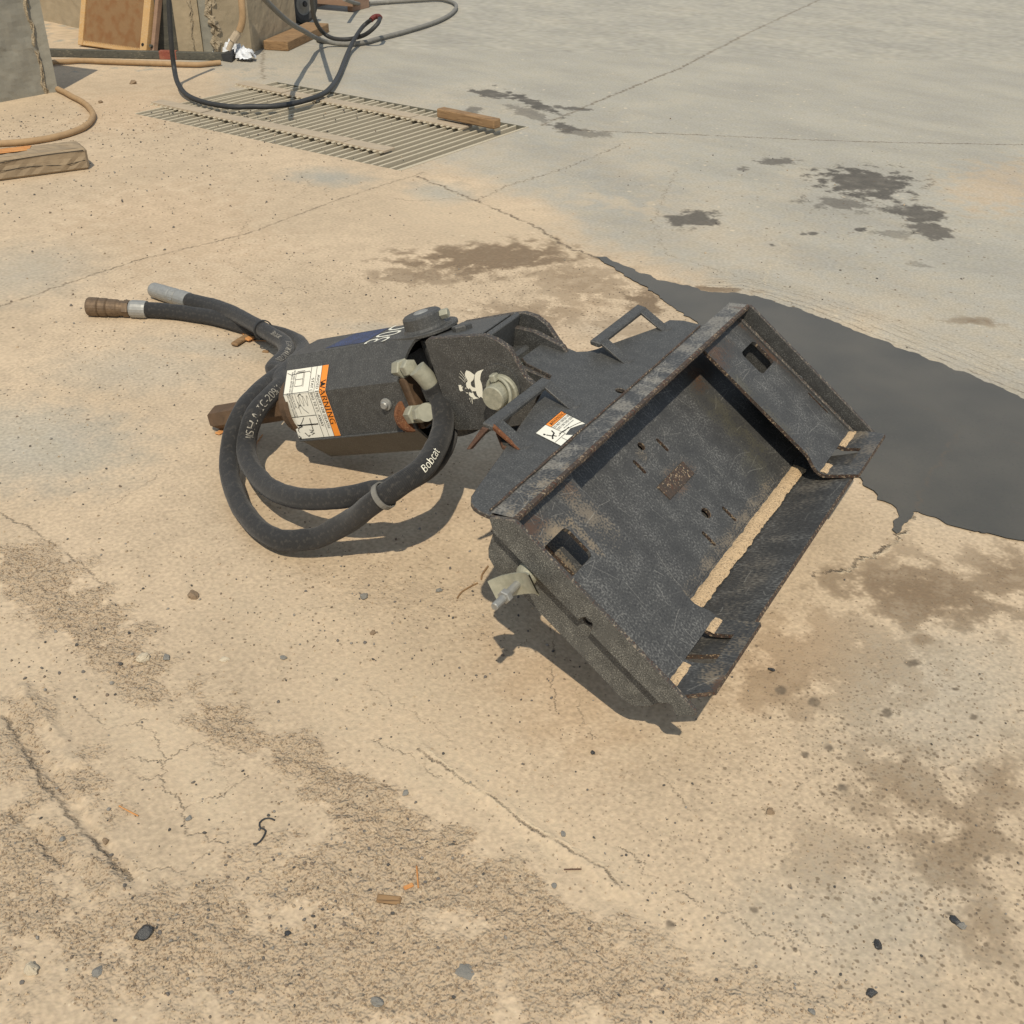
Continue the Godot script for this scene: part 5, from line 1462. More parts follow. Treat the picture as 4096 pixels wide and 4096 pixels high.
# The bent strap under the clamp's nut.
func wing(at: Vector3) -> ArrayMesh:
	var s := Shape.new()
	var across := Vector3(0, -0.62, 0.78).normalized()
	var long := Vector3(-0.12, 0.78, 0.62).normalized()
	across = Vector3(0, 0.90, 0.43)
	long = Vector3(0, -0.43, 0.90)
	var pts := []
	for i in 13:
		var t := lerpf(-1, 1, i / 12.0)
		pts.append([t * 0.050, -0.040 - 0.016 * pow(absf(t), 3.0)])
	for i in 12:
		for side in [0.0, 0.004]:
			var a: Vector3 = at + long * pts[i][0] + Vector3(pts[i][1] - side, 0, 0)
			var b: Vector3 = at + long * pts[i + 1][0] + Vector3(pts[i + 1][1] - side, 0, 0)
			var w := across * 0.022
			if side > 0:
				s.quad(a - w, b - w, b + w, a + w)
			else:
				s.quad(a + w, b + w, b - w, a - w)
		for w in [across * 0.022, -across * 0.022]:
			var a: Vector3 = at + long * pts[i][0] + Vector3(pts[i][1], 0, 0) + w
			var b: Vector3 = at + long * pts[i + 1][0] + Vector3(pts[i + 1][1], 0, 0) + w
			s.quad(a, b, b + Vector3(-0.004, 0, 0), a + Vector3(-0.004, 0, 0))
	return s.mesh()

func label_piece(called: String, s: Shape, m: Material, parent: Node3D, tf := Transform3D.IDENTITY):
	put(called, s.mesh(), m, parent, tf)

# White warning label on the deck: orange band above, a falling figure at the left, two lines of words; its lower right corner is torn away.
func make_deck_label(root: Node3D, P: Transform3D):
	var f := FD(0.0, 0.0008)
	var s := Shape.new()
	flat_poly(s, pl([[0.280, 0.008], [0.332, 0.0085], [0.322, 0.022], [0.350, 0.026], [0.372, 0.018], [0.386, 0.011], [0.397, 0.074], [0.289, 0.073]]), f)
	var lab := put("warning_label", s.mesh(), M.sticker_white, root, P)
	var o := Shape.new()
	flat_poly(o, pl([[0.330, 0.0595], [0.3945, 0.060], [0.3965, 0.0735], [0.331, 0.0732]]), FD(0, 0.0011))
	label_piece("orange_band", o, M.sticker_orange, lab)
	var k := Shape.new()
	var g := FD(0, 0.0015)
	for q in [[[0.280, 0.008], [0.332, 0.0085]], [[0.289, 0.073], [0.397, 0.074]], [[0.280, 0.008], [0.289, 0.073]], [[0.386, 0.011], [0.397, 0.074]], [[0.330, 0.0735], [0.3265, 0.024]], [[0.330, 0.0595], [0.3945, 0.060]], [[0.284, 0.024], [0.327, 0.0245]], [[0.306, 0.008], [0.308, 0.022]]]:
		stroke(k, [Vector2(q[0][0], q[0][1]), Vector2(q[1][0], q[1][1])], 0.0011, g)
	stroke(k, [Vector2(0.297, 0.052), Vector2(0.301, 0.040), Vector2(0.313, 0.043), Vector2(0.318, 0.052)], 0.003, g)
	stroke(k, [Vector2(0.301, 0.040), Vector2(0.292, 0.034)], 0.003, g)
	stroke(k, [Vector2(0.303, 0.041), Vector2(0.306, 0.033)], 0.003, g)
	flat_poly(k, ring(Vector2(0.296, 0.056), 0.0028, 8), g)
	flat_poly(k, pl([[0.336, 0.0625], [0.3435, 0.0625], [0.3398, 0.0708]]), g)
	stroke(k, [Vector2(0.309, 0.030), Vector2(0.328, 0.033), Vector2(0.345, 0.030), Vector2(0.365, 0.026), Vector2(0.387, 0.020)], 0.0014, g)
	stroke(k, [Vector2(0.318, 0.034), Vector2(0.334, 0.030), Vector2(0.352, 0.031)], 0.0018, g)
	label_piece("printed_lines", k, M.sticker_black, lab)
	for t in [["WARNING", 0.0085, 0.369, 0.0665, 0.95], ["DO NOT ENTER OR", 0.0062, 0.361, 0.0535, 0.85], ["EXIT ON THIS SIDE", 0.0062, 0.361, 0.0445, 0.85], ["See manual for more", 0.0034, 0.362, 0.037, 0.9]]:
		put("lettering", letters(t[0], t[1], g * Transform3D(Basis.IDENTITY, Vector3(t[2], t[3], 0)), "Droid Sans", t[4]), M.sticker_black, lab)

# The white cat's head on the yoke, as its outline lies there.
func make_emblem(root: Node3D, P: Transform3D):
	var s := Shape.new()
	var f := FU(0.4592)
	flat_poly(s, pl([[-0.3330, -0.2340], [-0.3310, -0.2440], [-0.3260, -0.2490], [-0.3210, -0.2510], [-0.3170, -0.2520], [-0.3150, -0.2560], [-0.3160, -0.2610], [-0.3130, -0.2650], [-0.3090, -0.2690], [-0.3020, -0.2690], [-0.3020, -0.2640], [-0.2960, -0.2650], [-0.2920, -0.2670], [-0.2920, -0.2640], [-0.2870, -0.2580], [-0.2860, -0.2570], [-0.2830, -0.2600], [-0.2780, -0.2630], [-0.2710, -0.2640], [-0.2700, -0.2590], [-0.2680, -0.2580], [-0.2580, -0.2570], [-0.2500, -0.2540], [-0.2430, -0.2480], [-0.2520, -0.2480], [-0.2610, -0.2460], [-0.2670, -0.2450], [-0.2720, -0.2460], [-0.2780, -0.2380], [-0.2830, -0.2320], [-0.2880, -0.2280], [-0.2950, -0.2240], [-0.2990, -0.2160], [-0.3020, -0.2090], [-0.3030, -0.2020], [-0.3030, -0.1950], [-0.3080, -0.2050], [-0.3110, -0.2120], [-0.3120, -0.2190], [-0.3110, -0.2260], [-0.3070, -0.2330], [-0.3010, -0.2410], [-0.2960, -0.2470], [-0.2920, -0.2510], [-0.2970, -0.2550], [-0.3010, -0.2560], [-0.3050, -0.2540], [-0.3080, -0.2500], [-0.3080, -0.2450], [-0.3070, -0.2390], [-0.3090, -0.2330], [-0.3120, -0.2260], [-0.3170, -0.2270], [-0.3230, -0.2280], [-0.3290, -0.2310]]), f)
	flat_poly(s, pl([[-0.2970, -0.2730], [-0.2950, -0.2790], [-0.2910, -0.2810], [-0.2860, -0.2800], [-0.2830, -0.2780], [-0.2790, -0.2800], [-0.2760, -0.2740], [-0.2710, -0.2660], [-0.2770, -0.2690], [-0.2810, -0.2700], [-0.2860, -0.2680], [-0.2900, -0.2660], [-0.2920, -0.2710]]), f)
	flat_poly(s, pl([[-0.3270, -0.2820], [-0.3230, -0.2860], [-0.3180, -0.2910], [-0.3140, -0.2910], [-0.3100, -0.2840], [-0.3130, -0.2830], [-0.3160, -0.2800], [-0.3160, -0.2750], [-0.3190, -0.2790], [-0.3220, -0.2760]]), f)
	flat_poly(s, pl([[-0.3110, -0.2750], [-0.3100, -0.2720], [-0.3060, -0.2710], [-0.3090, -0.2740]]), f)
	flat_poly(s, pl([[-0.3040, -0.2820], [-0.3000, -0.2820], [-0.2970, -0.2790], [-0.2980, -0.2770], [-0.3010, -0.2800]]), f)
	stroke(s, [Vector2(-0.3430, -0.2480), Vector2(-0.3330, -0.2490), Vector2(-0.3240, -0.2520), Vector2(-0.3180, -0.2560)], 0.0011, f)
	stroke(s, [Vector2(-0.3410, -0.2550), Vector2(-0.3320, -0.2550), Vector2(-0.3250, -0.2560), Vector2(-0.3190, -0.2600)], 0.0010, f)
	stroke(s, [Vector2(-0.3380, -0.2630), Vector2(-0.3290, -0.2620), Vector2(-0.3230, -0.2620), Vector2(-0.3190, -0.2630)], 0.0010, f)
	stroke(s, [Vector2(-0.2880, -0.2840), Vector2(-0.2860, -0.2890)], 0.0010, f)
	stroke(s, [Vector2(-0.2850, -0.2820), Vector2(-0.2820, -0.2870), Vector2(-0.2800, -0.2920)], 0.0010, f)
	stroke(s, [Vector2(-0.2830, -0.2800), Vector2(-0.2780, -0.2860), Vector2(-0.2750, -0.2930)], 0.0011, f)
	put("white_emblem", s.mesh(), M.white_print, root, P)

# ---------------------------------------------------------------- its motor
const RIM := [[-0.060, 0.140], [0.060, 0.140], [0.125, 0.056], [0.127, -0.070], [0.050, -0.155], [-0.050, -0.155], [-0.127, -0.070], [-0.125, 0.056]]

func make_motor(root: Node3D, Q: Transform3D):
	# housing: a folded octagon open at both ends, its edges towards the yoke cut in curves, with a tab on top
	var s := Shape.new()
	var ends := [[0.215, 0.215], [0.215, 0.283], [0.283, 0.272], [0.272, 0.30], [0.30, 0.30], [0.30, 0.28], [0.28, 0.26], [0.26, 0.215]]
	for i in 8:
		var a := Vector2(RIM[i][0], RIM[i][1])
		var b := Vector2(RIM[(i + 1) % 8][0], RIM[(i + 1) % 8][1])
		var steps := 10
		for k in steps:
			var t0 := float(k) / steps
			var t1 := float(k + 1) / steps
			var e0: float = lerpf(ends[i][0], ends[i][1], pow(t0, 0.4) if i in [1, 7] else t0)
			var e1: float = lerpf(ends[i][0], ends[i][1], pow(t1, 0.4) if i in [1, 7] else t1)
			var p := a.lerp(b, t0)
			var q := a.lerp(b, t1)
			var r0 := 0.686
			var pi_ := p * 0.955
			var qi := q * 0.955
			s.quad(mo(e0, p.x, p.y), mo(r0, p.x, p.y), mo(r0, q.x, q.y), mo(e1, q.x, q.y))
			s.quad(mo(e0, pi_.x, pi_.y), mo(e1, qi.x, qi.y), mo(r0, qi.x, qi.y), mo(r0, pi_.x, pi_.y))
			s.quad(mo(r0, p.x, p.y), mo(r0, pi_.x, pi_.y), mo(r0, qi.x, qi.y), mo(r0, q.x, q.y), Vector2.ZERO, Vector2.ZERO, Vector2.ZERO, Vector2.ZERO, 1)
			s.quad(mo(e0, p.x, p.y), mo(e1, q.x, q.y), mo(e1, qi.x, qi.y), mo(e0, pi_.x, pi_.y), Vector2.ZERO, Vector2.ZERO, Vector2.ZERO, Vector2.ZERO, 1)
	put("motor_housing", s.mesh(), [M.black_paint, M.black_paint], root, Q)
	# fold lines: a welded seam low on the near side
	put("seam_lip", tube(curve([mo(0.315, 0.128, -0.069), mo(0.50, 0.129, -0.070), mo(0.684, 0.128, -0.071)], 0.02), 0.0035, 6), M.black_paint, root, Q)
	# tab on top with the cap of the second pivot
	var tab := PackedVector2Array()
	for q in arc(Vector2(0.235, 0.0), 0.066, PI / 2, PI * 1.5, 12):
		tab.append(q)
	tab.append(Vector2(0.33, -0.060))
	tab.append(Vector2(0.33, 0.060))
	put("pivot_tab", plate_mesh(tab, [], 0.010, Transform3D(Basis(Vector3(1, 0, 0), Vector3(0, 0, -1), Vector3(0, 1, 0)), Vector3(0, 0.1415, 0)), 0.002), [M.black_paint, M.black_paint], root, Q)
	var c := Vector3(0.252, 0.1415, 0.0)
	put("pivot_cap", turned_mesh([Vector2(0.0, 0.037), Vector2(0.026, 0.037), Vector2(0.043, 0.036), Vector2(0.048, 0.031), Vector2(0.050, 0.006), Vector2(0.055, 0.0)], 22, Transform3D(Basis.IDENTITY, c)), M.black_paint, root, Q)
	put("grease_plug", turned_mesh([Vector2(0.0, 0.0395), Vector2(0.015, 0.040), Vector2(0.020, 0.036)], 16, Transform3D(Basis.IDENTITY, c)), M.zinc, root, Q)
	for a in [0.25, PI - 0.35]:
		var d := Vector3(cos(a), 0, sin(a))
		var at := c + d * 0.045 + Vector3(0, 0.020, 0)
		put("cap_bolt", turned_mesh([Vector2(0.0, 0.022), Vector2(0.010, 0.022), Vector2(0.012, 0.019), Vector2(0.012, 0.0)], 6, stand(at, at + d)), M.dull_zinc, root, Q)
	put("pivot_barrel", turned_mesh([Vector2(0.0, 0.12), Vector2(0.04, 0.12), Vector2(0.04, -0.13), Vector2(0.0, -0.13)], 20, Transform3D(Basis.IDENTITY, Vector3(0.23, 0, 0))), M.black_paint, root, Q)
	put("knuckle", box_mesh(Vector3(0.20, 0.15, 0.07), Transform3D(Basis.IDENTITY, Vector3(0.11, -0.10, 0.02)), 0.008), M.black_paint, root, Q)
	# what shows inside the open end: the hydraulic motor's rear face
	put("motor_core", turned_mesh([Vector2(0.0, 0.0), Vector2(0.100, 0.0), Vector2(0.100, 0.33), Vector2(0.0, 0.33)], 8, stand(mo(0.325, 0, -0.01), mo(1, 0, -0.01)), 0.5), M.black_paint, root, Q)
	put("port_block", box_mesh(Vector3(0.10, 0.135, 0.045), stand(mo(0.315, 0.088, -0.075), mo(0.315, 0.094, 0.065), Vector3(1, 0, 0)), 0.004), M.brown_steel, root, Q)
	# collar and drive shaft
	var h0 := mo(0.68, 0.040, 0.0)
	var h1 := mo(1.075, 0.062, -0.006)
	var hf := stand(h0, h1)
	put("gear_collar", turned_mesh([Vector2(0.095, 0.0), Vector2(0.095, 0.016), Vector2(0.086, 0.024), Vector2(0.078, 0.052), Vector2(0.058, 0.062), Vector2(0.0, 0.064)], 30, hf), M.brown_steel, root, Q)
	var sh := Shape.new()
	turned(sh, [Vector2(0.036, 0.05), Vector2(0.036, 0.382), Vector2(0.030, 0.396), Vector2(0.0, 0.396)], 6, hf, 0.32)
	var shaft := put("hex_shaft", sh.mesh(), M.brown_steel, root, Q)
	var hole_at := hf * Vector3(0, 0.335, 0)
	var face := MOTOR.basis.inverse() * Vector3(0.25, 0.62, 0.74)
	face = (face - hf.basis.y * face.dot(hf.basis.y)).normalized()
	var best := Vector3.ZERO
	for k in 6:
		var g := TAU * (k + 0.82) / 6
		var d := hf.basis * Vector3(cos(g), 0, sin(g))
		if d.dot(face) > best.dot(face):
			best = d
	put("pin_hole", turned_mesh([Vector2(0.0, 0.0317), Vector2(0.0095, 0.0317), Vector2(0.0095, 0.02)], 14, stand(hole_at, hole_at + best)), M.brown_steel, shaft)
	# side bolt
	var sb := mo(0.34, 0.1262, 0.004)
	put("side_bolt", turned_mesh([Vector2(0.0, 0.014), Vector2(0.008, 0.014), Vector2(0.010, 0.011), Vector2(0.010, 0.006), Vector2(0.015, 0.005), Vector2(0.0155, 0.0)], 16, stand(sb, sb + Vector3(0, 0.02, -1))), M.zinc, root, Q)
	# hose fittings
	for k in 2:
		var a: Vector3 = [mo(0.275, 0.100, 0.078), mo(0.266, 0.124, -0.030)][k]
		var b: Vector3 = [mo(0.228, 0.113, 0.082), mo(0.235, 0.134, -0.026)][k]
		var fr := stand(a, b)
		put("port_nut", turned_mesh([Vector2(0.0, -0.02), Vector2(0.022, -0.02), Vector2(0.024, -0.016), Vector2(0.024, 0.008), Vector2(0.021, 0.011), Vector2(0.0, 0.011)], 6, fr), M.dull_zinc, root, Q)
		put("elbow_nut", turned_mesh([Vector2(0.015, 0.010), Vector2(0.016, 0.016), Vector2(0.019, 0.018), Vector2(0.021, 0.021), Vector2(0.021, 0.036), Vector2(0.019, 0.039), Vector2(0.0, 0.041)], 6, fr, 0.4), M.dull_zinc, root, Q)
		if k == 1:
			put("rusty_washer", turned_mesh([Vector2(0.0, -0.016), Vector2(0.040, -0.017), Vector2(0.042, -0.022), Vector2(0.042, -0.026)], 24, fr), M.rust, root, Q)
	make_motor_label(root, Q)
	# worn paint and figures on top
	var bl := Shape.new()
	var top := Transform3D(Basis(Vector3(-1, 0, 0), Vector3(0, 0, 1), Vector3(0, 1, 0)), Vector3(0, 0.1406, 0))
	var edge := PackedVector2Array()
	for i in 40:
		var t := i / 40.0
		var q: Vector2 = [Vector2(-0.56, -0.045), Vector2(-0.42, -0.045), Vector2(-0.42, 0.055), Vector2(-0.54, 0.055)][int(t * 4)].lerp([Vector2(-0.42, -0.045), Vector2(-0.42, 0.055), Vector2(-0.54, 0.055), Vector2(-0.56, -0.045)][int(t * 4)], fmod(t * 4, 1.0))
		edge.append(q + Vector2(near_relief.get_noise_2d(t * 80, 3), near_relief.get_noise_2d(t * 80, 9)) * 0.004)
	flat_poly(bl, edge, top)
	put("blue_paint_mark", bl.mesh(), M.blue_paint, root, Q)
	put("white_figures", letters("30C", 0.075, Transform3D(Basis(Vector3(0, 0, 1), Vector3(1, 0, 0), Vector3(0, 1, 0)), Vector3(0.372, 0.1408, 0.0)), "Droid Sans", 0.75), M.white_print, root, Q)

# The big folded warning label on the housing's near side.
func make_motor_label(root: Node3D, Q: Transform3D):
	var faces := []
	for i in [1, 2]:
		var a := Vector2(RIM[i][0], RIM[i][1])
		var b := Vector2(RIM[i + 1][0], RIM[i + 1][1])
		var d := (b - a).normalized()
		var nn := Vector2(-d.y, d.x)
		if nn.dot(a + b) < 0:
			nn = -nn
		faces.append([a, d, nn, a.distance_to(b)])
	# Q2: x runs down over the fold from the label's top edge, y from the shaft side towards the yoke, h lifts it off the paint.
	var on := func(p: Vector2, h: float) -> Vector3:
		var t := 0.040 + p.x
		var which := 0
		if t > faces[0][3]:
			t -= faces[0][3]
			which = 1
		var q: Vector2 = faces[which][0] + faces[which][1] * t + faces[which][2] * h
		return mo(0.679 + 0.008 * (p.x / 0.19) - p.y * (1.0 + 0.0 * p.x), q.x, q.y)
	var fold: float = faces[0][3] - 0.040
	var strip := func(x0: float, x1: float, y0: float, y1: float, h: float) -> Shape:
		var s := Shape.new()
		var xs := [x0]
		if x0 < fold and x1 > fold:
			xs.append(fold)
		xs.append(x1)
		for i in xs.size() - 1:
			var e := 1e-5
			var p := [on.call(Vector2(xs[i] + e, y0), h), on.call(Vector2(xs[i] + e, y1), h), on.call(Vector2(xs[i + 1] - e, y1), h), on.call(Vector2(xs[i + 1] - e, y0), h)]
			s.quad(p[0], p[3], p[2], p[1])
		return s
	var lab := put("warning_label", strip.call(0.0, 0.188, 0.0, 0.155, 0.0012).mesh(), M.sticker_white, root, Q)
	put("orange_band", strip.call(0.0, 0.188, 0.133, 0.155, 0.0015).mesh(), M.sticker_orange, lab)
	for q in [[0.0, 0.188, 0.132, 0.1335], [0.0, 0.188, 0.113, 0.1143], [0.0, 0.188, 0.093, 0.0945], [0.063, 0.0645, 0.0, 0.093], [0.126, 0.1275, 0.0, 0.093]]:
		put("printed_line", strip.call(q[0], q[1], q[2], q[3], 0.0019).mesh(), M.sticker_black, lab)
	var word := func(text: String, high: float, x: float, y: float, wide := 1.0): put("lettering", letters(text, high, Transform3D.IDENTITY, "Droid Sans", wide, func(p: Vector3) -> Vector3: return on.call(Vector2(x + p.x, y + p.y), 0.0021)), M.sticker_black, lab)
	word.call("WARNING", 0.0185, 0.097, 0.144, 1.0)
	word.call("AVOID INJURY OR DEATH", 0.0095, 0.094, 0.1238, 0.95)
	word.call("STAY (3m) 10 FT. AWAY", 0.0095, 0.094, 0.104, 0.95)
	word.call("CHECK FOR", 0.0055, 0.082, 0.031)
	word.call("UNDERGROUND UTILITY", 0.0055, 0.095, 0.023, 0.8)
	word.call("LINES BEFORE DIGGING", 0.0055, 0.095, 0.015, 0.8)
	word.call("READ AND UNDERSTAND", 0.0055, 0.033, 0.031, 0.7)
	word.call("MANUAL BEFORE USE", 0.0055, 0.033, 0.023, 0.7)
	var draw := func(pts: Array, wide: float):
		var s := Shape.new()
		for i in pts.size() - 1:
			var a := Vector2(pts[i][0], pts[i][1])
			var b := Vector2(pts[i + 1][0], pts[i + 1][1])
			var d := (b - a).normalized().orthogonal() * wide / 2
			s.quad(on.call(a + d, 0.0021), on.call(a - d, 0.0021), on.call(b - d, 0.0021), on.call(b + d, 0.0021))
		put("pictogram", s.mesh(), M.sticker_black, lab)
	draw.call([[0.046, 0.038], [0.010, 0.038], [0.010, 0.066], [0.046, 0.066], [0.046, 0.038]], 0.0011)   # open book
	draw.call([[0.028, 0.038], [0.028, 0.066]], 0.0011)
	draw.call([[0.007, 0.042], [0.007, 0.070], [0.049, 0.070]], 0.0011)
	var wave := []
	for i in 31:
		wave.append([0.086 + 0.014 * sin(i * 0.62), 0.044 + i * 0.0014])
	draw.call(wave, 0.001)                                                                              # auger in the ground
	draw.call([[0.066, 0.042], [0.120, 0.042]], 0.0011)
	draw.call([[0.104, 0.036], [0.094, 0.05], [0.108, 0.056], [0.120, 0.07]], 0.0011)
	draw.call([[0.072, 0.05], [0.066, 0.062], [0.074, 0.066]], 0.0015)
	draw.call([[0.150, 0.012], [0.151, 0.090]], 0.0032)                                                 # figure and pylon, scuffed
	draw.call([[0.134, 0.066], [0.166, 0.064]], 0.0024)
	draw.call([[0.165, 0.050], [0.168, 0.066], [0.172, 0.050], [0.175, 0.066], [0.179, 0.052]], 0.0013)
	draw.call([[0.130, 0.045], [0.140, 0.036], [0.152, 0.020], [0.165, 0.008], [0.170, 0.012]], 0.0016)
	draw.call([[0.008, 0.004], [0.014, 0.02], [0.012, 0.05], [0.010, 0.088], [0.016, 0.094]], 0.0013)
	draw.call([[0.148, 0.012], [0.154, 0.03], [0.158, 0.010]], 0.0022)
	draw.call([[0.172, 0.030], [0.183, 0.040], [0.179, 0.047]], 0.0022)
	draw.call([[0.178, 0.003], [0.186, 0.010], [0.1875, 0.0]], 0.003)
	var tri := Shape.new()
	tri.tri(on.call(Vector2(0.042, 0.1365), 0.0021), on.call(Vector2(0.055, 0.1365), 0.0021), on.call(Vector2(0.0485, 0.1515), 0.0021))
	put("pictogram", tri.mesh(), M.sticker_black, lab)

# ---------------------------------------------------------------- its hoses
func ink(path: PackedVector3Array, text: String, high: float, at: float, turn: float, radius: float, forward := 1.0, font := "Droid Sans") -> ArrayMesh:
	var fr := frames(path)
	var lens := [0.0]
	for i in range(1, path.size()):
		lens.append(lens[i - 1] + path[i].distance_to(path[i - 1]))
	var want := Vector3(0, 1.49856, 0) - BASE
	return letters(text, high, Transform3D.IDENTITY, font, 1.0, func(p: Vector3) -> Vector3:
		var l := clampf(at + p.x * forward, 0.001, lens[lens.size() - 1] - 0.001)
		var i := 0
		while i < lens.size() - 2 and lens[i + 1] < l:
			i += 1
		var t: float = (l - lens[i]) / (lens[i + 1] - lens[i])
		var c := path[i].lerp(path[i + 1], t)
		var d: Vector3 = (fr[i][0] as Vector3).lerp(fr[i + 1][0], t).normalized()
		var up := (Vector3.UP * 0.75 + (Vector3(0, 0.3, 1))).normalized()
		up = (up - d * up.dot(d)).normalized()
		var side := d.cross(up)
		var g := turn - p.y * forward / radius
		return c + (up * cos(g) + side * sin(g)) * (radius + 0.0016))

func make_hoses(root: Node3D):
	var r := 0.0255
	var one := curve([Vector3(-0.127, 0.417, -0.053), Vector3(-0.105, 0.392, -0.052), Vector3(-0.083, 0.355, -0.053), Vector3(-0.068, 0.330, -0.023), Vector3(-0.065, 0.300, 0.019), Vector3(-0.077, 0.290, 0.101), Vector3(-0.102, 0.280, 0.173), Vector3(-0.146, 0.270, 0.222), Vector3(-0.210, 0.215, 0.216), Vector3(-0.269, 0.140, 0.173), Vector3(-0.342, 0.075, 0.140), Vector3(-0.387, 0.058, 0.134), Vector3(-0.433, 0.048, 0.125), Vector3(-0.474, 0.042, 0.099), Vector3(-0.513, 0.038, 0.059), Vector3(-0.552, 0.036, 0.005), Vector3(-0.589, 0.036, -0.060), Vector3(-0.623, 0.040, -0.140), Vector3(-0.639, 0.050, -0.187), Vector3(-0.648, 0.070, -0.238), Vector3(-0.643, 0.110, -0.275), Vector3(-0.624, 0.150, -0.319), Vector3(-0.608, 0.158, -0.397), Vector3(-0.588, 0.150, -0.501), Vector3(-0.567, 0.140, -0.591), Vector3(-0.605, 0.125, -0.640), Vector3(-0.598, 0.112, -0.739), Vector3(-0.602, 0.100, -0.816), Vector3(-0.626, 0.090, -0.891), Vector3(-0.673, 0.082, -0.962), Vector3(-0.724, 0.076, -1.030), Vector3(-0.791, 0.066, -1.117), Vector3(-0.869, 0.055, -1.209), Vector3(-0.961, 0.045, -1.292), Vector3(-1.050, 0.036, -1.356), Vector3(-1.091, 0.032, -1.383)], 0.012)
	var two := curve([Vector3(-0.106, 0.323, -0.017), Vector3(-0.087, 0.300, -0.065), Vector3(-0.065, 0.280, -0.053), Vector3(-0.058, 0.262, -0.030), Vector3(-0.065, 0.250, 0.024), Vector3(-0.093, 0.235, 0.082), Vector3(-0.133, 0.222, 0.116), Vector3(-0.188, 0.205, 0.143), Vector3(-0.221, 0.195, 0.135), Vector3(-0.259, 0.185, 0.136), Vector3(-0.318, 0.160, 0.113), Vector3(-0.392, 0.130, 0.071), Vector3(-0.458, 0.105, 0.011), Vector3(-0.516, 0.085, -0.064), Vector3(-0.568, 0.075, -0.153), Vector3(-0.598, 0.080, -0.223), Vector3(-0.603, 0.105, -0.266), Vector3(-0.590, 0.145, -0.284), Vector3(-0.575, 0.165, -0.324), Vector3(-0.557, 0.170, -0.384), Vector3(-0.542, 0.165, -0.456), Vector3(-0.557, 0.155, -0.520), Vector3(-0.549, 0.145, -0.608), Vector3(-0.545, 0.120, -0.725), Vector3(-0.557, 0.090, -0.841), Vector3(-0.590, 0.065, -0.948), Vector3(-0.641, 0.045, -1.039), Vector3(-0.707, 0.030, -1.108), Vector3(-0.773, 0.028, -1.142), Vector3(-0.852, 0.028, -1.184), Vector3(-0.933, 0.028, -1.227), Vector3(-1.026, 0.028, -1.258), Vector3(-1.102, 0.029, -1.277), Vector3(-1.211, 0.030, -1.285), Vector3(-1.223, 0.030, -1.286)], 0.012)
	var a := put("hose", tube(one.slice(4), r, 22, 0.0022, 61), M.cloth_sleeve, root)
	var b := put("hose", tube(two.slice(3), r, 22, 0.0022, 62), M.cloth_sleeve, root)
	put("lettering", ink(one, "Bobcat", 0.0165, 0.315, -0.35, r, -1.0, "Droid Sans"), M.white_print, a)
	put("lettering", ink(one, "Bobcat", 0.016, 1.985, 0.1, r, -1.0), M.grey_print, a)
	put("lettering", ink(two, "IC-24 MSHA IC-2", 0.022, 0.25, 0.15, r, 1.0), M.grey_print, b)
	put("lettering", ink(two, "MSHA IC-209/1", 0.020, 1.10, 0.5, r, 1.0), M.grey_print, b)
	put("lettering", ink(one, "IC-24 MSHA IC-209", 0.016, 1.80, 0.5, r, -1.0), M.grey_print, a)
	# crimped ends towards the motor
	for q in [[one, "ferrule"], [two, "ferrule"]]:
		var h: PackedVector3Array = q[0]
		put("ferrule", tube(h.slice(0, 5), r * 0.86, 20, 0.0, 1, true), M.dull_zinc, a if q[0] == one else b)
	# couplings on the free ends
	for k in 2:
		var h: PackedVector3Array = one if k == 0 else two
		var e := h[h.size() - 1]
		var d := (e - h[h.size() - 3]).normalized()
		d.y = 0.0
		var f := stand(e - d * 0.03, e + d)
		var host := a if k == 0 else b
		put("end_ferrule", turned_mesh([Vector2(0.0, -0.01), Vector2(0.030, -0.01), Vector2(0.031, 0.0), Vector2(0.031, 0.040), Vector2(0.028, 0.048), Vector2(0.020, 0.050)], 20, f), M.zinc, host)
		var prof := [Vector2(0.018, 0.045), Vector2(0.022, 0.06), Vector2(0.026, 0.064), Vector2(0.027, 0.09), Vector2(0.030, 0.095), Vector2(0.030, 0.125), Vector2(0.028, 0.128), Vector2(0.032, 0.132), Vector2(0.032, 0.155), Vector2(0.029, 0.158), Vector2(0.033, 0.162), Vector2(0.033, 0.195), Vector2(0.030, 0.200), Vector2(0.024, 0.200), Vector2(0.020, 0.17), Vector2(0.0, 0.17)] if k == 1 else [Vector2(0.02, 0.045), Vector2(0.028, 0.052), Vector2(0.030, 0.07), Vector2(0.028, 0.078), Vector2(0.029, 0.082), Vector2(0.0285, 0.13), Vector2(0.027, 0.17), Vector2(0.024, 0.178), Vector2(0.0, 0.178)]
		put("coupling", turned_mesh(prof, 22, f), M.brass_brown if k == 1 else M.zinc, host)
		put("hex_collar", turned_mesh([Vector2(0.02, 0.050), Vector2(0.029, 0.052), Vector2(0.030, 0.055), Vector2(0.030, 0.072), Vector2(0.02, 0.076)], 6, f), M.brass_brown if k == 1 else M.zinc, host)
	# ties holding the two together
	for q in [[Vector3(-0.183, 0.245, 0.199), one, 0.0305, 0.0, 0.0065, M.grey_rubber], [Vector3(-0.693, 0.060, -1.052), one, 0.031, 0.0, 0.004, M.rubber]]:
		var h: PackedVector3Array = q[1]
		var fr := frames(h)
		var best := 0
		for i in h.size():
			if h[i].distance_to(q[0]) < h[best].distance_to(q[0]):
				best = i
		var dir: Vector3 = fr[best][0]
		var pts := PackedVector3Array()
		for i in 25:
			var g := TAU * i / 24.0
			pts.append(h[best] + (fr[best][1] * cos(g) + fr[best][2] * sin(g)) * q[2] + Vector3(0, q[3] * (sin(g * 2.0) * 0.0 - 1.0) * 0.5, 0))
		var s := Shape.new()
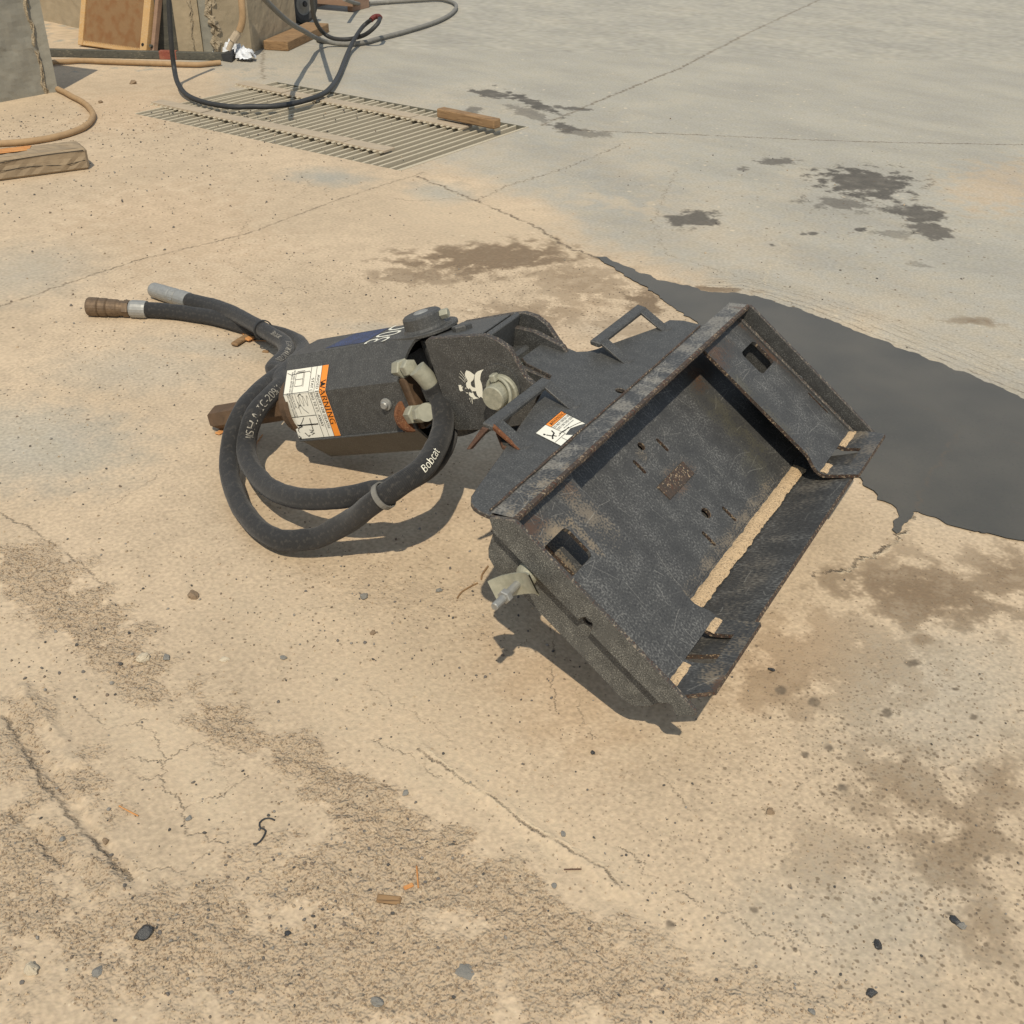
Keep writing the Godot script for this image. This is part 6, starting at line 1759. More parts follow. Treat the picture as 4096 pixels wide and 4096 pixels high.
		for i in 24:
			var o0 := (pts[i] - h[best]).normalized() * 0.0018
			var o1 := (pts[i + 1] - h[best]).normalized() * 0.0018
			var w: Vector3 = dir * q[4]
			s.quad(pts[i] - w + o0, pts[i + 1] - w + o1, pts[i + 1] + w + o1, pts[i] + w + o0)
			s.quad(pts[i] + w - o0, pts[i + 1] + w - o1, pts[i + 1] - w - o1, pts[i] - w - o0)
			s.quad(pts[i] - w - o0, pts[i + 1] - w - o1, pts[i + 1] - w + o1, pts[i] - w + o0)
			s.quad(pts[i] + w + o0, pts[i + 1] + w + o1, pts[i + 1] + w - o1, pts[i] + w - o0)
		put("hose_tie", s.mesh(), q[5], root)

# ---------------------------------------------------------------- walls at the back of the yard
# An upright prism over a footprint, its faces cut fine enough to be uneven.
func prism(foot: Array, high: float, rough: float, seed_: int) -> ArrayMesh:
	var s := Shape.new()
	var n := FastNoiseLite.new()
	n.seed = seed_
	n.frequency = 3.0
	n.fractal_octaves = 4
	var top := PackedVector2Array()
	for q in foot:
		top.append(Vector2(q[0], q[1]))
	for i in foot.size():
		var a := top[i]
		var b := top[(i + 1) % foot.size()]
		var out := Vector2((b - a).y, -(b - a).x).normalized() * (1.0 if Geometry2D.is_polygon_clockwise(top) else -1.0)
		var k := maxi(1, int(a.distance_to(b) / 0.03))
		var m := maxi(1, int(high / 0.03))
		var at := func(x: int, y: int) -> Vector3:
			var p := a.lerp(b, float(x) / k)
			var h := high * y / m
			var o := out * (n.get_noise_3d(p.x * 2, h * 2, p.y * 2) * rough * (1.0 if x > 0 and x < k else 0.0))
			return Vector3(p.x + o.x, h - 0.01, p.y + o.y)
		for y in m:
			for x in k:
				s.quad(at.call(x, y), at.call(x + 1, y), at.call(x + 1, y + 1), at.call(x, y + 1))
	for h in [high - 0.01]:
		var t := Geometry2D.triangulate_polygon(top)
		for i in range(0, t.size(), 3):
			s.tri(Vector3(top[t[i]].x, h, top[t[i]].y), Vector3(top[t[i + 1]].x, h, top[t[i + 1]].y), Vector3(top[t[i + 2]].x, h, top[t[i + 2]].y))
	return s.mesh()

# A ragged upright seam of broken concrete.
func ragged_edge(foot: Vector3, high: float, wide: float, face: Vector3, seed_: int) -> ArrayMesh:
	var s := Shape.new()
	var n := FastNoiseLite.new()
	n.seed = seed_
	n.frequency = 9.0
	n.fractal_octaves = 3
	var side := face.cross(Vector3.UP).normalized()
	var m := int(high / 0.012)
	var g := []
	for y in m + 1:
		var h := high * y / m
		var row := []
		var mid := n.get_noise_2d(h * 0.6, 3.0) * wide * 0.5
		for x in 9:
			var t := x / 8.0 * 2 - 1
			var w := wide * (0.75 + 0.6 * n.get_noise_2d(h * 1.5, 9.0))
			row.append(foot + Vector3.UP * h + side * (mid + t * w / 2) + face * ((1 - t * t) * wide * 0.25 + (1 - t * t) * n.get_noise_3d(h * 1.6, t * 0.12, 0.0) * wide * 0.5 - 0.002))
		g.append(row)
	for y in m:
		for x in 8:
			s.quad(g[y][x], g[y][x + 1], g[y + 1][x + 1], g[y + 1][x])
	return s.mesh()

func make_walls():
	var left := thing("concrete_wall_block", "grey precast concrete wall block with a broken vertical edge, cut by the photo's left border", "concrete block", Vector3(-3.0, 0, -6.7))
	var tf := Transform3D(Basis.IDENTITY, Vector3(3.0, 0, 6.7))
	put("block_body", prism([[-2.92, -6.88], [-3.10, -6.62], [-4.0, -5.30], [-4.6, -5.7], [-3.40, -7.28], [-3.22, -7.08]], 0.985, 0.010, 601), M.concrete, left, tf)
	put("corner_strip", prism([[-2.935, -6.885], [-2.862, -6.93], [-3.22, -7.085], [-3.10, -6.95]], 0.985, 0.006, 603), M.concrete, left, tf)
	put("broken_edge", ragged_edge(Vector3(-2.925, 0, -6.878), 0.98, 0.045, Vector3(0.75, 0, 0.66), 602), M.broken_concrete, left, tf)
	var back := thing("concrete_back_wall", "low pale concrete wall running behind the leaning mesh screen", "wall", Vector3(-3.6, 0, -9.3))
	put("wall_face", prism([[-2.75, -8.52], [-6.5, -11.7], [-6.7, -11.5], [-2.95, -8.8]], 1.3, 0.006, 611), M.warm_concrete, back, Transform3D(Basis.IDENTITY, Vector3(3.6, 0, 9.3)))
	var mid := thing("concrete_wall_block", "tan concrete wall end with a rough broken seam, a hose hanging down its face", "concrete block", Vector3(-2.2, 0, -8.4))
	var tm := Transform3D(Basis.IDENTITY, Vector3(2.2, 0, 8.4))
	put("left_face", prism([[-2.445, -8.15], [-2.275, -8.165], [-2.30, -8.60], [-2.48, -8.60]], 1.25, 0.006, 621), M.warm_concrete, mid, tm)
	put("recessed_face", prism([[-2.275, -8.185], [-2.16, -8.165], [-2.16, -8.6], [-2.29, -8.6]], 1.25, 0.004, 622), M.concrete, mid, tm)
	put("right_face", prism([[-2.165, -8.125], [-1.965, -8.33], [-1.78, -9.12], [-2.20, -9.30], [-2.25, -8.7]], 1.25, 0.006, 623), M.warm_concrete, mid, tm)
	put("broken_edge", ragged_edge(Vector3(-2.175, 0, -8.135), 1.24, 0.085, Vector3(0.35, 0, 0.93), 624), M.broken_concrete, mid, tm)
	put("broken_edge", ragged_edge(Vector3(-2.33, 0, -8.162), 1.24, 0.04, Vector3(0.1, 0, 1.0), 625), M.broken_concrete, mid, tm)
	# dark plate in the gap
	single("dark_steel_plate", box_mesh(Vector3(0.17, 1.3, 0.012), Transform3D(Basis(Vector3.UP, 0.25), Vector3(-2.545, 0.0, -8.27)), 0.003), M.bar_steel, "dark steel plate standing in the gap between mesh screen and tan wall end", "steel plate")
	# leaning mesh screen
	var base := Vector3(-3.26, 0, -8.43)
	var along := Vector3(0.62, 0, 0.32).normalized()
	var away := Vector3(0.46, 0, -0.89).normalized()
	var up := (Vector3.UP * 0.955 + away * 0.36).normalized()
	var face := along.cross(up).normalized()
	var scr := thing("mesh_screen", "rusty perforated metal screen in a yellow wooden frame leaning on the back wall", "screen", base)
	var bf := Transform3D(Basis(along, up, face), Vector3(0, 0.01, 0))
	var beam := func(x0: float, x1: float, y0: float, y1: float, z0: float, z1: float) -> Array: return [bf * Vector3(x0, y0, z0), bf * Vector3(x1, y0, z0), bf * Vector3(x1, y0, z1), bf * Vector3(x0, y0, z1), bf * Vector3(x0, y1, z0), bf * Vector3(x1, y1, z0), bf * Vector3(x1, y1, z1), bf * Vector3(x0, y1, z1)]
	for q in [["frame_stile", [0.0, 0.046, 0.0, 1.15, -0.03, 0.012], M.yellow_frame], ["frame_stile", [0.605, 0.668, 0.0, 1.15, -0.03, 0.014], M.yellow_frame], ["bottom_rail", [0.047, 0.604, 0.002, 0.030, -0.03, 0.010], M.yellow_frame], ["top_rail", [0.047, 0.604, 1.11, 1.149, -0.03, 0.010], M.yellow_frame], ["side_post", [0.684, 0.716, -0.005, 1.15, -0.05, -0.008], M.pink_wood]]:
		var s := Shape.new()
		block(s, beam.call(q[1][0], q[1][1], q[1][2], q[1][3], q[1][4], q[1][5]), 0.003)
		put(q[0], s.mesh(), q[2], scr)
	var mesh_tex := Image.create(1024, 1024, false, Image.FORMAT_RGB8)
	var rn := FastNoiseLite.new()
	rn.seed = 631
	rn.frequency = 0.006
	rn.fractal_octaves = 4
	for y in 1024:
		for x in 1024:
			var w := 0.5 + 0.5 * sin((x * 0.5 + y * 0.9) * 0.55)
			var g := 0.5 + 0.5 * sin((x * 0.9 - y * 0.35) * 0.5)
			var c := Color(0.60, 0.47, 0.32).lerp(Color(0.56, 0.38, 0.22), clampf(rn.get_noise_2d(x, y) * 1.2 + 0.2, 0, 0.8))
			mesh_tex.set_pixel(x, y, c.lerp(Color(0.27, 0.21, 0.14), smoothstep(0.45, 0.9, w) * (0.45 + 0.5 * g)))
	by_uv("wire_mesh", ImageTexture.create_from_image(mesh_tex), 0.8, 0.1, null, 0.1, Vector2(1.6, 1.6))
	var ws := Shape.new()
	ws.quad(bf * Vector3(0.046, 0.03, 0), bf * Vector3(0.046, 1.11, 0), bf * Vector3(0.605, 1.11, 0), bf * Vector3(0.605, 0.03, 0), Vector2(0, 0), Vector2(0, 1.08), Vector2(0.56, 1.08), Vector2(0.56, 0))
	ws.quad(bf * Vector3(0.046, 0.03, -0.003), bf * Vector3(0.605, 0.03, -0.003), bf * Vector3(0.605, 1.11, -0.003), bf * Vector3(0.046, 1.11, -0.003), Vector2(0, 0), Vector2(0.56, 0), Vector2(0.56, 1.08), Vector2(0, 1.08))
	put("wire_mesh", ws.mesh(), M.wire_mesh, scr)
	for i in 34:
		var x := 0.055 + i * 0.0164
		put("mesh_tooth", box_mesh(Vector3(0.006, 0.012, 0.003), bf * Transform3D(Basis.IDENTITY, Vector3(x, 0.024, 0.011)), 0.0005), M.yellow_frame, scr)
	put("bolt_hole_shade", turned_mesh([Vector2(0.0, 0.001), Vector2(0.012, 0.001), Vector2(0.012, -0.004)], 12, stand(bf * Vector3(0.632, 0.06, 0.0145), bf * Vector3(0.632, 0.06, 1))), M.gap_shade, scr)  # raised dark disc: the shade of a hole painted on the stile
	put("bolt", turned_mesh([Vector2(0.0, 0.02), Vector2(0.011, 0.02), Vector2(0.012, 0.0)], 8, stand(bf * Vector3(0.700, 0.06, -0.008), bf * Vector3(0.700, 0.06, 1))), M.bar_steel, scr)

# ---------------------------------------------------------------- the drain and its grate
func make_grate():
	var o := Vector3(-2.234, 0.000, -6.419)
	var ex := Vector3(1.647, 0.000, 1.054)
	var ez := Vector3(0.636, 0.000, -0.940)
	var x := ex.normalized()
	var z := ez.normalized()
	var f := Transform3D(Basis(x, Vector3.UP, -z if x.cross(Vector3.UP).dot(z) < 0 else z), o)
	var wide := ex.length()
	var deep := ez.length()
	var pit := Shape.new()
	var c := [o, o + ex, o + ex + ez, o + ez]
	for i in 4:
		var a: Vector3 = c[i]
		var b: Vector3 = c[(i + 1) % 4]
		pit.quad(a, b, b - Vector3(0, 0.12, 0), a - Vector3(0, 0.12, 0))
	var n := 40
	for i in n:
		for j in 24:
			var q := []
			for d in [[0, 0], [1, 0], [1, 1], [0, 1]]:
				var p := o + ex * float(i + d[0]) / n + ez * float(j + d[1]) / 24.0
				q.append(p + Vector3(0, -0.062 + 0.018 * near_relief.get_noise_2d(p.x * 5, p.z * 5), 0))
			pit.quad(q[0], q[1], q[2], q[3])
	structure("drain_pit", pit.mesh(), M.silt)
	var g := thing("drain_grate", "long steel floor grate of many parallel bars with grey laths across it", "drain grate", o)
	var bars := 33
	for i in bars:
		var t := (i + 0.5) / bars
		var start := 0.0
		var bend := 0.0
		var turn := 0.0
		var r := RandomNumberGenerator.new()
		r.seed = 700 + i
		if t < 0.62 and r.randf() < 0.4:
			turn = r.randf_range(-0.025, 0.025)
		var p := ex * t
		var q := ex * (t + turn * 0.6) + ez
		p += Vector3(0, -0.004 + r.randf_range(-0.003, 0.003), 0)
		q += Vector3(0, -0.004 + r.randf_range(-0.003, 0.003), 0)
		p += ez * 0.004
		q -= ez * 0.004
		var w := x * 0.0065
		var h := Vector3(0, 0.036, 0)
		var s := Shape.new()
		block(s, [p - w - h, p + w - h, q + w - h, q - w - h, p - w, p + w, q + w, q - w], 0.0015)
		put("grate_bar", s.mesh(), M.grate_steel, g)
	for e in [0.0, 1.0]:
		var s := Shape.new()
		var p: Vector3 = ex * e + x * (0.006 if e == 0.0 else -0.006)
		block(s, [p - x * 0.005 - Vector3(0, 0.04, 0), p + x * 0.005 - Vector3(0, 0.04, 0), p + ez + x * 0.005 - Vector3(0, 0.04, 0), p + ez - x * 0.005 - Vector3(0, 0.04, 0), p - x * 0.005 + Vector3(0, 0.003, 0), p + x * 0.005 + Vector3(0, 0.003, 0), p + ez + x * 0.005 + Vector3(0, 0.003, 0), p + ez - x * 0.005 + Vector3(0, 0.003, 0)], 0.001)
		put("frame_bar", s.mesh(), M.grate_steel, g)
	for row in [[Vector3(-2.189, 0.000, -6.697), Vector3(-0.681, 0.000, -5.722), [0.0, 0.24, 0.44, 0.645, 0.84, 1.0]], [Vector3(-1.814, 0.000, -7.266), Vector3(-0.296, 0.000, -6.244), [0.0, 0.23, 0.40, 0.60, 0.79, 1.0]]]:
		var a: Vector3 = row[0] - o
		var b: Vector3 = row[1] - o
		var side := (b - a).normalized().cross(Vector3.UP) * 0.045
		for i in row[2].size() - 1:
			var r := RandomNumberGenerator.new()
			r.seed = 740 + i
			var p := a.lerp(b, row[2][i] + 0.002) + side * r.randf_range(-0.12, 0.12)
			var q := a.lerp(b, row[2][i + 1] - 0.002) + side * r.randf_range(-0.12, 0.12)
			var y0 := Vector3(0, -0.001, 0)
			var y1 := Vector3(0, 0.012 + r.randf_range(-0.002, 0.003), 0)
			var s := Shape.new()
			block(s, [p - side + y0, p + side + y0, q + side + y0, q - side + y0, p - side + y1, p + side + y1, q + side + y1, q - side + y1], 0.002, 12, 0.002, 750 + i)
			put("lath", s.mesh(), M.lath, g)
		for i in 44:
			var t := (i + 0.5) / 44
			var at := a.lerp(b, t) + side * 1.1
			put("tie_clip", box_mesh(Vector3(0.016, 0.010, 0.022), Transform3D(Basis(x, Vector3.UP, z), at - Vector3(0, 0.003, 0)), 0.003), M.grate_steel, g)

# ---------------------------------------------------------------- timbers, hoses, cart
func beam_between(a: Vector3, b: Vector3, wide: float, high: float, bevel: float, seed_: int, lift := 0.0, cells := 30, rough := 0.004) -> ArrayMesh:
	var s := Shape.new()
	var side := (b - a).normalized().cross(Vector3.UP) * wide / 2
	var y0 := Vector3(0, lift, 0)
	var y1 := Vector3(0, lift + high, 0)
	block(s, [a - side + y0, a + side + y0, b + side + y0, b - side + y0, a - side + y1, a + side + y1, b + side + y1, b - side + y1], bevel, cells, rough, seed_)
	return s.mesh()

func make_yard_things():
	# the beam at the left
	var a := Vector3(-2.877, 0.000, -4.847)
	var b := Vector3(-2.141, 0.000, -5.342)
	var bt := thing("timber_beam", "thick split timber beam with an orange worn top, cut by the photo's left border", "timber", a)
	var s := Shape.new()
	var side := Vector3(0.089, -0.000, 0.133) / 2
	var h := Vector3(0, 0.108, 0)
	var z := Vector3.ZERO
	block(s, [z - side, z + side, b - a + side, b - a - side, z - side + h, z + side + h, b - a + side + h * 0.95, b - a - side + h * 0.97], 0.012, 30, 0.012, 801)
	put("beam", s.mesh(), M.grey_wood, bt)
	var crackp := Shape.new()
	block(crackp, [z - side * 0.98 + h * 1.001, z + side * 0.2 + h * 1.001, (b - a) * 0.72 + side * 0.1 + h * 0.985, (b - a) * 0.76 - side * 0.98 + h * 0.985, z - side * 0.95 + h * 1.04, z + side * 0.1 + h * 1.04, (b - a) * 0.70 + h * 1.02, (b - a) * 0.72 - side * 0.9 + h * 1.02], 0.004, 25, 0.008, 803)
	put("worn_top", crackp.mesh(), M.orange_wood, bt)
	var front := (side if side.z > 0 else -side)
	for k in 2:
		var pts := []
		for i in 7:
			var t := i / 6.0
			pts.append((b - a) * lerpf(0.05 + 0.3 * k, 0.98, t) + front * 1.02 + Vector3(0, [0.082, 0.045][k] + 0.012 * near_relief.get_noise_2d(t * 9, k * 5.0) + 0.012 * t * (1 - k), 0))
		put("split", tube(curve(pts, 0.02), 0.0014, 6), M.gap_shade, bt)  # thin dark line painted in for the shade inside a split
	single("timber_block", beam_between(Vector3(-0.464, 0.012, -6.409), Vector3(-0.128, 0.012, -6.157), 0.065, 0.05, 0.006, 811, 0.012), M.weathered_wood, "short brown timber lying across the right end of the floor grate", "timber")
	single("timber_block", beam_between(Vector3(-1.81, 0, -8.43), Vector3(-1.64, 0, -9.28), 0.19, 0.065, 0.005, 813), M.weathered_wood, "flat brown timber on the concrete beside the tan wall end and the wheel", "timber")
	single("steel_bar", beam_between(Vector3(-3.45, 0, -8.03), Vector3(-2.03, 0, -8.03), 0.04, 0.05, 0.003, 821, 0.002, 20, 0.002), M.bar_steel, "dark steel bar lying on the ground in front of the mesh screen", "steel bar")
	single("red_clamp", beam_between(Vector3(-2.545, 0, -8.03), Vector3(-2.425, 0, -8.03), 0.046, 0.056, 0.002, 823, 0.001), M.red_bar, "red worn clamp sleeve round the dark steel bar", "clamp")
	var foot := Shape.new()
	block(foot, [Vector3(-2.10, 0.001, -8.06), Vector3(-2.03, 0.001, -8.09), Vector3(-2.025, 0.001, -7.95), Vector3(-2.10, 0.001, -8.0), Vector3(-2.11, 0.045, -8.05), Vector3(-2.03, 0.070, -8.08), Vector3(-2.025, 0.066, -7.96), Vector3(-2.11, 0.045, -8.01)], 0.003)
	single("rubber_foot", foot.mesh(), M.rubber, "flared black rubber foot at the end of the dark steel bar by the rag", "rubber foot")
	# hoses
	single("water_hose", tube(curve([Vector3(-2.918, 0.017, -7.001), Vector3(-2.842, 0.017, -6.907), Vector3(-2.778, 0.017, -6.832), Vector3(-2.705, 0.017, -6.738), Vector3(-2.622, 0.017, -6.639), Vector3(-2.548, 0.017, -6.533), Vector3(-2.474, 0.017, -6.399), Vector3(-2.423, 0.017, -6.279), Vector3(-2.390, 0.017, -6.132), Vector3(-2.384, 0.017, -6.009), Vector3(-2.409, 0.017, -5.905), Vector3(-2.442, 0.017, -5.831), Vector3(-2.486, 0.017, -5.767), Vector3(-2.548, 0.017, -5.709), Vector3(-2.616, 0.017, -5.671), Vector3(-2.689, 0.017, -5.645), Vector3(-2.757, 0.017, -5.611)], 0.03), 0.017, 12, 0.0008, 831), M.tan_rubber, "tan dusty hose curving from the left concrete block over the timber beam", "hose")
	single("water_hose", tube(curve([Vector3(-3.195, 0.021, -7.660), Vector3(-3.182, 0.021, -7.728), Vector3(-3.094, 0.021, -7.771), Vector3(-3.007, 0.021, -7.804), Vector3(-2.802, 0.021, -7.782), Vector3(-2.260, 0.021, -7.750), Vector3(-2.169, 0.021, -7.777), Vector3(-2.108, 0.021, -7.819), Vector3(-2.075, 0.021, -7.840)], 0.03), 0.017, 12, 0.0006, 833), M.tan_rubber, "tan hose lying straight alongside the dark steel bar", "hose")
	var hang := thing("water_hose", "tan hose with a fitting hanging down the face of the wall end to the rag", "hose", Vector3(-1.937, 0.000, -8.050))
	var back := Transform3D(Basis.IDENTITY, -hang.position)
	var hp := curve([Vector3(-1.943, 0.585, -8.100), Vector3(-1.939, 0.461, -8.080), Vector3(-1.934, 0.349, -8.050), Vector3(-1.937, 0.284, -8.050), Vector3(-1.951, 0.231, -8.050), Vector3(-1.972, 0.191, -8.050)], 0.03)
	put("hose_pipe", tube(hp, 0.024, 12, 0.0005, 835), M.tan_rubber, hang, back)
	var hq := [Vector3(-1.975, 0.188, -8.050), Vector3(-2.008, 0.145, -8.040), Vector3(-2.036, 0.106, -8.030), Vector3(-2.056, 0.067, -8.020)]
	put("hose_fitting", tube(curve(hq, 0.02), 0.019, 10), M.lath, hang, back)
	for t in [0.25, 0.6, 0.9]:
		var c: Vector3 = (hq[0] as Vector3).lerp(hq[1], t)
		put("fitting_ring", turned_mesh([Vector2(0.0, 0.0), Vector2(0.029, 0.0), Vector2(0.030, 0.03), Vector2(0.0, 0.03)], 10, stand(c, c + (hq[1] - hq[0]))), M.lath, hang, back)
	var bh := thing("black_hose", "long black rubber hose hanging down to the grate and looping up with a red end", "hose", Vector3(-1.4, 0, -6.75))
	var bb := Transform3D(Basis.IDENTITY, -bh.position)
	put("hose_pipe", tube(curve([Vector3(-2.115, 0.828, -7.150), Vector3(-2.150, 0.586, -7.150), Vector3(-2.170, 0.419, -7.150), Vector3(-2.185, 0.247, -7.150), Vector3(-2.189, 0.101, -7.150), Vector3(-2.118, 0.060, -6.951), Vector3(-2.029, 0.032, -6.792), Vector3(-1.912, 0.026, -6.656), Vector3(-1.781, 0.030, -6.546), Vector3(-1.664, 0.034, -6.488), Vector3(-1.579, 0.036, -6.499), Vector3(-1.475, 0.036, -6.509), Vector3(-1.380, 0.036, -6.565), Vector3(-1.293, 0.036, -6.677), Vector3(-1.216, 0.034, -6.871), Vector3(-1.197, 0.030, -7.111), Vector3(-1.208, 0.024, -7.492), Vector3(-1.233, 0.030, -7.918), Vector3(-1.254, 0.035, -8.292), Vector3(-1.243, 0.075, -8.569), Vector3(-1.210, 0.120, -8.805), Vector3(-1.143, 0.170, -8.792), Vector3(-1.144, 0.170, -8.775), Vector3(-1.124, 0.185, -8.804), Vector3(-1.091, 0.193, -8.797), Vector3(-1.072, 0.190, -8.751), Vector3(-1.074, 0.188, -8.765), Vector3(-1.079, 0.165, -8.651), Vector3(-1.141, 0.110, -8.636), Vector3(-1.206, 0.070, -8.697), Vector3(-1.285, 0.040, -8.763), Vector3(-1.355, 0.030, -8.768), Vector3(-1.443, 0.030, -8.804), Vector3(-1.510, 0.050, -8.847), Vector3(-1.533, 0.120, -8.722), Vector3(-1.500, 0.240, -8.377), Vector3(-1.375, 0.420, -7.648), Vector3(-1.259, 0.580, -7.002)], 0.03), 0.0155, 12), M.rubber, bh, bb)
	put("red_bend", tube(curve([Vector3(-1.144, 0.170, -8.775), Vector3(-1.124, 0.185, -8.804), Vector3(-1.091, 0.193, -8.797), Vector3(-1.072, 0.190, -8.751)], 0.015), 0.019, 12), M.red_rubber, bh, bb)
	single("grey_hose", tube(curve([Vector3(-1.344, 0.750, -5.881), Vector3(-1.423, 0.600, -6.498), Vector3(-1.463, 0.480, -6.948), Vector3(-1.475, 0.390, -7.252), Vector3(-1.490, 0.300, -7.598), Vector3(-1.493, 0.220, -7.917), Vector3(-1.507, 0.120, -8.320), Vector3(-1.474, 0.050, -8.571), Vector3(-1.390, 0.024, -8.632), Vector3(-1.283, 0.022, -8.642), Vector3(-1.185, 0.022, -8.730), Vector3(-1.119, 0.022, -8.870), Vector3(-0.943, 0.022, -9.210), Vector3(-0.759, 0.022, -9.636), Vector3(-0.660, 0.022, -9.979), Vector3(-0.613, 0.022, -10.284), Vector3(-0.602, 0.022, -10.548), Vector3(-0.627, 0.022, -10.763), Vector3(-0.704, 0.022, -10.933), Vector3(-0.811, 0.022, -11.009), Vector3(-1.101, 0.022, -10.851), Vector3(-1.335, 0.022, -10.704), Vector3(-1.463, 0.050, -10.435), Vector3(-1.460, 0.200, -9.580)], 0.03), 0.0165, 12, 0.0006, 837), M.grey_rubber, "dusty grey hose sagging over the timber and sweeping across the concrete in a wide loop", "hose")
	single("thin_cord", tube(curve([Vector3(-1.590, 0.008, -8.961), Vector3(-1.579, 0.008, -8.853), Vector3(-1.552, 0.008, -8.770), Vector3(-1.497, 0.008, -8.735), Vector3(-1.435, 0.008, -8.784), Vector3(-1.349, 0.008, -8.816)], 0.03), 0.006, 8), M.rubber, "thin dark cord lying by the brown timber and the grey hose", "cord")
	# rag
	var rs := Shape.new()
	var n := FastNoiseLite.new()
	n.seed = 841
	n.frequency = 5.5
	n.noise_type = FastNoiseLite.TYPE_SIMPLEX
	n.fractal_type = FastNoiseLite.FRACTAL_RIDGED
	n.fractal_octaves = 2
	var r0 := Vector3(-2.176, 0.000, -8.297)
	var r1 := Vector3(-1.882, 0.000, -7.977)
	var g := []
	var k := 44
	for j in 17:
		var row := []
		var w := j / 16.0 * 2 - 1
		for i in k + 1:
			var t := float(i) / k
			var half := 0.10 * (0.55 + 0.5 * sin(t * 9.0)) * (1.0 - 0.75 * smoothstep(0.65, 1.0, t)) * (0.5 + 0.5 * smoothstep(0.0, 0.15, t))
			var c := r0.lerp(r1, t)
			var sd := (r1 - r0).cross(Vector3.UP).normalized()
			var up := (1 - w * w) * (0.075 * (1 - 0.7 * t)) + (n.get_noise_3d(t * 1.6, w * 0.45, 0.5) * 0.5 + 0.5) * 0.06 * (1 - w * w * 0.6)
			row.append(c + sd * w * (half + 0.02 * n.get_noise_2d(t * 3, w)) + Vector3(0, 0.006 + up, 0))
		g.append(row)
	for j in 16:
		for i in k:
			rs.quad(g[j][i], g[j][i + 1], g[j + 1][i + 1], g[j + 1][i])
	single("rag", rs.mesh(), M.rag_cloth, "crumpled white and blue cloth rag by the end of the steel bar", "rag")
	# cart wheel and crate at the top of the photograph
	var cart := thing("hand_cart", "grey rubber wheel of a cart standing just behind the tan wall end", "cart", Vector3(-1.82, 0, -9.62))
	var ax := Vector3(0.80, 0, 0.60)
	var wf := stand(Vector3(0, 0.155, 0) - ax * 0.045, Vector3(0, 0.155, 0) + ax)
	var wheel := put("wheel", turned_mesh([Vector2(0.085, 0.012), Vector2(0.12, 0.0), Vector2(0.145, 0.008), Vector2(0.155, 0.03), Vector2(0.155, 0.06), Vector2(0.145, 0.082), Vector2(0.12, 0.09), Vector2(0.085, 0.078)], 30, wf), M.tyre, cart)
	put("rim", turned_mesh([Vector2(0.088, 0.072), Vector2(0.075, 0.066), Vector2(0.05, 0.070), Vector2(0.03, 0.082), Vector2(0.0, 0.082)], 26, wf), M.wheel_grey, wheel)
	put("hub", turned_mesh([Vector2(0.0, 0.098), Vector2(0.018, 0.098), Vector2(0.022, 0.09), Vector2(0.022, 0.07)], 12, wf), M.tyre, wheel)
	put("axle", tube(PackedVector3Array([Vector3(0, 0.155, 0) - ax * 0.3, Vector3(0, 0.155, 0) - ax * 0.15, Vector3(0, 0.155, 0)]), 0.014, 8), M.bar_steel, cart)
	put("cart_post", tube(PackedVector3Array([Vector3(0, 0.155, 0) - ax * 0.1, Vector3(-0.08, 0.6, -0.06), Vector3(-0.1, 1.1, -0.08)]), 0.016, 8), M.bar_steel, cart)
	var cr := thing("wooden_crate", "wooden slatted crate on the ground beyond the cart wheel, cut by the photo's top border", "crate", Vector3(-1.72, 0, -10.35))
	var cd := Vector3(0.24, 0, 0.10)
	for i in 3:
		var s2 := Shape.new()
		var dz := Vector3(-0.01, 0, -0.02) * i
		var y0 := 0.05 + i * 0.135
		var back2 := Vector3(-0.14, 0, 0.02).normalized().cross(Vector3.UP) * 0.02
		block(s2, [dz - cd + Vector3(0, y0, 0) - back2, dz + cd + Vector3(0, y0, 0) - back2, dz + cd + Vector3(0, y0, 0) + back2, dz - cd + Vector3(0, y0, 0) + back2, dz - cd + Vector3(0, y0 + 0.115, 0) - back2, dz + cd + Vector3(0, y0 + 0.115, 0) - back2, dz + cd + Vector3(0, y0 + 0.115, 0) + back2, dz - cd + Vector3(0, y0 + 0.115, 0) + back2], 0.003)
		put("plank", s2.mesh(), M.pink_wood, cr)
	for q in [-0.8, 0.8]:
		put("runner", box_mesh(Vector3(0.05, 0.45, 0.30), Transform3D(Basis(Vector3.UP, -0.4), cd * q + Vector3(0.06, 0.0, -0.18)), 0.003), M.pink_wood, cr)

# ---------------------------------------------------------------- stones and litter
func ground_at(x: float, z: float) -> Vector3:
	return Vector3(x, ground_height(x, z), z)

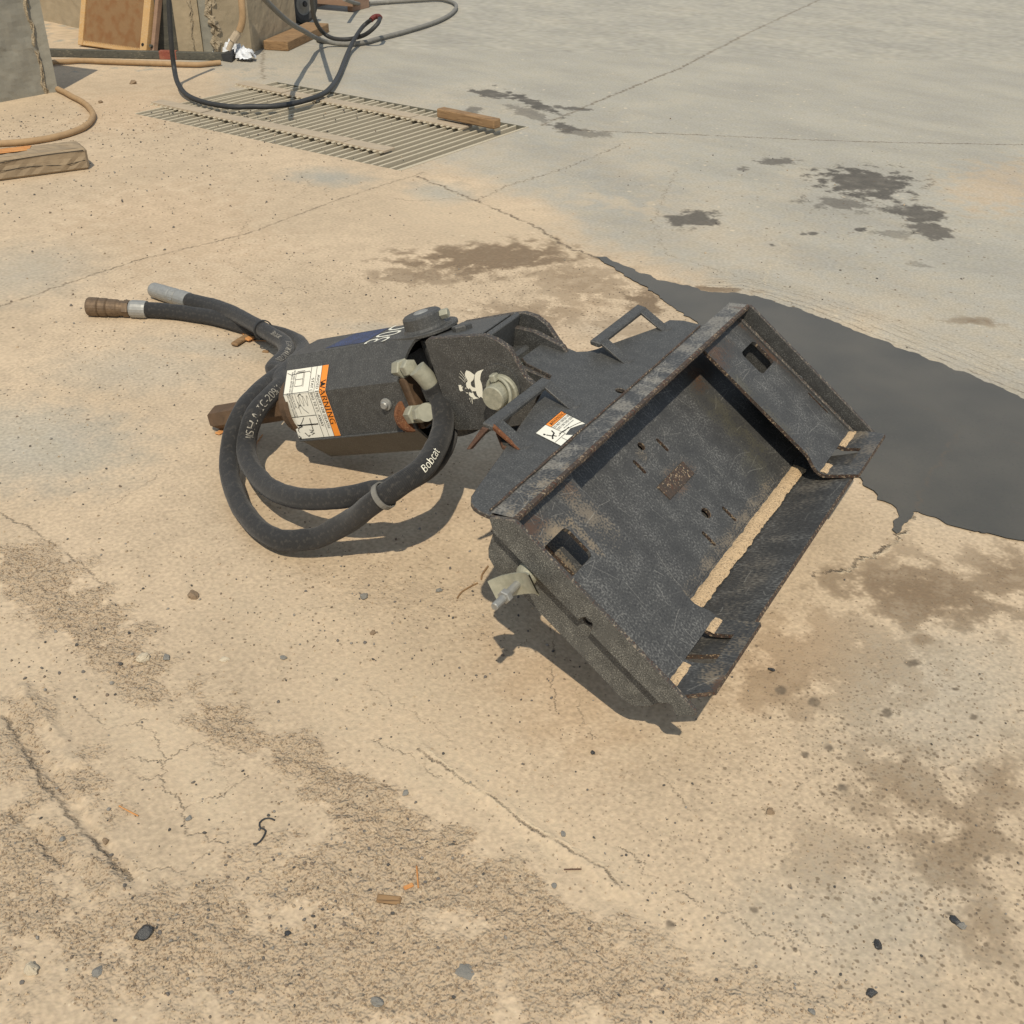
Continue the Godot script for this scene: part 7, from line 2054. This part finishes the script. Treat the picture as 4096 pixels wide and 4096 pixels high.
func make_litter():
	var kinds := {"grey": M.stone_grey, "pale": M.stone_pale, "brown": M.stone_brown, "black": M.stone_black}
	for q in [
		[-0.716, -1.914, 0.0176, 0.75, "brown", 0.40, 1001, "brown angular stone standing alone on the dust below the hose loop"],
		[-0.761, -1.692, 0.0177, 0.70, "pale", 0.10, 1002, "smooth cream stone at the edge of the dark crumbly dirt band"],
		[-0.717, -1.702, 0.0130, 0.60, "grey", 0.40, 1003, "dark grey stone just right of the smooth cream stone"],
		[-0.566, -1.042, 0.0189, 0.70, "black", 0.50, 1004, "glossy black angular rock in the dirt at the lower left"],
		[-0.721, -0.978, 0.0162, 0.80, "pale", 0.40, 1005, "pale tan stone nearest the lower left corner, casting a sharp shadow"],
		[-0.617, -0.977, 0.0141, 0.45, "grey", 0.30, 1006, "flat blue-grey stone half sunk in dirt near the lower left corner"],
		[-0.186, -0.939, 0.0132, 0.60, "grey", 0.30, 1007, "long grey stone on end in the dirt at the bottom edge"],
		[-0.342, -1.055, 0.0074, 0.70, "black", 0.40, 1008, "small black stone right of the curly black wire scrap's lower end"],
		[-0.055, -0.990, 0.0231, 0.22, "grey", 0.30, 1009, "wide flat grey stone sunk in the dirt at the bottom centre"],
		[0.598, -1.057, 0.0115, 0.60, "black", 0.40, 1010, "dark pointed stone on the speckled ground at the lower right, above the round black one"],
		[0.564, -0.973, 0.0111, 0.70, "black", 0.30, 1011, "round black stone near the bottom edge at the lower right"],
		[0.466, -0.940, 0.0072, 0.60, "grey", 0.30, 1012, "small grey stone by the bottom edge, left of the round black stone"],
		[0.476, -1.323, 0.0122, 0.60, "brown", 0.50, 1013, "reddish brown flake of stone on the damp ground right of the plate's tip"],
		[0.735, -1.104, 0.0119, 0.60, "black", 0.40, 1014, "dark stone touching another, the left of the pair at the lower right"],
		[0.742, -1.094, 0.0109, 0.60, "grey", 0.40, 1015, "dark grey stone touching another, the right of the pair at the lower right"],
		[0.553, -1.710, 0.0093, 0.60, "black", 0.50, 1016, "black chunk lying just beyond the plate's lower lip"],
		[-0.182, -1.346, 0.0090, 0.60, "grey", 0.30, 1017, "grey stone on the pale cracked crust below the plate"],
		[-0.474, -1.714, 0.0104, 0.50, "grey", 0.30, 1018, "greenish grey oval stone on the dust between hose loop and crust"],
		[-0.331, -1.922, 0.0134, 0.70, "grey", 0.40, 1019, "grey stone beside the hose loop's shadow, right of the brown angular one"],
		[-0.163, -1.950, 0.0110, 0.65, "grey", 0.50, 1020, "grey stone on the dust left of the plate's clamp bolt"],
		[-0.297, -1.798, 0.0093, 0.60, "brown", 0.40, 1021, "brown pebble in the middle of the dust left of the plate"],
		[-0.596, -1.705, 0.0139, 0.35, "pale", 0.30, 1022, "flat pale grey stone sunk in dust right of the cream stone"],
		[0.102, -1.262, 0.0078, 0.50, "grey", 0.20, 1023, "smooth blue-grey pebble on the long crack below the plate"],
		[-2.484, -7.212, 0.0308, 0.70, "brown", 0.40, 1024, "brown clod on the ground left of the floor grate"],
		[-2.513, -6.670, 0.0216, 0.70, "brown", 0.40, 1025, "small brown clod above the curve of the left tan hose"],
		[0.164, -1.461, 0.0073, 0.60, "black", 0.40, 1026, "small dark stone near the plate shadow's lower edge"],
		[-0.689, -1.228, 0.0092, 0.70, "brown", 0.40, 1027, "brown stone in the tyre track at the left, lower of two"],
		[-0.763, -1.228, 0.0082, 0.70, "grey", 0.40, 1028, "grey stone on the tyre rib at the far left"],
		[0.084, -1.155, 0.0075, 0.50, "grey", 0.30, 1029, "grey stone on the crumbly dirt under the long crack's end"],
		[-0.560, -1.280, 0.0091, 0.40, "grey", 0.30, 1030, "pale blue-grey chip set in the cracked crust at the left"]]:
		var p := ground_at(q[0], q[1])
		var m := stone(q[6], q[5], 2)
		var o := single("stone", m, kinds[q[4]], q[7], "stone", Transform3D(Basis.from_euler(Vector3(0, q[6] * 1.7, 0)) * Basis.from_scale(Vector3(q[2], q[2] * q[3], q[2] * 0.8) * 0.8), p + Vector3(0, q[2] * q[3] * 0.35, 0)))
	# chips, sticks and scraps
	for q in [
		[-0.949, -3.403, -0.914, -3.350, 0.0160, 0.0020, 0.0050, "wood_chip", "orange_wood", "orange wood splinter against the hoses, upper of the three chips", "wood chip"],
		[-0.932, -3.255, -0.895, -3.347, 0.0260, 0.0030, 0.0120, "bark_strip", "weathered_wood", "frayed brown strip of bark beside the hoses", "bark"],
		[-0.899, -3.293, -0.883, -3.318, 0.0220, 0.0060, 0.0090, "wood_chip", "orange_wood", "short orange wood chip lying on the bark strip", "wood chip"],
		[-0.844, -2.659, -0.829, -2.685, 0.0180, 0.0010, 0.0060, "wood_chip", "orange_wood", "orange wood chip under the end of the hexagonal drive shaft", "wood chip"],
		[-0.208, -1.121, -0.168, -1.118, 0.0160, 0.0000, 0.0060, "wood_chip", "weathered_wood", "flat brown wood chip on the dirt at the bottom centre", "wood chip"],
		[-0.166, -1.145, -0.151, -1.153, 0.0080, 0.0000, 0.0030, "wood_chip", "orange_wood", "thin pale sliver of wood right of the flat brown chip", "wood chip"],
		[-0.831, -3.225, -0.810, -3.220, 0.0140, 0.0000, 0.0050, "wood_chip", "weathered_wood", "small brown flake by the bend of the hoses", "wood chip"]]:
		var a := ground_at(q[0], q[1]) + Vector3(0, q[5], 0)
		var b := ground_at(q[2], q[3]) + Vector3(0, q[5], 0)
		single(q[7], beam_between(a, b, q[4], q[6], q[4] * 0.15, 900 + int(q[0] * 100), 0.0, 200, 0.0015), M[q[8]], q[9], q[10])
	for q in [
		[[[-0.433, -1.225, 0.003], [-0.425, -1.227, 0.003], [-0.419, -1.240, 0.003], [-0.418, -1.256, 0.003], [-0.429, -1.262, 0.003], [-0.432, -1.273, 0.003], [-0.425, -1.282, 0.003], [-0.415, -1.283, 0.003], [-0.407, -1.279, 0.003]], 0.0016, "rubber", "curly black scrap of wire on the dirt at the lower left centre", "wire_scrap", "wire"],
		[[[-0.120, -1.925, 0.003], [-0.112, -1.947, 0.003], [-0.099, -1.963, 0.003], [-0.087, -1.977, 0.003], [-0.076, -1.987, 0.003]], 0.0018, "weathered_wood", "thin brown twig on the dust left of the clamp bolt", "twig", "twig"],
		[[[-0.068, -2.002, 0.003], [-0.067, -2.019, 0.003], [-0.061, -2.036, 0.003], [-0.054, -2.054, 0.003]], 0.0022, "weathered_wood", "short upright-lying twig just beside the plate's left gusset", "twig", "twig"],
		[[[-0.723, -2.578, 0.003], [-0.721, -2.621, 0.003], [-0.715, -2.663, 0.003]], 0.0016, "orange_wood", "yellow straw lying inside the hose loop", "straw", "straw"],
		[[[-0.882, -3.306, 0.003], [-0.855, -3.306, 0.003], [-0.833, -3.305, 0.003]], 0.0013, "orange_wood", "yellow straw by the bark strip and the hoses", "straw", "straw"],
		[[[-0.148, -1.185, 0.003], [-0.142, -1.145, 0.003]], 0.0014, "orange_wood", "yellow straw on the dirt above the flat brown wood chip", "straw", "straw"],
		[[[-0.689, -1.303, 0.003], [-0.668, -1.292, 0.003], [-0.649, -1.283, 0.003]], 0.0013, "orange_wood", "bent yellow straw on the cracked crust at the left", "straw", "straw"],
		[[[0.101, -1.188, 0.003], [0.131, -1.190, 0.003]], 0.0014, "dull_rust", "reddish straw below the long crack's middle", "straw", "straw"]]:
		var pts := []
		for t in q[0]:
			pts.append(ground_at(t[0], t[1]) + Vector3(0, t[2], 0))
		single(q[4], tube(curve(pts, 0.006), q[1], 7), M[q[2]], q[3], q[5])
	scatter()

# Loose grit, clods and pebbles: far too many to count.
func scatter():
	var r := RandomNumberGenerator.new()
	r.seed = 951
	var tones := [Color(0.68, 0.60, 0.50), Color(0.61, 0.53, 0.44), Color(0.72, 0.64, 0.53), Color(0.55, 0.48, 0.40), Color(0.64, 0.58, 0.50)]
	var rock := [Color(0.52, 0.50, 0.47), Color(0.40, 0.38, 0.36), Color(0.60, 0.54, 0.46), Color(0.45, 0.40, 0.35), Color(0.68, 0.61, 0.52), Color(0.30, 0.29, 0.28)]
	var m := plain("grit", Color.WHITE, 0.95)
	m.vertex_color_use_as_albedo = true
	var lots := [[], []]
	var px := dirt_mask.get_width()
	var tries := 0
	while lots[0].size() < 90000 and tries < 420000:
		tries += 1
		var z := -0.75 - 3.1 * pow(r.randf(), 1.25)
		var x := r.randf_range(-1.55, 1.3)
		if absf(x) > 0.12 + 0.53 * (1.5 - z) - 0.55:
			continue
		var d := dirt_mask.get_pixel(clampi(int((x - NEAR.x) / NEAR_LONG * px), 0, px - 1), clampi(int((z - NEAR.y) / NEAR_LONG * px), 0, px - 1)).r
		if r.randf() > d * d * 1.1 + 0.012:
			continue
		var s := 0.0009 + 0.0022 * pow(r.randf(), 3.5)
		lots[0].append([x, z, s, tones[r.randi() % 5].darkened(r.randf() * 0.12)])
	for q in [[-0.29, -1.88, 0.27, 0.15, 420, 0.0018, 0.0055], [-1.79, -4.78, 0.52, 0.70, 500, 0.0030, 0.0080], [-1.06, -3.64, 0.44, 0.45, 260, 0.0025, 0.0060], [-1.22, -2.84, 0.23, 0.41, 160, 0.0020, 0.0060], [0.67, -1.37, 0.23, 0.23, 420, 0.0012, 0.0035], [-0.44, -2.29, 0.24, 0.20, 160, 0.0015, 0.0040], [-0.05, -1.35, 0.32, 0.25, 420, 0.0015, 0.0045], [-0.43, -1.11, 0.26, 0.15, 520, 0.0018, 0.0055], [0.34, -1.05, 0.30, 0.11, 300, 0.0014, 0.0040], [0.05, -3.75, 0.49, 0.21, 260, 0.0020, 0.0050], [-1.73, -6.21, 0.50, 0.31, 240, 0.0040, 0.0090], [-2.64, -6.01, 0.25, 0.25, 160, 0.0040, 0.0080], [-0.89, -1.68, 0.12, 0.13, 160, 0.0020, 0.0060], [1.23, -4.69, 0.72, 0.84, 120, 0.0030, 0.0070]]:
		for i in q[4]:
			var p := Vector2(q[0] + r.randfn(0, q[2]), q[1] + r.randfn(0, q[3]))
			var o := r.randf()
			lots[1].append([p.x, p.y, lerpf(q[5], q[6], o * o * o) * 0.8, rock[r.randi() % 6]])
	for k in 2:
		var mm := MultiMesh.new()
		mm.transform_format = MultiMesh.TRANSFORM_3D
		mm.use_colors = true
		mm.mesh = stone(961 + k, 0.35, 1 if k == 1 else 0)
		mm.instance_count = lots[k].size()
		for i in lots[k].size():
			var q: Array = lots[k][i]
			var basis := Basis.from_euler(Vector3(r.randf() * TAU, r.randf() * TAU, r.randf() * TAU)) * Basis.from_scale(Vector3(1, r.randf_range(0.55, 0.9), r.randf_range(0.7, 1.0)))
			mm.set_instance_transform(i, Transform3D(basis.scaled(Vector3.ONE * q[2]), ground_at(q[0], q[1]) + Vector3(0, q[2] * 0.3, 0)))
			mm.set_instance_color(i, q[3].srgb_to_linear())
		var o := MultiMeshInstance3D.new()
		o.name = ["loose_grit", "small_pebbles"][k]
		o.multimesh = mm
		o.material_override = m
		o.set_meta("kind", "stuff")
		o.set_meta("label", ["loose grit and crumbs of dry dirt strewn over the near ground", "small dark and pale pebbles strewn over the dusty yard"][k])
		add_child(o, true)
